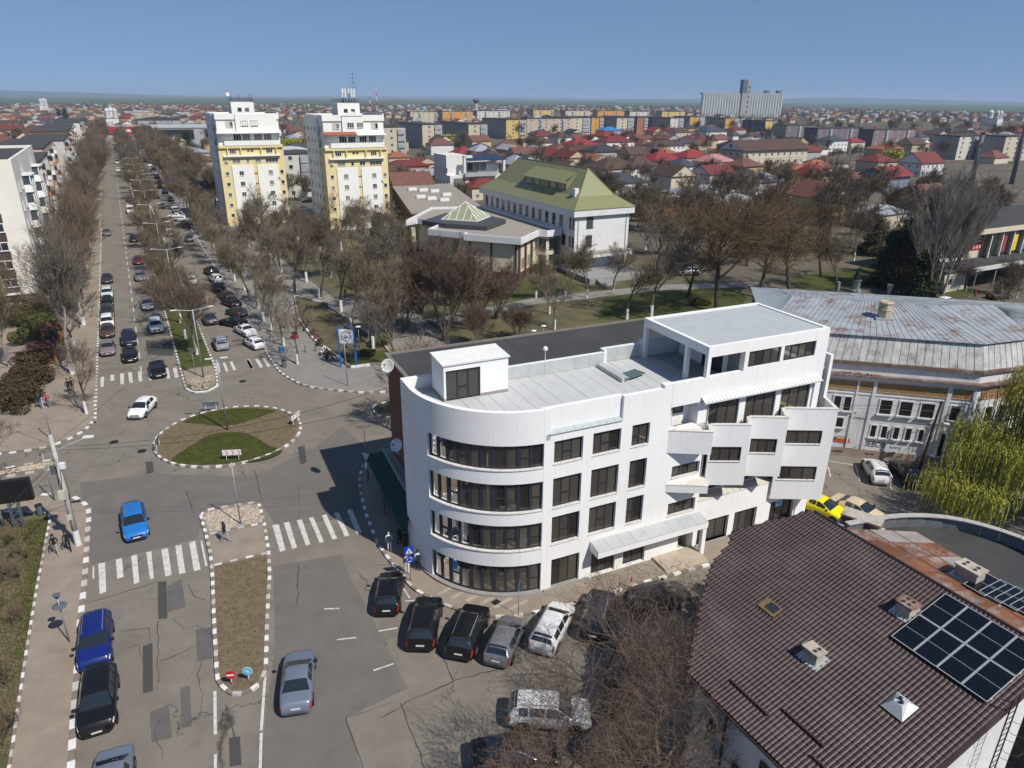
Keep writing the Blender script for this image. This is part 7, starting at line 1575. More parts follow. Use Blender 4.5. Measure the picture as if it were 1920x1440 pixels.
# ---- willows in fresh leaf
M_WIL = mat('willow_leaf', (.3, .3, .045), .8, .25, .6); M_WIL2 = mat('willow_leaf_pale', (.32, .3, .05), .8, .25, .6)
def willow(x, y, h, r, lab, seed, ns=900, m_=None):
    rr = random.Random(seed); t = thing('willow_tree', lab, 'tree', (x, y, 0)); V, Fc = [], []; br_ = [(Vector((0, 0, 0)), Vector((.2, .1, h*.45)), .35, .26, 8)]; tops = []
    for k in range(9):
        a = k*.7+rr.uniform(-.2, .2); e = Vector((math.cos(a)*r*rr.uniform(.4, .8), math.sin(a)*r*rr.uniform(.4, .8), h*rr.uniform(.8, 1.0))); br_.append((Vector((.2, .1, h*.42)), e*.6+Vector((0, 0, h*.12)), .16, .1, 5)); br_.append((e*.6+Vector((0, 0, h*.12)), e, .1, .04, 4)); tops.append(e)
        for q in range(4): f = e+Vector((rr.gauss(0, .22)*r, rr.gauss(0, .22)*r, rr.uniform(-.05, .08)*h)); br_.append((e*.8, f, .05, .02, 3)); tops.append(f)
    put('trunk', seg_mesh(br_, 'trunk', M_BARK), t)
    for k in range(ns):
        s = rr.choice(tops)+Vector((rr.gauss(0, .13)*r, rr.gauss(0, .13)*r, rr.uniform(-.06, .06)*h)); q = s; dx = Vector((rr.gauss(0, .12), rr.gauss(0, .12), 0))+Vector((s.x, s.y, 0))*.03; ln = rr.uniform(.3, .8)*h; n = int(ln/.35)
        for j in range(n):
            q2 = q+dx*max(0, .5-j*.12)+Vector((rr.gauss(0, .02), rr.gauss(0, .02), -.35+max(0, .25-.1*j)))
            if q2.z < .5: break
            a = rr.uniform(0, 3.14); w = Vector((math.cos(a), math.sin(a), 0))*.032; i = len(V); V += [(q-w)[:], (q+w)[:], (q2+w)[:], (q2-w)[:]]; Fc.append((i, i+1, i+2, i+3))
            if j % 2 == 0: w2 = Vector((-w.y, w.x, 0))*1.6; i = len(V); V += [(q-w2)[:], (q+w2)[:], (q2+w2*.3+Vector((0, 0, .1)))[:]]; Fc.append((i, i+1, i+2))
            q = q2
    me = bpy.data.meshes.new('crown'); me.from_pydata(V, [], Fc); me.materials.append(m_ or M_WIL); me.update(); put('crown', me, t); return t
willow(41.0, 52.5, 7.4, 4.6, 'bright yellow-green weeping willow in front of the graffiti wall', 1, 850); willow(46.5, 55.0, 10.5, 4.0, 'taller pale yellow-green willow at the right photo edge', 2, 1000, M_WIL2); willow(44.5, 49.5, 6.5, 3.4, 'mid-sized willow between the bright one and the photo edge', 3, 900)
for px, py, h, r, lab in ((545, 300, 11, 6, 'rounded yellow-green willow between the two towers'), (838, 278, 9, 5, 'yellow willow among the flats'), (1668, 312, 8, 5, 'green willow behind the blue-grey house')):
    p = G(px, py); rr = random.Random(px); t = thing('willow_tree', lab, 'tree', (p.x, p.y, 0)); P = [(Vector((rr.gauss(0, .45)*r, rr.gauss(0, .45)*r, h*(.25+.72*math.sqrt(rr.random())))), 1) for _ in range(3500)]; put('crown', leaf_mesh(P, M_WIL, 'crown', .5, px), t); MB().tube((0, 0, 0), (0, 0, h*.8), .4, .1, 6).build('trunk', M_BARK, t)
p = G(1785, 985); willow(p.x, p.y, 4.6, 3.2, 'low yellow-green willow clump nearest the curved parapet', 4, 700)
# ---- ground cover
def scatter(poly, n, zb, size, mt, seed, lab, nm, cat, hgt=1.0):
    rr = random.Random(seed); P = [(p.x, p.y) for p in poly]; x0, x1 = min(p[0] for p in P), max(p[0] for p in P); y0, y1 = min(p[1] for p in P), max(p[1] for p in P); V, Fc = [], []; k = 0
    while k < n:
        x, y = rr.uniform(x0, x1), rr.uniform(y0, y1)
        if not in_poly(P, x, y): continue
        k += 1; a = rr.uniform(0, 6.28)
        for q in range(3):
            a += 2.1; s = size*rr.uniform(.6, 1.4); i = len(V); dx, dy = math.cos(a)*s, math.sin(a)*s; V += [(x-dy*.25, y+dx*.25, zb), (x+dy*.25, y-dx*.25, zb), (x+dx*.8, y+dy*.8, zb+s*hgt*rr.uniform(.5, 1))]; Fc.append((i, i+1, i+2))
    me = bpy.data.meshes.new(nm); me.from_pydata(V, [], Fc); me.materials.append(mt); me.update(); o = put(nm, me); tag(o, lab, cat, kind='stuff'); return o
M_SEED = mat('seedling_green', (.04, .075, .02), .8, .3, 3); M_BLADE = mat('grass_blade', (.068, .08, .01), .85, .35, 1.5); M_DRYB = mat('dry_blade', (.13, .11, .055), .9, .35, 1.5)
scatter(gp([(405, 1068), (503, 1045), (503, 1110), (499, 1172), (496, 1254), (478, 1287), (440, 1298), (412, 1274), (406, 1167)]), 750, .14, .07, M_SEED, 1, 'rows of small green seedlings in the lower median bed', 'seedlings', 'plants')
scatter(rl1, 9000, .168, .07, M_BLADE, 2, 'short green grass of the near roundabout lawn', 'grass', 'grass'); scatter(rl2, 6000, .168, .07, M_BLADE, 3, 'short green grass of the far roundabout lawn', 'grass', 'grass')
ring_in = [RC+(p-RC)*.95 for p in ring[:-1]]; scatter(ring_in, 3500, .16, .08, M_DRYB, 4, 'dry brown stubble on the roundabout', 'dry_stubble', 'plants')
scatter(gp([(0, 975), (85, 985), (70, 1090), (45, 1240), (18, 1420), (-40, 1440), (-40, 1000)]), 9000, .13, .13, M_DRYB, 5, 'dry grass in the bed at the lower left', 'dry_grass', 'grass'); scatter(gp([(40, 980), (90, 975), (72, 1095), (48, 1235), (26, 1240), (50, 1080)]), 6000, .13, .1, M_BLADE, 6, 'green grass along the lower left kerb', 'grass', 'grass')

V, Fc = [], []; fr_ = random.Random(77); n = 0
while n < 5200:
    p = B(fr_.uniform(500, 2600), fr_.uniform(-1500, 2300)); q = PX((p.x, p.y, 3)); 
    if p.y < 200 or not (-20 < q[0] < 1940) or q[1] > 262 or not free(p, 2): continue
    if p.length < 800 and fr_.random() < .25: continue
    n += 1; h = fr_.uniform(5, 11); w = h*.38
    for k in range(13):
        a = fr_.uniform(0, 6.28); r = w*fr_.random()**.5; z_ = h*fr_.uniform(.3, .95); x, y = p.x+math.cos(a)*r, p.y+math.sin(a)*r; i = len(V); s = fr_.uniform(.5, 1.0)
        V += [(x-s*.5, y, z_-s*.6), (x+s*.5, y+fr_.uniform(-.5, .5), z_-s*.3), (x+fr_.uniform(-.4, .4), y, z_+s)]; Fc.append((i, i+1, i+2))
    i = len(V); V += [(p.x-.25, p.y, 0), (p.x+.25, p.y, 0), (p.x, p.y, h)]; Fc.append((i, i+1, i+2))
me = bpy.data.meshes.new('far_trees'); me.from_pydata(V, [], Fc); me.materials.append(mat('far_twigs', (.095, .078, .062), .95, .3, .05)); me.update(); tag(put('far_trees', me), 'brown haze of leafless trees spread through the far town', 'trees', kind='stuff')
# ================================================================ vehicles
M_TYRE = mat('tyre_rubber', (.012, .012, .012), .9, .1, 5); M_RIM = mat('wheel_rim', (.38, .39, .4), .35, .05, 5, metal=.6); M_CGLASS = mat('car_glass', (.016, .02, .024), .05, 0, spec=1.0)
M_HEAD = mat('headlamp', (.6, .62, .62), .15, 0, spec=.8); M_TAIL = mat('tail_lamp', (.32, .012, .012), .2, 0, spec=.7); M_PLATE = mat('number_plate', (.62, .62, .6), .5, .03); M_BLACKTRIM = mat('black_trim', (.018, .018, .019), .5, .05); M_PLBLUE = mat('plate_blue', (.02, .05, .3), .5, 0)
PAINTS = {'white': (.72, .72, .71), 'black': (.008, .008, .009), 'silver': (.34, .36, .38), 'grey': (.2, .205, .21), 'dark grey': (.05, .052, .055), 'dark blue': (.008, .02, .14), 'navy': (.012, .016, .032), 'bright blue': (.018, .15, .45), 'dark red': (.12, .012, .016), 'brown': (.07, .045, .033), 'yellow': (.75, .66, .0), 'cream': (.58, .46, .3), 'mauve': (.2, .16, .17), 'blue-grey': (.2, .23, .29), 'red': (.35, .03, .02), 'pale blue': (.5, .58, .6), 'olive': (.13, .12, .07)}
def paint(c): return mat('paint_'+c.replace(' ', '_').replace('-', '_'), PAINTS[c], .3, .06, 1.5, spec=.3, coat=.25, metal=.35 if c in ('silver', 'grey', 'blue-grey', 'dark grey') else 0)
# f (from the front), z of the roof line, z of the belt, width factor, cabin (1) or not (0)
CT = {
 'hatch': (4.15, 1.76, [(0, .56, .5, .76, 0), (.018, .68, .6, .86, 0), (.07, .8, .72, .94, 0), (.18, .91, .83, .99, 0), (.24, .96, .9, 1, 0), (.44, 1.4, .95, 1, 1), (.5, 1.46, .96, 1, 1), (.66, 1.47, .98, 1, 1), (.8, 1.43, 1.0, .99, 1), (.9, 1.34, 1.0, .97, 1), (.97, 1.0, .96, .94, 0), (.99, .75, .7, .9, 0), (1, .55, .5, .84, 0)], (.25, .44), (.855, .962), [(.36, .58), (.6, .8)]),
 'sedan': (4.6, 1.8, [(0, .55, .5, .76, 0), (.018, .68, .6, .86, 0), (.06, .78, .7, .94, 0), (.18, .9, .82, .99, 0), (.255, .96, .89, 1, 0), (.44, 1.37, .93, 1, 1), (.5, 1.43, .94, 1, 1), (.62, 1.43, .96, 1, 1), (.69, 1.38, .97, 1, 1), (.82, 1.06, .97, .99, 0), (.9, 1.03, .95, .97, 0), (.975, .98, .88, .93, 0), (.992, .72, .66, .9, 0), (1, .55, .5, .84, 0)], (.265, .44), (.68, .815), [(.37, .53), (.545, .67)]),
 'suv': (4.55, 1.86, [(0, .62, .55, .8, 0), (.015, .8, .7, .88, 0), (.05, .94, .85, .95, 0), (.16, 1.03, .95, 1, 0), (.225, 1.08, 1.0, 1, 0), (.4, 1.55, 1.05, 1, 1), (.46, 1.65, 1.06, 1, 1), (.68, 1.66, 1.08, 1, 1), (.86, 1.62, 1.1, .99, 1), (.93, 1.52, 1.1, .97, 1), (.98, 1.12, 1.05, .95, 0), (.993, .85, .8, .92, 0), (1, .62, .56, .86, 0)], (.235, .4), (.885, .976), [(.33, .54), (.56, .74), (.76, .87)]),
 'wagon': (4.6, 1.8, [(0, .56, .5, .76, 0), (.016, .7, .6, .86, 0), (.06, .82, .72, .94, 0), (.17, .93, .85, .99, 0), (.235, .99, .92, 1, 0), (.42, 1.42, .97, 1, 1), (.48, 1.5, .98, 1, 1), (.7, 1.5, 1.0, 1, 1), (.86, 1.46, 1.02, .99, 1), (.94, 1.38, 1.02, .97, 1), (.98, 1.02, .97, .94, 0), (.993, .75, .7, .9, 0), (1, .55, .5, .84, 0)], (.245, .42), (.89, .976), [(.34, .52), (.535, .7), (.715, .87)]),
 'van': (5.4, 1.98, [(0, .7, .6, .84, 0), (.012, .9, .8, .94, 0), (.05, 1.1, 1.0, .98, 0), (.12, 1.25, 1.12, 1, 0), (.24, 2.1, 1.2, 1, 1), (.3, 2.3, 1.22, 1, 1), (.6, 2.34, 1.22, 1, 1), (.95, 2.32, 1.22, 1, 1), (.985, 2.2, 1.22, .99, 1), (.995, 1.3, 1.1, .97, 0), (1, .6, .55, .92, 0)], (.13, .235), (.985, .994), [(.2, .36)]),
}
def car_proto(kind):
    L_, W_, S, ws, rw, sides = CT[kind]
    def st(f):
        f = min(1, max(0, f))
        for a, b in zip(S[:-1], S[1:]):
            if a[0] <= f <= b[0]: k = (f-a[0])/(b[0]-a[0]); return [a[i]+(b[i]-a[i])*k for i in range(5)]
    def sec(f):
        _, zt, zb, wf, cab = st(f); w = W_/2*wf; z0 = .2 if kind != 'suv' else .26; rw_ = w*(.9-(.2 if kind != 'van' else .07)*cab); g = .93*w
        zr6 = max(zb+.012, zt-(.05+.03*cab)); return [(0, z0), (.82*w, z0), (.97*w, z0+.1), (w, (z0+zb)*.5+.06), (.975*w, zb-.02), (g, zb+.008), (rw_, zr6), (max(.02, rw_-.15), max(zr6+.004, zt-.022)), (0, zt)]
    def pt(f, c, s=1):
        P = sec(f); i = min(7, int(c)); k = c-i; y = P[i][0]+(P[i+1][0]-P[i][0])*k; z_ = P[i][1]+(P[i+1][1]-P[i][1])*k; return Vector((L_/2-f*L_, s*y, z_))
    fs = sorted({s[0] for s in S} | {k/22 for k in range(23)} | {.005, .995}); m = MB(); rings = []
    for f in fs:
        P = sec(f); x = L_/2-f*L_; rings.append([m.p((x, y, z_)) for y, z_ in P]+[m.p((x, -y, z_)) for y, z_ in P[-2:0:-1]])
    n = len(rings[0])
    for a, b in zip(rings[:-1], rings[1:]):
        for k in range(n): m.face((a[k], b[k], b[(k+1) % n], a[(k+1) % n]))
    m.face(rings[0]); m.face(rings[-1][::-1])
    def patch(f0, f1, c0, c1, s=1, nf=4, nc=3, off=.012, cross=False):
        q = MB(); g = []
        for i in range(nf+1):
            f = f0+(f1-f0)*i/nf; row = []
            for j in range(nc+1):
                if cross: y = c0+(c1-c0)*j/nc; c, ss = 8-abs(y), (1 if y >= 0 else -1)
                else: c, ss = c0+(c1-c0)*j/nc, s
                p = pt(f, c, ss); e = 1e-3; du = pt(min(1, f+e), c, ss)-pt(max(0, f-e), c, ss); dv = pt(f, min(8, c+.01), ss)-pt(f, max(0, c-.01), ss); nn = du.cross(dv)*ss
                if nn.length < 1e-9: nn = Vector((0, 0, 1))
                nn.normalize(); ctr = Vector((p.x*.6, 0, .7)); nn = nn if nn.dot(p-ctr) > 0 else -nn; row.append(q.p(p+nn*off))
            g.append(row)
        for a, b in zip(g[:-1], g[1:]):
            for k in range(nc): q.face((a[k], a[k+1], b[k+1], b[k]))
        return q
    parts = [('windscreen', patch(ws[0]+.006, ws[1]-.008, -1.85, 1.85, cross=True, nc=10).mesh('windscreen', M_CGLASS, True)), ('rear_window', patch(rw[0]+.004, rw[1], -1.75, 1.75, cross=True, nc=10).mesh('rear_window', M_CGLASS, True))]
    for a, b in sides:
        for s in (1, -1): parts.append(('side_window', patch(a, b, 5.06, 5.93, s, 5, 2, .01).mesh('side_window', M_CGLASS, True)))
    for s in (1, -1):
        parts.append(('headlight', patch(.022, .075, 3.55, 4.6 if kind != 'van' else 4.0, s, 3, 3, .012).mesh('headlight', M_HEAD, True)))
        parts.append(('tail_light', patch(.962 if kind != 'van' else .985, .997, 3.2, 4.9, s, 4, 3, .014).mesh('tail_light', M_TAIL, True)))
    parts.append(('grille', MB().box(L_/2-.03, L_/2+.012, -.42, .42, .46, .6 if kind != 'suv' else .72).mesh('grille', M_BLACKTRIM))); parts.append(('bumper_trim', MB().box(L_/2-.06, L_/2+.008, -.62, .62, .26, .38).mesh('bumper_trim', M_BLACKTRIM)))
    parts.append(('number_plate', MB().box(L_/2+.01, L_/2+.022, -.26, .26, .4, .5).mesh('number_plate', M_PLATE))); zp = st(.985)[1]*.7
    parts.append(('number_plate', MB().box(-L_/2-.022, -L_/2-.004, -.26, .26, min(.62, zp), min(.62, zp)+.11).mesh('number_plate', M_PLATE)))
    wx = (L_/2-.195*L_, -L_/2+.19*L_); rad = .32 if kind in ('hatch', 'sedan', 'wagon') else .36
    m2 = MB(); m2.M = Matrix.Rotation(R(90), 4, 'X'); m2.lathe([(rad*.6, -.1), (rad*.94, -.1), (rad, -.07), (rad, .07), (rad*.94, .1), (rad*.6, .1)], 18); tyre = m2.mesh('tyre', M_TYRE, False)
    m3 = MB(); m3.M = Matrix.Rotation(R(90), 4, 'X'); m3.lathe([(rad*.62, -.1), (rad*.62, -.085), (rad*.5, -.07), (rad*.15, -.085), (.01, -.085)][::-1], 10); m3.lathe([(rad*.62, .1), (rad*.62, .085), (rad*.5, .07), (rad*.15, .085), (.01, .085)], 10); rim = m3.mesh('rim', M_RIM, False)
    ma = MB(); ma.M = Matrix.Rotation(R(90), 4, 'X'); ma.lathe([(rad*1.16, -.012), (rad*1.16, .012)], 18); arch = ma.mesh('wheel_arch', M_BLACKTRIM)
    mir = MB().box(-.06, .08, -.1, .1, -.05, .09).mesh('mirror', M_BLACKTRIM)
    rail = None
    if kind in ('suv', 'wagon'): rail = [patch(.42, .86, 6.6, 6.85, s, 6, 1, .04).mesh('roof_rail', M_RIM) for s in (1, -1)]
    return dict(body=m.mesh('body', paint('white'), True), parts=parts, wx=wx, rad=rad, tyre=tyre, rim=rim, arch=arch, W=W_, L=L_, mir=mir, mx=L_/2-(ws[0]+.06)*L_, mz=st(ws[0])[2]+.1, rail=rail)
CARP = {k: car_proto(k) for k in CT}
def car(px, py, ang, kind, col, lab, group=None, full=True, z0=.03, rails=None, pos=None):
    P = CARP[kind]; p = pos or G(px, py); t = thing({'van': 'van'}.get(kind, 'car'), lab, {'van': 'van'}.get(kind, 'car'), (p.x, p.y, z0), ang, group)
    b = put('body', P['body'], t); b.material_slots[0].link = 'OBJECT'; b.material_slots[0].material = paint(col)
    for nm, me in P['parts']:
        if not full and nm in ('grille', 'bumper_trim', 'number_plate', 'tail_light'): continue
        put(nm, me, t)
    for x in P['wx']:
        for s in (1, -1):
            w = put('wheel', P['tyre'], t, (x, s*(P['W']/2-.085), P['rad']))
            if full: put('rim', P['rim'], w); put('wheel_arch', P['arch'], t, (x, s*(P['W']/2-.004), P['rad']+.01))
    if full:
        for s in (1, -1): o = put('mirror', P['mir'], t, (P['mx'], s*(P['W']/2+.1), P['mz'])); 
        if P['rail'] and rails:
            for r in P['rail']: put('roof_rail', r, t)
    return t
UF, UT = math.atan2(UY, UX), math.atan2(-UY, -UX)      # away along the boulevard / towards the camera
def hd(a, b): p, q = G(*a), G(*b); return math.atan2(q.y-p.y, q.x-p.x)
car(269, 774, hd((285, 757), (257, 785)), 'hatch', 'white', 'white hatchback entering the roundabout')
car(297, 700, UT, 'sedan', 'black', 'black saloon crossing the zebra stripes beside the upper median'); car(245, 673, UT, 'hatch', 'black', 'black hatchback waiting behind the upper zebra crossing'); car(243, 643, UT, 'suv', 'navy', 'navy car right behind the black hatchback at the zebra crossing')
car(294, 619, UT, 'suv', 'pale blue', 'white off-roader driving beside the median trees'); car(278, 577, UT, 'sedan', 'silver', 'silver saloon driving behind the white off-roader'); car(264, 524, UT, 'wagon', 'blue-grey', 'blue-grey estate driving ahead of the dark red car'); car(260, 494, UT, 'hatch', 'dark red', 'dark red hatchback driving down the left carriageway'); car(252, 452, UT, 'sedan', 'navy', 'dark saloon driving alone behind the dark red hatchback')
car(246, 400, UT, 'van', 'white', 'white high-roofed van coming down the boulevard'); car(243, 377, UT, 'sedan', 'dark blue', 'dark blue car following the white van', full=False); car(222, 322, UT, 'suv', 'white', 'white pickup-like car far up the boulevard', full=False); car(221, 307, UT, 'van', 'white', 'white van far up the boulevard', full=False); car(216, 279, UT, 'sedan', 'navy', 'farthest dark car in the left carriageway', full=False)
for px, py, kd, c, lab in ((204, 660, 'sedan', 'mauve', 'mauve-grey saloon parked first by the left kerb'), (202, 628, 'hatch', 'brown', 'dark brown hatchback parked behind the mauve saloon'), (200, 612, 'suv', 'white', 'white off-roader parked by the left kerb'), (201, 592, 'suv', 'dark grey', 'dark pickup-like car parked behind the white off-roader'), (203, 572, 'hatch', 'black', 'black car parked between the dark and pale ones at the left kerb'), (202, 557, 'suv', 'pale blue', 'pale car parked fifth or sixth along the left kerb'), (202, 528, 'sedan', 'dark grey', 'dark grey saloon parked last along the left kerb'), (214, 440, 'hatch', 'grey', 'grey hatchback half hidden under the tall left trees')):
    u_, v_ = UV(G(px, py)); car(0, 0, UT, kd, c, lab, pos=B(u_, -5.5), group='cars parked along the left kerb')
RCAR = [(415, 650, 'wagon', 'silver', UF, 'silver estate driving up the right carriageway', 1), (394, 604, 'sedan', 'dark grey', UF, 'dark grey saloon driving up under the median trees', 1), (460, 626, 'sedan', 'white', UF+.25, 'white saloon parked at the plaza kerb', 1), (477, 650, 'hatch', 'white', UF+.25, 'small white hatchback parked nearest the plaza crossing', 1), (437, 611, 'sedan', 'black', UF+.6, 'black saloon angled beside the white saloon', 1), (444, 592, 'hatch', 'dark grey', UF+.4, 'dark hatchback parked behind the angled black saloon', 1), (434, 573, 'sedan', 'black', UF+.3, 'black car parked by the plaza kerb below the brown one', 1), (424, 560, 'hatch', 'brown', UF+.3, 'brown-red hatchback parked by the plaza kerb', 1), (374, 566, 'sedan', 'dark red', UF, 'dark red car under the median trees', 1), (360, 531, 'hatch', 'white', UF, 'white car seen through the median trees', 1), (406, 529, 'suv', 'white', UF+.1, 'white off-roader parked in the right row', 1), (397, 515, 'suv', 'black', UF+.2, 'black off-roader above the parked white one', 1), (407, 545, 'sedan', 'black', UF+.2, 'black car just below the parked white off-roader', 1), (345, 428, 'suv', 'black', UF+.9, 'black off-roader turned across the right row', 1), (331, 409, 'sedan', 'white', UF+1.1, 'white car parked crosswise by the right trees', 1), (341, 415, 'hatch', 'white', UF+.9, 'second white car parked crosswise by the right trees', 1), (355, 452, 'sedan', 'dark grey', UF, 'dark car in the right lane below the crosswise white cars', 1), (321, 442, 'hatch', 'olive', UF, 'grey-green car near the median in the right carriageway', 1), (317, 433, 'hatch', 'white', UF, 'white car just above the grey-green one', 1), (309, 418, 'sedan', 'brown', UF, 'brown car near the median further up', 1), (330, 398, 'sedan', 'grey', UF, 'grey car in the upper right row', 0), (327, 392, 'hatch', 'white', UF, 'white car in the upper right row above the grey one', 0), (304, 390, 'sedan', 'dark grey', UF, 'dark saloon driving up the right carriageway', 0), (321, 377, 'sedan', 'black', UF, 'black car in the upper right row', 0), (294, 372, 'hatch', 'black', UF, 'small black car driving in the right carriageway', 0), (310, 363, 'suv', 'navy', UF, 'blue-black off-roader in the far right row', 0), (286, 362, 'sedan', 'cream', UF, 'cream car driving in the far right carriageway', 0), (300, 353, 'sedan', 'black', UF, 'black saloon in the far right row', 0), (281, 352, 'hatch', 'olive', UF, 'dull green car near the far median', 0), (300, 344, 'hatch', 'red', UF, 'red car in the far right row', 0), (276, 342, 'sedan', 'dark grey', UF, 'dark car driving near the far median', 0), (295, 335, 'suv', 'black', UF, 'black off-roader in the far right row above the red car', 0), (289, 327, 'hatch', 'white', UF, 'white hatchback in the far right row', 0), (271, 328, 'sedan', 'white', UT, 'white car in the far part of the right carriageway', 0), (282, 318, 'van', 'white', UF, 'white van far up the right carriageway', 0), (265, 319, 'sedan', 'grey', UF, 'grey car far up the right carriageway', 0), (272, 304, 'sedan', 'navy', UF, 'dark car far up the right row', 0), (269, 298, 'hatch', 'red', UF, 'small red car far up the right row', 0), (261, 287, 'sedan', 'cream', UF, 'beige car farthest up the right carriageway', 0)]
for px, py, kd, c, a, lab, fl in RCAR: car(px, py, a, kd, c, lab, 'cars in the right carriageway', bool(fl))
for px, py, kd, c, lab in ((375, 354, 'sedan', 'white', 'white car on the side road before the first tower'), (375, 364, 'sedan', 'dark red', 'dark red car on the side road before the first tower'), (395, 378, 'suv', 'brown', 'brown car at the corner of the first tower'), (404, 386, 'van', 'white', 'white van parked at the corner of the first tower')): car(px, py, UF+.2, kd, c, lab, full=False, z0=.14)
car(255, 990, hd((252, 965), (258, 1010)), 'wagon', 'bright blue', 'bright blue estate heading for the lower crossing'); car(183, 1217, hd((184, 1190), (181, 1245)), 'suv', 'dark blue', 'dark blue off-roader with silver roof rails by the lower kerb', rails=True); car(189, 1328, hd((192, 1290), (186, 1370)), 'suv', 'black', 'black off-roader parked behind the dark blue one'); car(212, 1496, hd((216, 1475), (210, 1515)), 'sedan', 'blue-grey', 'grey car cut by the bottom photo edge')
car(561, 1288, hd((558, 1320), (563, 1255)), 'sedan', 'blue-grey', 'silver-blue saloon driving past the lower median')
for px, py, a, b, kd, c, lab, rl in ((731, 1122, (729, 1148), (736, 1100), 'hatch', 'black', 'small black hatchback parked nearest the crossing sign', 0), (798, 1180, (793, 1210), (806, 1145), 'suv', 'black', 'black coupe-like off-roader with glass roof, second in the angled row', 0), (879, 1196, (870, 1222), (893, 1165), 'suv', 'black', 'black off-roader with chrome roof rails, third in the angled row', 1), (948, 1212, (938, 1238), (963, 1180), 'hatch', 'grey', 'dusty grey hatchback, fourth in the angled row', 0), (1036, 1187, (1024, 1212), (1056, 1150), 'wagon', 'white', 'white estate under the bare branches, fifth in the angled row', 0), (1120, 1165, (1115, 1190), (1128, 1135), 'suv', 'navy', 'navy car under the bare branches beside the white estate', 1)):
    car(px, py, hd(a, b), kd, c, lab, 'cars parked at an angle by the offices', rails=rl)
car(1232, 1135, hd((1180, 1150), (1290, 1120)), 'suv', 'dark grey', 'dark car parked lengthwise under the tree where the alley begins'); car(1170, 1262, hd((1160, 1300), (1185, 1225)), 'hatch', 'black', 'black car in the shade below the bare tree'); car(1030, 1352, hd((975, 1350), (1085, 1356)), 'suv', 'white', 'white off-roader with sunroof under the bare tree', rails=True); car(965, 1428, hd((905, 1432), (1025, 1420)), 'sedan', 'black', 'black car under the twigs at the bottom edge'); car(1150, 1400, hd((1130, 1420), (1180, 1380)), 'hatch', 'dark grey', 'dark car in the shade beside the dirty wall')
car(1640, 892, hd((1648, 905), (1632, 878)), 'hatch', 'white', 'white hatchback parked before the graffiti wall'); car(1698, 897, hd((1712, 912), (1686, 882)), 'sedan', 'black', 'black saloon beside the white hatchback at the graffiti wall')
car(1538, 962, hd((1515, 952), (1562, 972)), 'sedan', 'yellow', 'yellow taxi at the right end of the white offices'); car(1606, 968, hd((1582, 958), (1632, 980)), 'sedan', 'cream', 'cream saloon next to the yellow taxi')
car(1872, 561, hd((1850, 563), (1895, 558)), 'sedan', 'brown', 'brown saloon on the road near the market hall', z0=.15); car(1772, 573, hd((1755, 578), (1795, 570)), 'hatch', 'white', 'white car behind the grey mansard roof', z0=.15); car(1290, 517, UF+1.2, 'suv', 'silver', 'silver car among the park trees beside the hall terrace', z0=.14)
for px, py, c, lab in ((568, 396, 'white', 'white car parked between the two towers'), (575, 403, 'silver', 'silver car parked between the towers, below the white one'), (580, 380, 'navy', 'navy car in the yard between the towers')): car(px, py, UF+1.4, 'sedan', c, lab, full=False, z0=.14)

# ================================================================ people
def skin_person(J, E_, name):
    me = bpy.data.meshes.new(name); me.from_pydata([j[:3] for j in J], E_, []); o = bpy.data.objects.new(name, me); COL.objects.link(o)
    md = o.modifiers.new('s', 'SKIN'); md.use_smooth_shade = True; sv = me.skin_vertices[0].data if me.skin_vertices else None
    if sv is None: bpy.context.view_layer.update(); sv = me.skin_vertices[0].data
    for i, j in enumerate(J): sv[i].radius = (j[3], j[4] if len(j) > 4 else j[3]); sv[i].use_root = (i == 0)
    sb = o.modifiers.new('u', 'SUBSURF'); sb.levels = 1; sb.render_levels = 1
    dg = bpy.context.evaluated_depsgraph_get(); out = bpy.data.meshes.new_from_object(o.evaluated_get(dg)); bpy.data.objects.remove(o); return out
def pose(stride, arm, bend=0.0, sit=False):
    s = stride; J = [(0, 0, .96, .13, .1), (0, 0, 1.15, .12, .09), (.02+bend*.1, 0, 1.36, .16, .1), (.03+bend*.16, 0, 1.48, .06, .06), (.05+bend*.2, 0, 1.56, .07, .085), (.06+bend*.2, 0, 1.68, .085, .095)]
    E_ = [(0, 1), (1, 2), (2, 3), (3, 4), (4, 5)]
    for k, sd in ((1, 1), (-1, -1)):
        f = s*k
        if sit: leg = [(.02, .1*sd, .92, .085), (.42, .11*sd, .9, .07), (.46, .11*sd, .45, .05), (.45, .11*sd, .08, .045), (.58, .11*sd, .05, .04)]
        else: leg = [(0, .1*sd, .9, .088), (f*.22, .1*sd, .5, .062), (f*.38-(.1 if f < 0 else 0), .1*sd, .1, .045), (f*.38+.14-(.1 if f < 0 else 0), .1*sd, .05, .04)]
        prev = 0
        for q in leg: J.append(q); E_.append((prev, len(J)-1)); prev = len(J)-1
        g = -s*k*arm; ar = [(.02, .19*sd, 1.38, .058), (g*.16-.03, .24*sd, 1.13, .045), (g*.3+.08, .22*sd, .9, .035), (g*.33+.1, .215*sd, .82, .03)]; prev = 2
        for q in ar: J.append(q); E_.append((prev, len(J)-1)); prev = len(J)-1
    return skin_person(J, E_, 'person')
PM = {'walk': pose(.7, 1.0), 'stand': pose(.12, .4), 'sit': pose(0, .3, .4, True)}
M_SKIN = mat('skin', (.42, .26, .18), .7, .05)
def cloth(c): return mat('cloth_%d_%d_%d' % tuple(int(q*1000) for q in c), c, .9, .12, 6)
HAIR = MB().ball((0, 0, 0), .115, 10, 6, 1.05).mesh('hair', mat('dark_hair', (.02, .015, .012), .7, .1)); HAIRL = MB().lathe([(.02, -.3), (.1, -.25), (.12, -.02), (.115, .06), (.06, .12), (.01, .13)], 10).mesh('hair', MATS['dark_hair'])
BAG = MB().box(-.26, -.1, -.15, .15, 1.0, 1.42).mesh('backpack', cloth((.015, .025, .06))); 
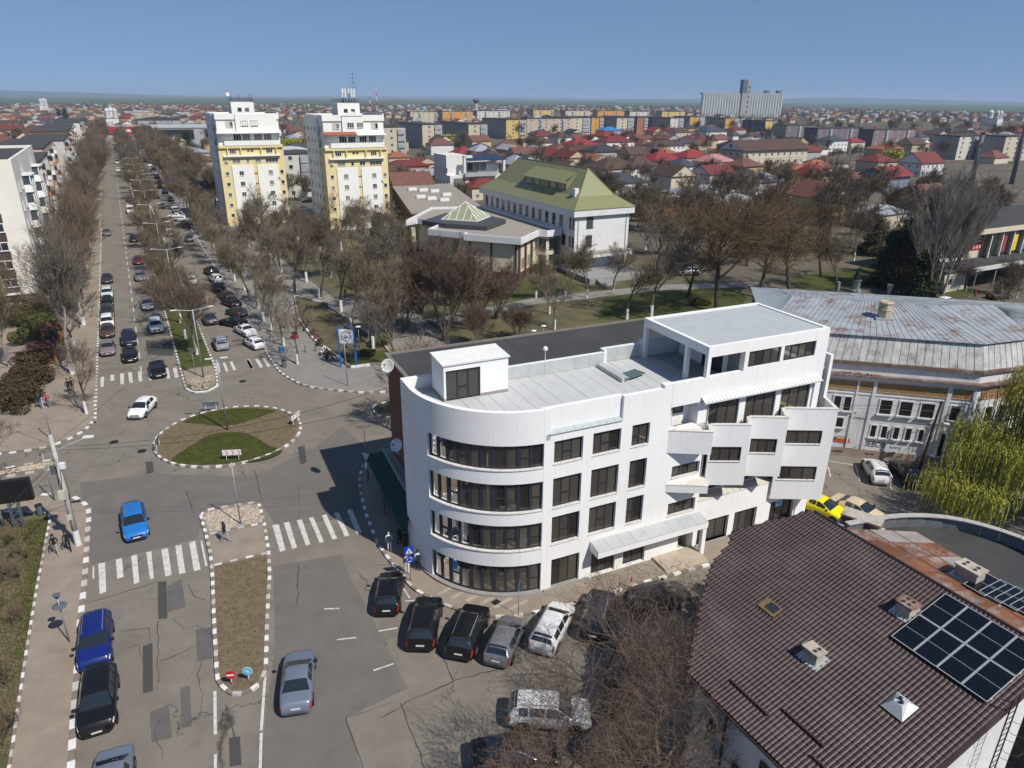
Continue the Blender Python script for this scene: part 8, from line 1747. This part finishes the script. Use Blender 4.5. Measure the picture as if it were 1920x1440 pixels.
BLK, NAVY, WHT, RED, BRN, GRY, JEA = (.012, .012, .014), (.02, .03, .07), (.68, .68, .67), (.35, .02, .03), (.08, .045, .03), (.2, .2, .2), (.08, .11, .18)
def person(px, py, ang, pz_, top, trou, lab, hair=True, long=False, bag=False, z0=.12, s=1.0, hood=False, pos=None):
    me = PM[pz_].copy(); me.materials.clear()
    for m_ in (cloth(top), cloth(trou), M_SKIN, cloth((.03, .03, .03) if trou != WHT else (.6, .6, .6))): me.materials.append(m_)
    for f in me.polygons:
        c = f.center; z_ = c.z; hand = abs(c.y) > .17 and z_ < .9 and pz_ != 'sit'
        f.material_index = 2 if (z_ > 1.5 and not hood) or (hand and z_ > .7) else (3 if z_ < .09 else (1 if z_ < .93 and not (abs(c.y) > .17) else 0))
    p = pos or G(px, py); t = put('person', me, None, (p.x, p.y, z0), (0, 0, ang), (s, s, s)); tag(t, lab, 'person')
    if hair and not hood: put('hair', HAIRL if long else HAIR, t, (.03 if not long else .0, 0, 1.7 if not long else 1.66))
    if bag: put('backpack', BAG, t)
    return t
person(107, 1042, hd((104, 1020), (110, 1050)), 'walk', BLK, (.3, .3, .32), 'woman in black hoodie and grey trousers, left of the pair on the lower pavement', long=True); person(131, 1035, hd((128, 1010), (134, 1042)), 'walk', BLK, BLK, 'woman in black with bare arms, right of the pair on the lower pavement', long=True)
for o_ in [o for o in COL.objects if o.name.startswith('person')]: o_['label'] = o_['label'].replace('woman', 'person')
person(424, 1018, hd((400, 1015), (440, 1020)), 'walk', BLK, (.3, .36, .42), 'person in dark jacket and light jeans crossing the lower median', long=True); person(731, 1036, hd((735, 1050), (725, 1000)), 'stand', WHT, WHT, 'person in a white tracksuit with navy backpack by the kerb', hood=True, bag=True)
person(785, 1072, hd((790, 1080), (780, 1050)), 'stand', WHT, BLK, 'person in white top with dark backpack beside the curved glass corner', bag=True); person(764, 1078, hd((770, 1090), (760, 1060)), 'stand', (.55, .4, .33), WHT, 'person in pale pink behind the blue crossing sign'); person(760, 1033, 1.2, 'stand', BLK, BLK, 'person in dark clothes in the shade by the awning, nearer one'); person(750, 1022, -.6, 'stand', (.02, .05, .03), BLK, 'person in dark clothes in the shade by the awning, farther one')
person(77, 767, UT, 'walk', NAVY, JEA, 'person in navy jacket walking beside the red one'); person(91, 765, UT, 'walk', RED, JEA, 'person in red jacket on the left pavement'); person(131, 739, UF, 'walk', BLK, BLK, 'left one of the dark pair walking under the pavement trees'); person(138, 737, UF, 'walk', BLK, BRN, 'right one of the dark pair walking under the pavement trees'); person(129, 655, UF, 'walk', GRY, BLK, 'person in grey walking past the wooden kiosk'); person(149, 616, UT, 'walk', BRN, BLK, 'person in brown coat carrying a pale bag'); person(121, 597, UT, 'walk', BLK, BLK, 'person in black with a white bag near the cream block'); person(101, 577, UT, 'walk', (.05, .06, .05), BLK, 'person in dark green by the cream block wall'); person(115, 514, UF, 'walk', (.12, .08, .03), BLK, 'person in tan coat farther along the left pavement'); person(107, 541, UT, 'stand', WHT, GRY, 'person in white near the shop entrance')
for px, py, c, lab in ((607, 668, WHT, 'seated person in white beside the pushchair'), (600, 650, BRN, 'seated person in brown on the plaza bench'), (596, 640, RED, 'seated person in red on the plaza bench'), (576, 622, NAVY, 'seated person in navy on the middle plaza bench'), (570, 612, NAVY, 'seated person in dark blue on the middle plaza bench, farther one'), (575, 590, BLK, 'seated person in black on the far plaza bench')): person(px, py, BANG+math.pi, 'sit', c, BLK, lab, z0=-.22)
person(1826, 562, 2.6, 'walk', RED, BLK, 'person in red coat by the lawn near the market hall'); person(1872, 543, 2.9, 'walk', BLK, BLK, 'person in black crossing near the market hall'); person(1883, 543, 2.9, 'walk', JEA, BLK, 'person in blue crossing near the market hall'); person(648, 560, UF, 'walk', BLK, JEA, 'person walking on the plaza under the trees'); person(1265, 520, .4, 'stand', NAVY, BLK, 'person in navy among the park trees')

# ================================================================ street furniture
M_GALV = mat('galvanised_pole', (.3, .32, .34), .5, .08, 2, metal=.4); M_POLEC = mat('pole_concrete', (.42, .4, .37), .9, .12, 1.5); M_SBLUE = mat('sign_blue', (.01, .06, .42), .5, 0); M_SWHITE = mat('sign_white', (.72, .72, .72), .5, 0); M_SRED = mat('sign_red', (.5, .012, .02), .5, 0); M_SBACK = mat('sign_back', (.1, .12, .14), .6, .05); M_CYAN = mat('sign_light_blue', (.08, .42, .68), .5, 0)
def pole(par, h, r=.06, m_=None, name='post', n=8, z0=0): return MB().tube((0, 0, z0), (0, 0, h), r, r*.75, n).build(name, m_ or M_GALV, par, smooth=True)
def lamp_double(loc, h, ang, lab, arm=1.6):
    t = thing('street_lamp', lab, 'street lamp', loc, ang, 'double-armed street lamps'); pole(t, h, .09)
    for s in (1, -1):
        a = MB(); a.tube((0, 0, h-.15), (s*arm, 0, h+.12), .035, n=6); ar = a.build('arm', M_GALV, t); MB().box(s*arm-.35 if s > 0 else -arm-.35, s*arm+.35 if s > 0 else -arm+.35, -.1, .1, h+.09, h+.17).build('lamp_head', M_WHFRAME, ar)
    return t
p = G(427, 809); lamp_double((p.x, p.y, .16), 7.7, .3, 'street lamp standing on the roundabout', .7); p = G(382, 710); lamp_double((p.x, p.y, .12), 8.6, BANG, 'double-armed street lamp at the near end of the upper median', 2.0)
for i, u in enumerate(range(126, 420, 28)): lamp_double(B(u, 4.4, .12), 9, BANG, 'double-armed street lamp, %s further up the median strip' % nth(i), 2.0)
p = G(452, 986); t = thing('sign_pole', 'bare steel pole in the pebbles of the lower median', 'pole', (p.x, p.y, .12)); pole(t, 5.6, .06); MB().lathe([(.4, 0), (.35, .06), (.1, .1)], 10).build('base', M_CONC, t)
p = G(367, 705); t = thing('sign_pole', 'thin signpost with round plate at the tip of the upper median', 'pole', (p.x, p.y, .12)); pole(t, 3.4, .04); m = MB(); m.M = Matrix.Translation((0, -.05, 3.1)) @ Matrix.Rotation(R(90), 4, 'X'); m.lathe([(.3, -.01), (.3, .01)], 16); m.build('plate', M_SBACK, t)
p = G(131, 1206); t = thing('park_lamp', 'steel post-top lamp with a dark disc reflector on the lower pavement', 'lamp', (p.x, p.y, .12)); pole(t, 3.3, .045); MB().lathe([(.42, 2.75), (.43, 2.78), (.02, 2.84)], 18).build('disc', M_SBACK, t); MB().lathe([(.05, 3.3), (.2, 3.55), (.24, 3.6), (.02, 3.62)], 14).build('lamp_head', M_SBACK, t)
for i, (px, py) in enumerate(((675, 662), (693, 660), (720, 610), (1018, 690-30), (1000, 690-20), (1235, 560), (1010, 560))): 
    p = G(px, py); t = thing('park_lamp', 'slim park lamp with white disc, %s from the left in the park' % nth(i), 'lamp', (p.x, p.y, .12), 0, 'park lamps'); pole(t, 3.6, .04); MB().lathe([(.34, 3.55), (.36, 3.6), (.05, 3.7)], 14).build('disc', M_SWHITE, t)
# concrete utility pole with boxes and cables
p = G(148, 1024); up_ = thing('utility_pole', 'tall concrete utility pole hung with cables and boxes by the lower kerb', 'pole', (p.x, p.y, .12), .2)
MB().tube((0, 0, 0), (0, 0, 9.3), .21, .13, 10).build('post', M_POLEC, up_, smooth=True); MB().tube((0, 0, 0), (0, 0, 1.3), .235, .225, 10).build('limewashed_base', M_LIME, up_)
for x0, y0, z_, w, h, m_ in ((-.32, -.42, 4.2, .45, .7, mat('box_cream', (.5, .48, .4), .7, .05)), (-.2, .12, 3.7, .3, .5, M_SBACK), (.15, -.2, 6.6, .35, .45, M_SWHITE), (-.5, -.2, 6.2, .3, .6, M_SBACK), (-.3, .1, 5.4, .25, .35, M_SBACK), (-.15, -.35, 2.4, .28, .35, MATS['box_cream'])): MB().box(x0, x0+w, y0, y0+.28, z_, z_+h).build('equipment_box', m_, up_)
m = MB()
for k in range(5): m.path([(.16*math.cos(k), .16*math.sin(k), 3.2+k*.2), (.3*math.cos(k+.6), .3*math.sin(k+.6), 4.8), (.26*math.cos(k+1.2), .26*math.sin(k+1.2), 6.0), (.15*math.cos(k+2), .15*math.sin(k+2), 7.4)], .018, 4)
m.build('cable_coil', M_BLACKTRIM, up_); MB().tube((0, 0, 8.0), (1.9, .9, 8.5), .035, n=6).build('lamp_arm', M_GALV, up_); MB().box(1.7, 2.4, .8, 1.1, 8.46, 8.56).build('lamp_head', M_WHFRAME, up_)
up0 = Vector((p.x, p.y, 8.6))
def cable(a, b, sag, lab, r=.014):
    m = MB(); n = 14; P = [a.lerp(b, k/n)+Vector((0, 0, -4*sag*(k/n)*(1-k/n))) for k in range(n+1)]; m.path(P, r, 4); o = m.build('overhead_cable', M_BLACKTRIM); tag(o, lab, 'cable', 'overhead cables')
pR = G(380, 710)+Vector((0, 0, 8.4)); cable(up0, Vector((-36, 78, 8.6)), .5, 'overhead cable from the utility pole towards the upper median'); cable(up0-Vector((0, 0, .4)), WL(-6.9, 8, 12.6), .8, 'overhead cable from the utility pole to the office corner'); cable(up0-Vector((0, 0, .2)), Vector((-62, 44, 8.2)), .6, 'thick overhead cable from the utility pole to the left'); cable(up0-Vector((0, 0, 1)), Vector((-29.5, 8, 8)), .6, 'overhead cable running down past the lower pavement, first', .018); cable(up0-Vector((.2, 0, 1.3)), Vector((-30, 8, 7.6)), .6, 'overhead cable running down past the lower pavement, second', .018); cable(up0-Vector((.1, 0, 1.6)), Vector((-30.4, 8, 7.2)), .7, 'overhead cable running down past the lower pavement, third'); cable(up0-Vector((0, 0, .1)), WL(-6.9, 9, 13.6)+Vector((0, 0, 0)), 1.1, 'second overhead cable from the utility pole to the office corner'); cable(up0, Vector((-60, 62, 9)), .5, 'overhead cable from the utility pole across the side street')
# lamp posts / sign poles at the side street
p = G(98, 827); t = thing('street_lamp', 'plain grey lamp post on the corner of the left pavement', 'street lamp', (p.x, p.y, .12)); pole(t, 4.6, .06); MB().tube((0, 0, 4.5), (.9, .3, 4.8), .03, n=6).build('arm', M_GALV, t)
p = G(103, 940); t = thing('street_lamp', 'blue-grey lamp post beside the side street splitter island', 'street lamp', (p.x, p.y, .12)); pole(t, 4.4, .06); MB().tube((0, 0, 4.2), (.8, .1, 4.3), .03, n=6).build('arm', M_GALV, t)
p = G(8, 990); t = thing('street_lamp', 'pale concrete lamp post at the left photo edge', 'street lamp', (p.x, p.y, .12)); pole(t, 5.0, .12, M_POLEC)
# LED billboard
p = G(38, 990); bl_ = thing('billboard', 'dark electronic billboard on a lattice post at the left edge', 'billboard', (p.x, p.y, .12), .35); m = MB()
for sx in (-.3, .3):
    for sy in (-.2, .2): m.tube((sx, sy, 0), (sx, sy, 2.3), .05, n=6)
for k in range(5):
    for sy in (-.2, .2): m.tube((-.3, sy, k*.46), (.3, sy, k*.46+.46), .025, n=4)
m.build('lattice_post', M_SBACK, bl_); MB().box(-1.5, 1.5, -.2, .2, 2.3, 4.2).build('cabinet', M_BLACKTRIM, bl_); MB().box(-1.42, 1.42, -.215, -.2, 2.38, 4.12).build('screen', mat('led_screen_off', (.008, .008, .009), .6, .2, 8), bl_)
# chevron boards on the roundabout
def chevron(px, py, ang, lab, front=True):
    p = G(px, py); t = thing('chevron_board', lab, 'road sign', (p.x, p.y, .16), ang, 'chevron boards on the roundabout')
    for x in (-.55, .55): MB().tube((x, .03, 0), (x, .03, .75), .03, n=6).build('post', M_SWHITE, t)
    b = MB().box(-.85, .85, -.02, .02, .5, 1.05).build('board', [M_SWHITE], t); MB().box(-.85, .85, .021, .03, .5, 1.05).build('back', M_SBACK, b)
    for x in (-.62, -.05, .5):
        m = MB(); m.poly([(x, -.025, .53), (x+.12, -.025, .53), (x+.3, -.025, .775), (x+.18, -.025, .775)]); m.poly([(x+.18, -.025, .775), (x+.3, -.025, .775), (x+.12, -.025, 1.02), (x, -.025, 1.02)]); m.build('red_chevron', mat('chevron_red', (.55, .2, .16), .6, 0), b)
chevron(437, 865, .12, 'white chevron board with pale red arrows facing the lower median'); chevron(397, 772, math.pi+.15, 'chevron board seen from its dark back at the far side of the roundabout'); chevron(297, 842, -1.35, 'chevron board seen edge-on at the left of the roundabout'); chevron(556, 795, 1.35, 'chevron board seen edge-on at the right of the roundabout')
# round signs on the median
def round_sign(px, py, h, r, col, lab, mark, ang):
    p = G(px, py); t = thing('road_sign', lab, 'road sign', (p.x, p.y, .14), ang); pole(t, h, .035, M_SWHITE); M = Matrix.Translation((0, -.04, h)) @ Matrix.Rotation(R(90), 4, 'X'); m = MB(); m.M = M; m.lathe([(r, -.012), (r, .012)], 22); d = m.build('disc', col, t); m = MB(); m.M = M
    if mark == 'bar': m.box(-r*.72, r*.72, -r*.2, r*.2, .013, .018)
    else: m.box(-r*.1, r*.1, -r*.2, r*.55, .013, .018); m.poly([(-r*.4, -r*.1, .018), (0, -r*.62, .018), (r*.4, -r*.1, .018)])
    if mark == 'arrow': m.v = [tuple((Matrix.Translation((0, -.04, h)) @ Matrix.Rotation(R(-40), 4, 'Y') @ Matrix.Translation((0, .04, -h)) @ Vector(v))) for v in m.v]
    m.build('symbol', M_SWHITE, d)
    if mark == 'arrow': m = MB(); m.M = M; m.lathe([(r*1.08, -.014), (r*1.08, .004)], 22); m.build('rim', M_SWHITE, d)
    return t
round_sign(436, 1287, .75, .28, M_SRED, 'red no-entry sign at the foot of the lower median bed', 'bar', .15); round_sign(468, 1281, .8, .27, M_CYAN, 'light blue keep-right arrow sign at the foot of the lower median bed', 'arrow', .1)
# pedestrian crossing sign
p = G(770, 1092); t = thing('road_sign', 'blue square pedestrian crossing sign above a round blue sign', 'road sign', (p.x, p.y, .12), .25); pole(t, 2.9, .035); b = MB().box(-.33, .33, -.03, -.01, 2.25, 2.9).build('square_plate', M_SBLUE, t); m = MB(); m.poly([(-.25, -.035, 2.34), (.25, -.035, 2.34), (0, -.035, 2.8)]); tr_ = m.build('white_triangle', M_SWHITE, b)
m = MB(); m.tube((0, -.045, 2.58), (0, -.045, 2.5), .02, n=5); m.tube((0, -.045, 2.5), (-.06, -.045, 2.38), .016, n=5); m.tube((0, -.045, 2.5), (.06, -.045, 2.38), .016, n=5); m.tube((-.06, -.045, 2.5), (.06, -.045, 2.52), .013, n=5); m.ball((0, -.045, 2.62), .028, 8, 5); m.build('walking_figure', M_BLACKTRIM, tr_)
m = MB(); m.M = Matrix.Translation((0, -.03, 1.85)) @ Matrix.Rotation(R(90), 4, 'X'); m.lathe([(.3, -.012), (.3, .012)], 20); rd = m.build('round_plate', M_SBLUE, t); m = MB()
for k in range(3):
    a = k*2.094; m.path([(.17*math.cos(a+q), -.045, 1.85+.17*math.sin(a+q)) for q in (0, .5, 1.0, 1.4)], .022, 4)
m.build('roundabout_arrows', M_SWHITE, rd)
# yield triangle seen from behind
p = G(690, 906); t = thing('road_sign', 'yield triangle on a tall post seen from behind, by the awning', 'road sign', (p.x, p.y, .12), 2.6); pole(t, 5.2, .04); m = MB(); m.poly([(-.45, .0, 2.9), (.45, .0, 2.9), (0, .0, 2.1)]); m.poly([(.45, .03, 2.9), (-.45, .03, 2.9), (0, .03, 2.1)]); m.build('triangle', mat('sign_back_pale', (.5, .5, .47), .6, .05), t); MB().box(-.1, .1, -.05, .08, 1.4, 2.0).build('box', M_SWHITE, t)
p = G(972, 1157); t = thing('road_sign', 'dark-backed square sign on a thin post before the curved corner', 'road sign', (p.x, p.y, .12), .8); pole(t, 2.6, .03); MB().box(-.28, .28, -.02, .0, 2.1, 2.6).build('plate', mat('sign_navy_back', (.02, .035, .06), .6, .05), t)
# clock-like info sign on a blue frame
p = G(654, 690); t = thing('town_sign', 'tall blue-framed sign with a round emblem on the plaza', 'sign', (p.x, p.y, .12), .0)
for x in (-1.0, 1.0): MB().box(x-.1, x+.1, -.08, .08, 0, 5.2).build('post', mat('frame_blue', (.02, .12, .42), .5, .05), t)
m = MB(); m.path([(-1.0+.1, 0, 5.15), (-.5, 0, 5.5), (0, 0, 5.6), (.5, 0, 5.5), (.9, 0, 5.15)], .06, 6); m.build('arched_top', MATS['frame_blue'], t); b = MB().box(-.88, .88, -.07, .07, 3.2, 5.0).build('panel', M_SWHITE, t); m = MB()
m.path([(.6*math.cos(a*.314), -.08, 4.1+.6*math.sin(a*.314)) for a in range(21)], .04, 4); m.build('emblem_ring', M_SBACK, b); m = MB(); m.poly([(-.4, -.085, 4.0), (.0, -.085, 4.08), (.45, -.085, 4.3), (.1, -.085, 3.95), (-.1, -.085, 3.8)]); m.build('emblem_bird', MATS['banner_ink'], b)
p = G(652, 725); t = thing('sign_pole', 'thin dark pole standing in front of the blue-framed sign', 'pole', (p.x, p.y, .12)); pole(t, 5.8, .05)
p = G(531, 688); t = thing('road_sign', 'small blue and white square sign by the plaza crossing', 'road sign', (p.x, p.y, .12), 2.8); pole(t, 2.6, .035); MB().box(-.4, .4, -.03, 0, 1.9, 2.6).build('plate', mat('sign_mid_blue', (.03, .2, .5), .5, 0), t); MB().box(-.12, .1, .001, .01, 2.1, 2.4).build('mark', M_SBACK, t)
# bins, bollards, benches
def bin_(px, py, lab):
    p = G(px, py); t = thing('litter_bin', lab, 'bin', (p.x, p.y, .12)); MB().lathe([(.22, .1), (.25, .85), (.23, .87)], 12).build('drum', M_SBACK, t); MB().lathe([(.27, .9), (.26, .98), (.05, 1.05)], 12).build('lid', M_BLACKTRIM, t); MB().tube((.3, 0, 0), (.3, 0, 1.0), .03, n=6).build('post', M_BLACKTRIM, t)
bin_(77, 968, 'dark litter bin at the corner of the lower garden bed'); bin_(533, 690, 'green-grey litter bin beside the blue and white sign'); bin_(1903, 538, 'litter bin near the market hall lawn')
for px, py, lab in ((573, 662, 'short dark bollard on the plaza, left one'), (592, 660, 'short dark bollard on the plaza, right one')): p = G(px, py); t = thing('bollard', lab, 'bollard', (p.x, p.y, .12)); MB().lathe([(.08, 0), (.07, .85), (.02, .9)], 10).build('post', M_SBACK, t); MB().lathe([(.14, 0), (.13, .06)], 10).build('foot', M_SBACK, t)
M_BENCH = mat('bench_wood', (.1, .05, .03), .8, .2, 4)
for i, (px, py) in enumerate(((612, 668), (600, 648), (586, 630), (575, 612), (566, 592), (557, 575))):
    p = G(px, py); t = thing('bench', 'brown wooden bench by the plaza bed, %s from the blue-framed sign' % nth(i), 'bench', (p.x, p.y, .12), BANG+math.pi/2, 'plaza benches')
    for k in range(3): MB().box(-.85, .85, -.2+k*.15, -.08+k*.15, .42, .46).build('seat_slat', M_BENCH, t)
    for k in range(2): MB().box(-.85, .85, -.3, -.27, .58+k*.16, .7+k*.16).build('back_slat', M_BENCH, t)
    for x in (-.7, .7): m = MB(); m.box(x-.03, x+.03, -.2, .22, 0, .42); m.box(x-.03, x+.03, -.33, -.3, .0, .9); m.build('leg', M_SBACK, t)
# toy ride and pushchair
p = G(553, 636); t = thing('ride_on_toy', 'red ride-on toy car on the plaza', 'toy', (p.x, p.y, .12), 1.0); MB().box(-.5, .5, -.3, .3, .15, .5).build('body', mat('toy_red', (.5, .03, .02), .4, 0), t); MB().box(-.2, .3, -.25, .25, .5, .9).build('seat', M_BLACKTRIM, t)
for x in (-.3, .3):
    for y in (-.3, .3): m = MB(); m.M = Matrix.Translation((x, y, .14)) @ Matrix.Rotation(R(90), 4, 'X'); m.lathe([(.14, -.04), (.14, .04)], 12); m.build('wheel', M_TYRE, t)
p = G(618, 674); t = thing('pushchair', 'dark pushchair with silver frame beside the plaza bench', 'pushchair', (p.x, p.y, .12), .5); MB().prism([(-.35, -.22), (.3, -.22), (.3, .22), (-.35, .22)], .45, lambda q: .75 if q[0] > 0 else 1.05).build('seat', cloth(BLK), t); m = MB(); m.path([(-.5, -.25, 1.0), (0, -.25, .5), (.4, -.25, .15)], .02); m.path([(-.5, .25, 1.0), (0, .25, .5), (.4, .25, .15)], .02); m.path([(-.4, -.25, .15), (.1, -.25, .55)], .02); m.path([(-.4, .25, .15), (.1, .25, .55)], .02); m.tube((-.5, -.25, 1.0), (-.5, .25, 1.0), .02); m.build('frame', M_RIM, t)
for x in (-.4, .4):
    for y in (-.26, .26): m = MB(); m.M = Matrix.Translation((x, y, .14)) @ Matrix.Rotation(R(90), 4, 'X'); m.lathe([(.14, -.025), (.14, .025)], 14); m.build('wheel', M_TYRE, t)
# wooden kiosks
M_KIOSK = mat('kiosk_wood', (.34, .18, .06), .8, .15, 2); M_KROOF = mat('kiosk_roof', (.09, .04, .03), .8, .15, 2)
for px, py, lab in ((88, 680, 'wooden kiosk with brown roof, nearer the side street'), (104, 643, 'wooden kiosk with brown roof, second one behind the evergreen')):
    p = G(px, py); t = thing('wooden_kiosk', lab, 'kiosk', (p.x, p.y, .12), BANG, 'wooden kiosks')
    for k in range(11): z_ = k*.2; MB().box(-1.3, 1.3, -1.1, 1.1, z_+.005, z_+.195).build('plank', M_KIOSK, t)
    m = MB(); m.poly([(-1.6, -1.4, 2.2), (1.6, -1.4, 2.2), (1.6, 0, 2.9), (-1.6, 0, 2.9)]); m.poly([(1.6, 1.4, 2.2), (-1.6, 1.4, 2.2), (-1.6, 0, 2.9), (1.6, 0, 2.9)]); m.build('roof', M_KROOF, t); win(t, face_of(-1.3, -1.11, 0), .6, .9, 1.4, 1.0, 2, M_BRFRAME)
# wooden pole with lamp by the graffiti wall
p = G(1722, 885); t = thing('utility_pole', 'leaning dark wooden pole with a lamp before the graffiti wall', 'pole', (p.x, p.y, 0), .2); t.rotation_euler = (0, R(4), 0); MB().tube((0, 0, 0), (0, 0, 7.2), .14, .1, 8).build('post', mat('pole_wood', (.055, .03, .022), .9, .2, 3), t); MB().tube((0, 0, 4.9), (.7, -.3, 5.2), .03, n=6).build('lamp_arm', M_GALV, t); MB().box(.6, 1.1, -.45, -.2, 5.12, 5.24).build('lamp_head', M_WHFRAME, t)
w0 = Vector((p.x+.4, p.y, 7.0)); 
for k, e in enumerate((WL(24, 2, 9.5), Vector((60, 58, 7)), Vector((14, 58, 8)))): cable(w0-Vector((0, 0, k*.4)), e, .3, 'thin cable from the leaning wooden pole, %s one' % nth(k))
# bronze statue on its pedestal
p = G(1603, 548); t = thing('statue', 'green-black bronze figure on a stone pedestal in the park', 'statue', (p.x, p.y, .12)); MB().lathe([(1.1, 0), (1.0, .4), (.7, .5), (.65, 1.9), (.8, 2.0), (.8, 2.15)], 8).build('pedestal', mat('statue_stone', (.3, .32, .28), .85, .15, 1), t)
o = put('figure', PM['walk'].copy(), t, (0, 0, 2.15), (0, 0, -1.4), (1.45, 1.45, 1.45)); o.data.materials.clear(); o.data.materials.append(mat('bronze_green', (.022, .034, .03), .5, .3, 3, metal=.4)); m = MB(); m.hexa([(-.5, -.6, 2.15), (.3, -.5, 2.15), (.3, .5, 2.15), (-.5, .6, 2.15)], [(-.25, -.3, 4.1), (.05, -.3, 4.1), (.05, .3, 4.1), (-.25, .3, 4.1)]); m.build('cloak', MATS['bronze_green'], t)
m = MB(); m.tube((.15, -.45, 4.1), (.3, -.7, 5.3), .09, .07, 6); m.build('raised_arm', MATS['bronze_green'], t)
p = G(1650, 548); t = thing('stone_urn', 'weathered stone post behind the grey mansard roof', 'urn', (p.x, p.y-3, .12)); MB().lathe([(.3, 0), (.3, 1.0), (.4, 1.1), (.55, 2.0), (.5, 2.1)], 10).build('vase', mat('urn_stone', (.4, .4, .4), .9, .15, 2), t); MB().box(-.4, .4, -.4, .4, -.1, .15).build('foot', MATS['urn_stone'], t)
# red barrier posts by the entrance
for i, x in enumerate((4.6, 5.6)): q = WL(x, -2.2, .12); t = thing('barrier_post', 'red and white folding post at the entrance, %s one' % ('left', 'right')[i], 'post', q); MB().tube((0, 0, 0), (0, 0, .9), .05, n=8).build('post', M_SRED, t); MB().tube((0, 0, .3), (0, 0, .5), .054, n=8).build('band', M_SWHITE, t)
p = G(820, 1068); t = thing('plastic_bag', 'white plastic bag left at the glass corner', 'bag', (p.x+.25, p.y-.25, .12)); m = MB(); m.lathe([(.12, 0), (.2, .1), (.18, .3), (.08, .42), (.1, .5)], 9); m.build('sack', M_SWHITE, t); m = MB(); m.path([(-.08, 0, .48), (-.05, 0, .62), (.05, 0, .62), (.08, 0, .48)], .012); m.build('handle', M_SWHITE, t)
HAZE_D = 0.00009
# ================================================================ haze over the plain
hzm = bpy.data.materials.new('haze'); hzm.use_nodes = True; N, L = nodes_of(hzm); N.remove(N['Principled BSDF'])
pv = N.new('ShaderNodeVolumePrincipled'); pv.inputs['Color'].default_value = (.62, .78, 1.0, 1); pv.inputs['Density'].default_value = HAZE_D; pv.inputs['Anisotropy'].default_value = 0.0
L.new(pv.outputs[0], N['Material Output'].inputs['Volume'])
hz = MB().box(-29000, 29000, -29000, 29000, -1.2, 130).build('haze', hzm); hz['kind'] = 'stuff'
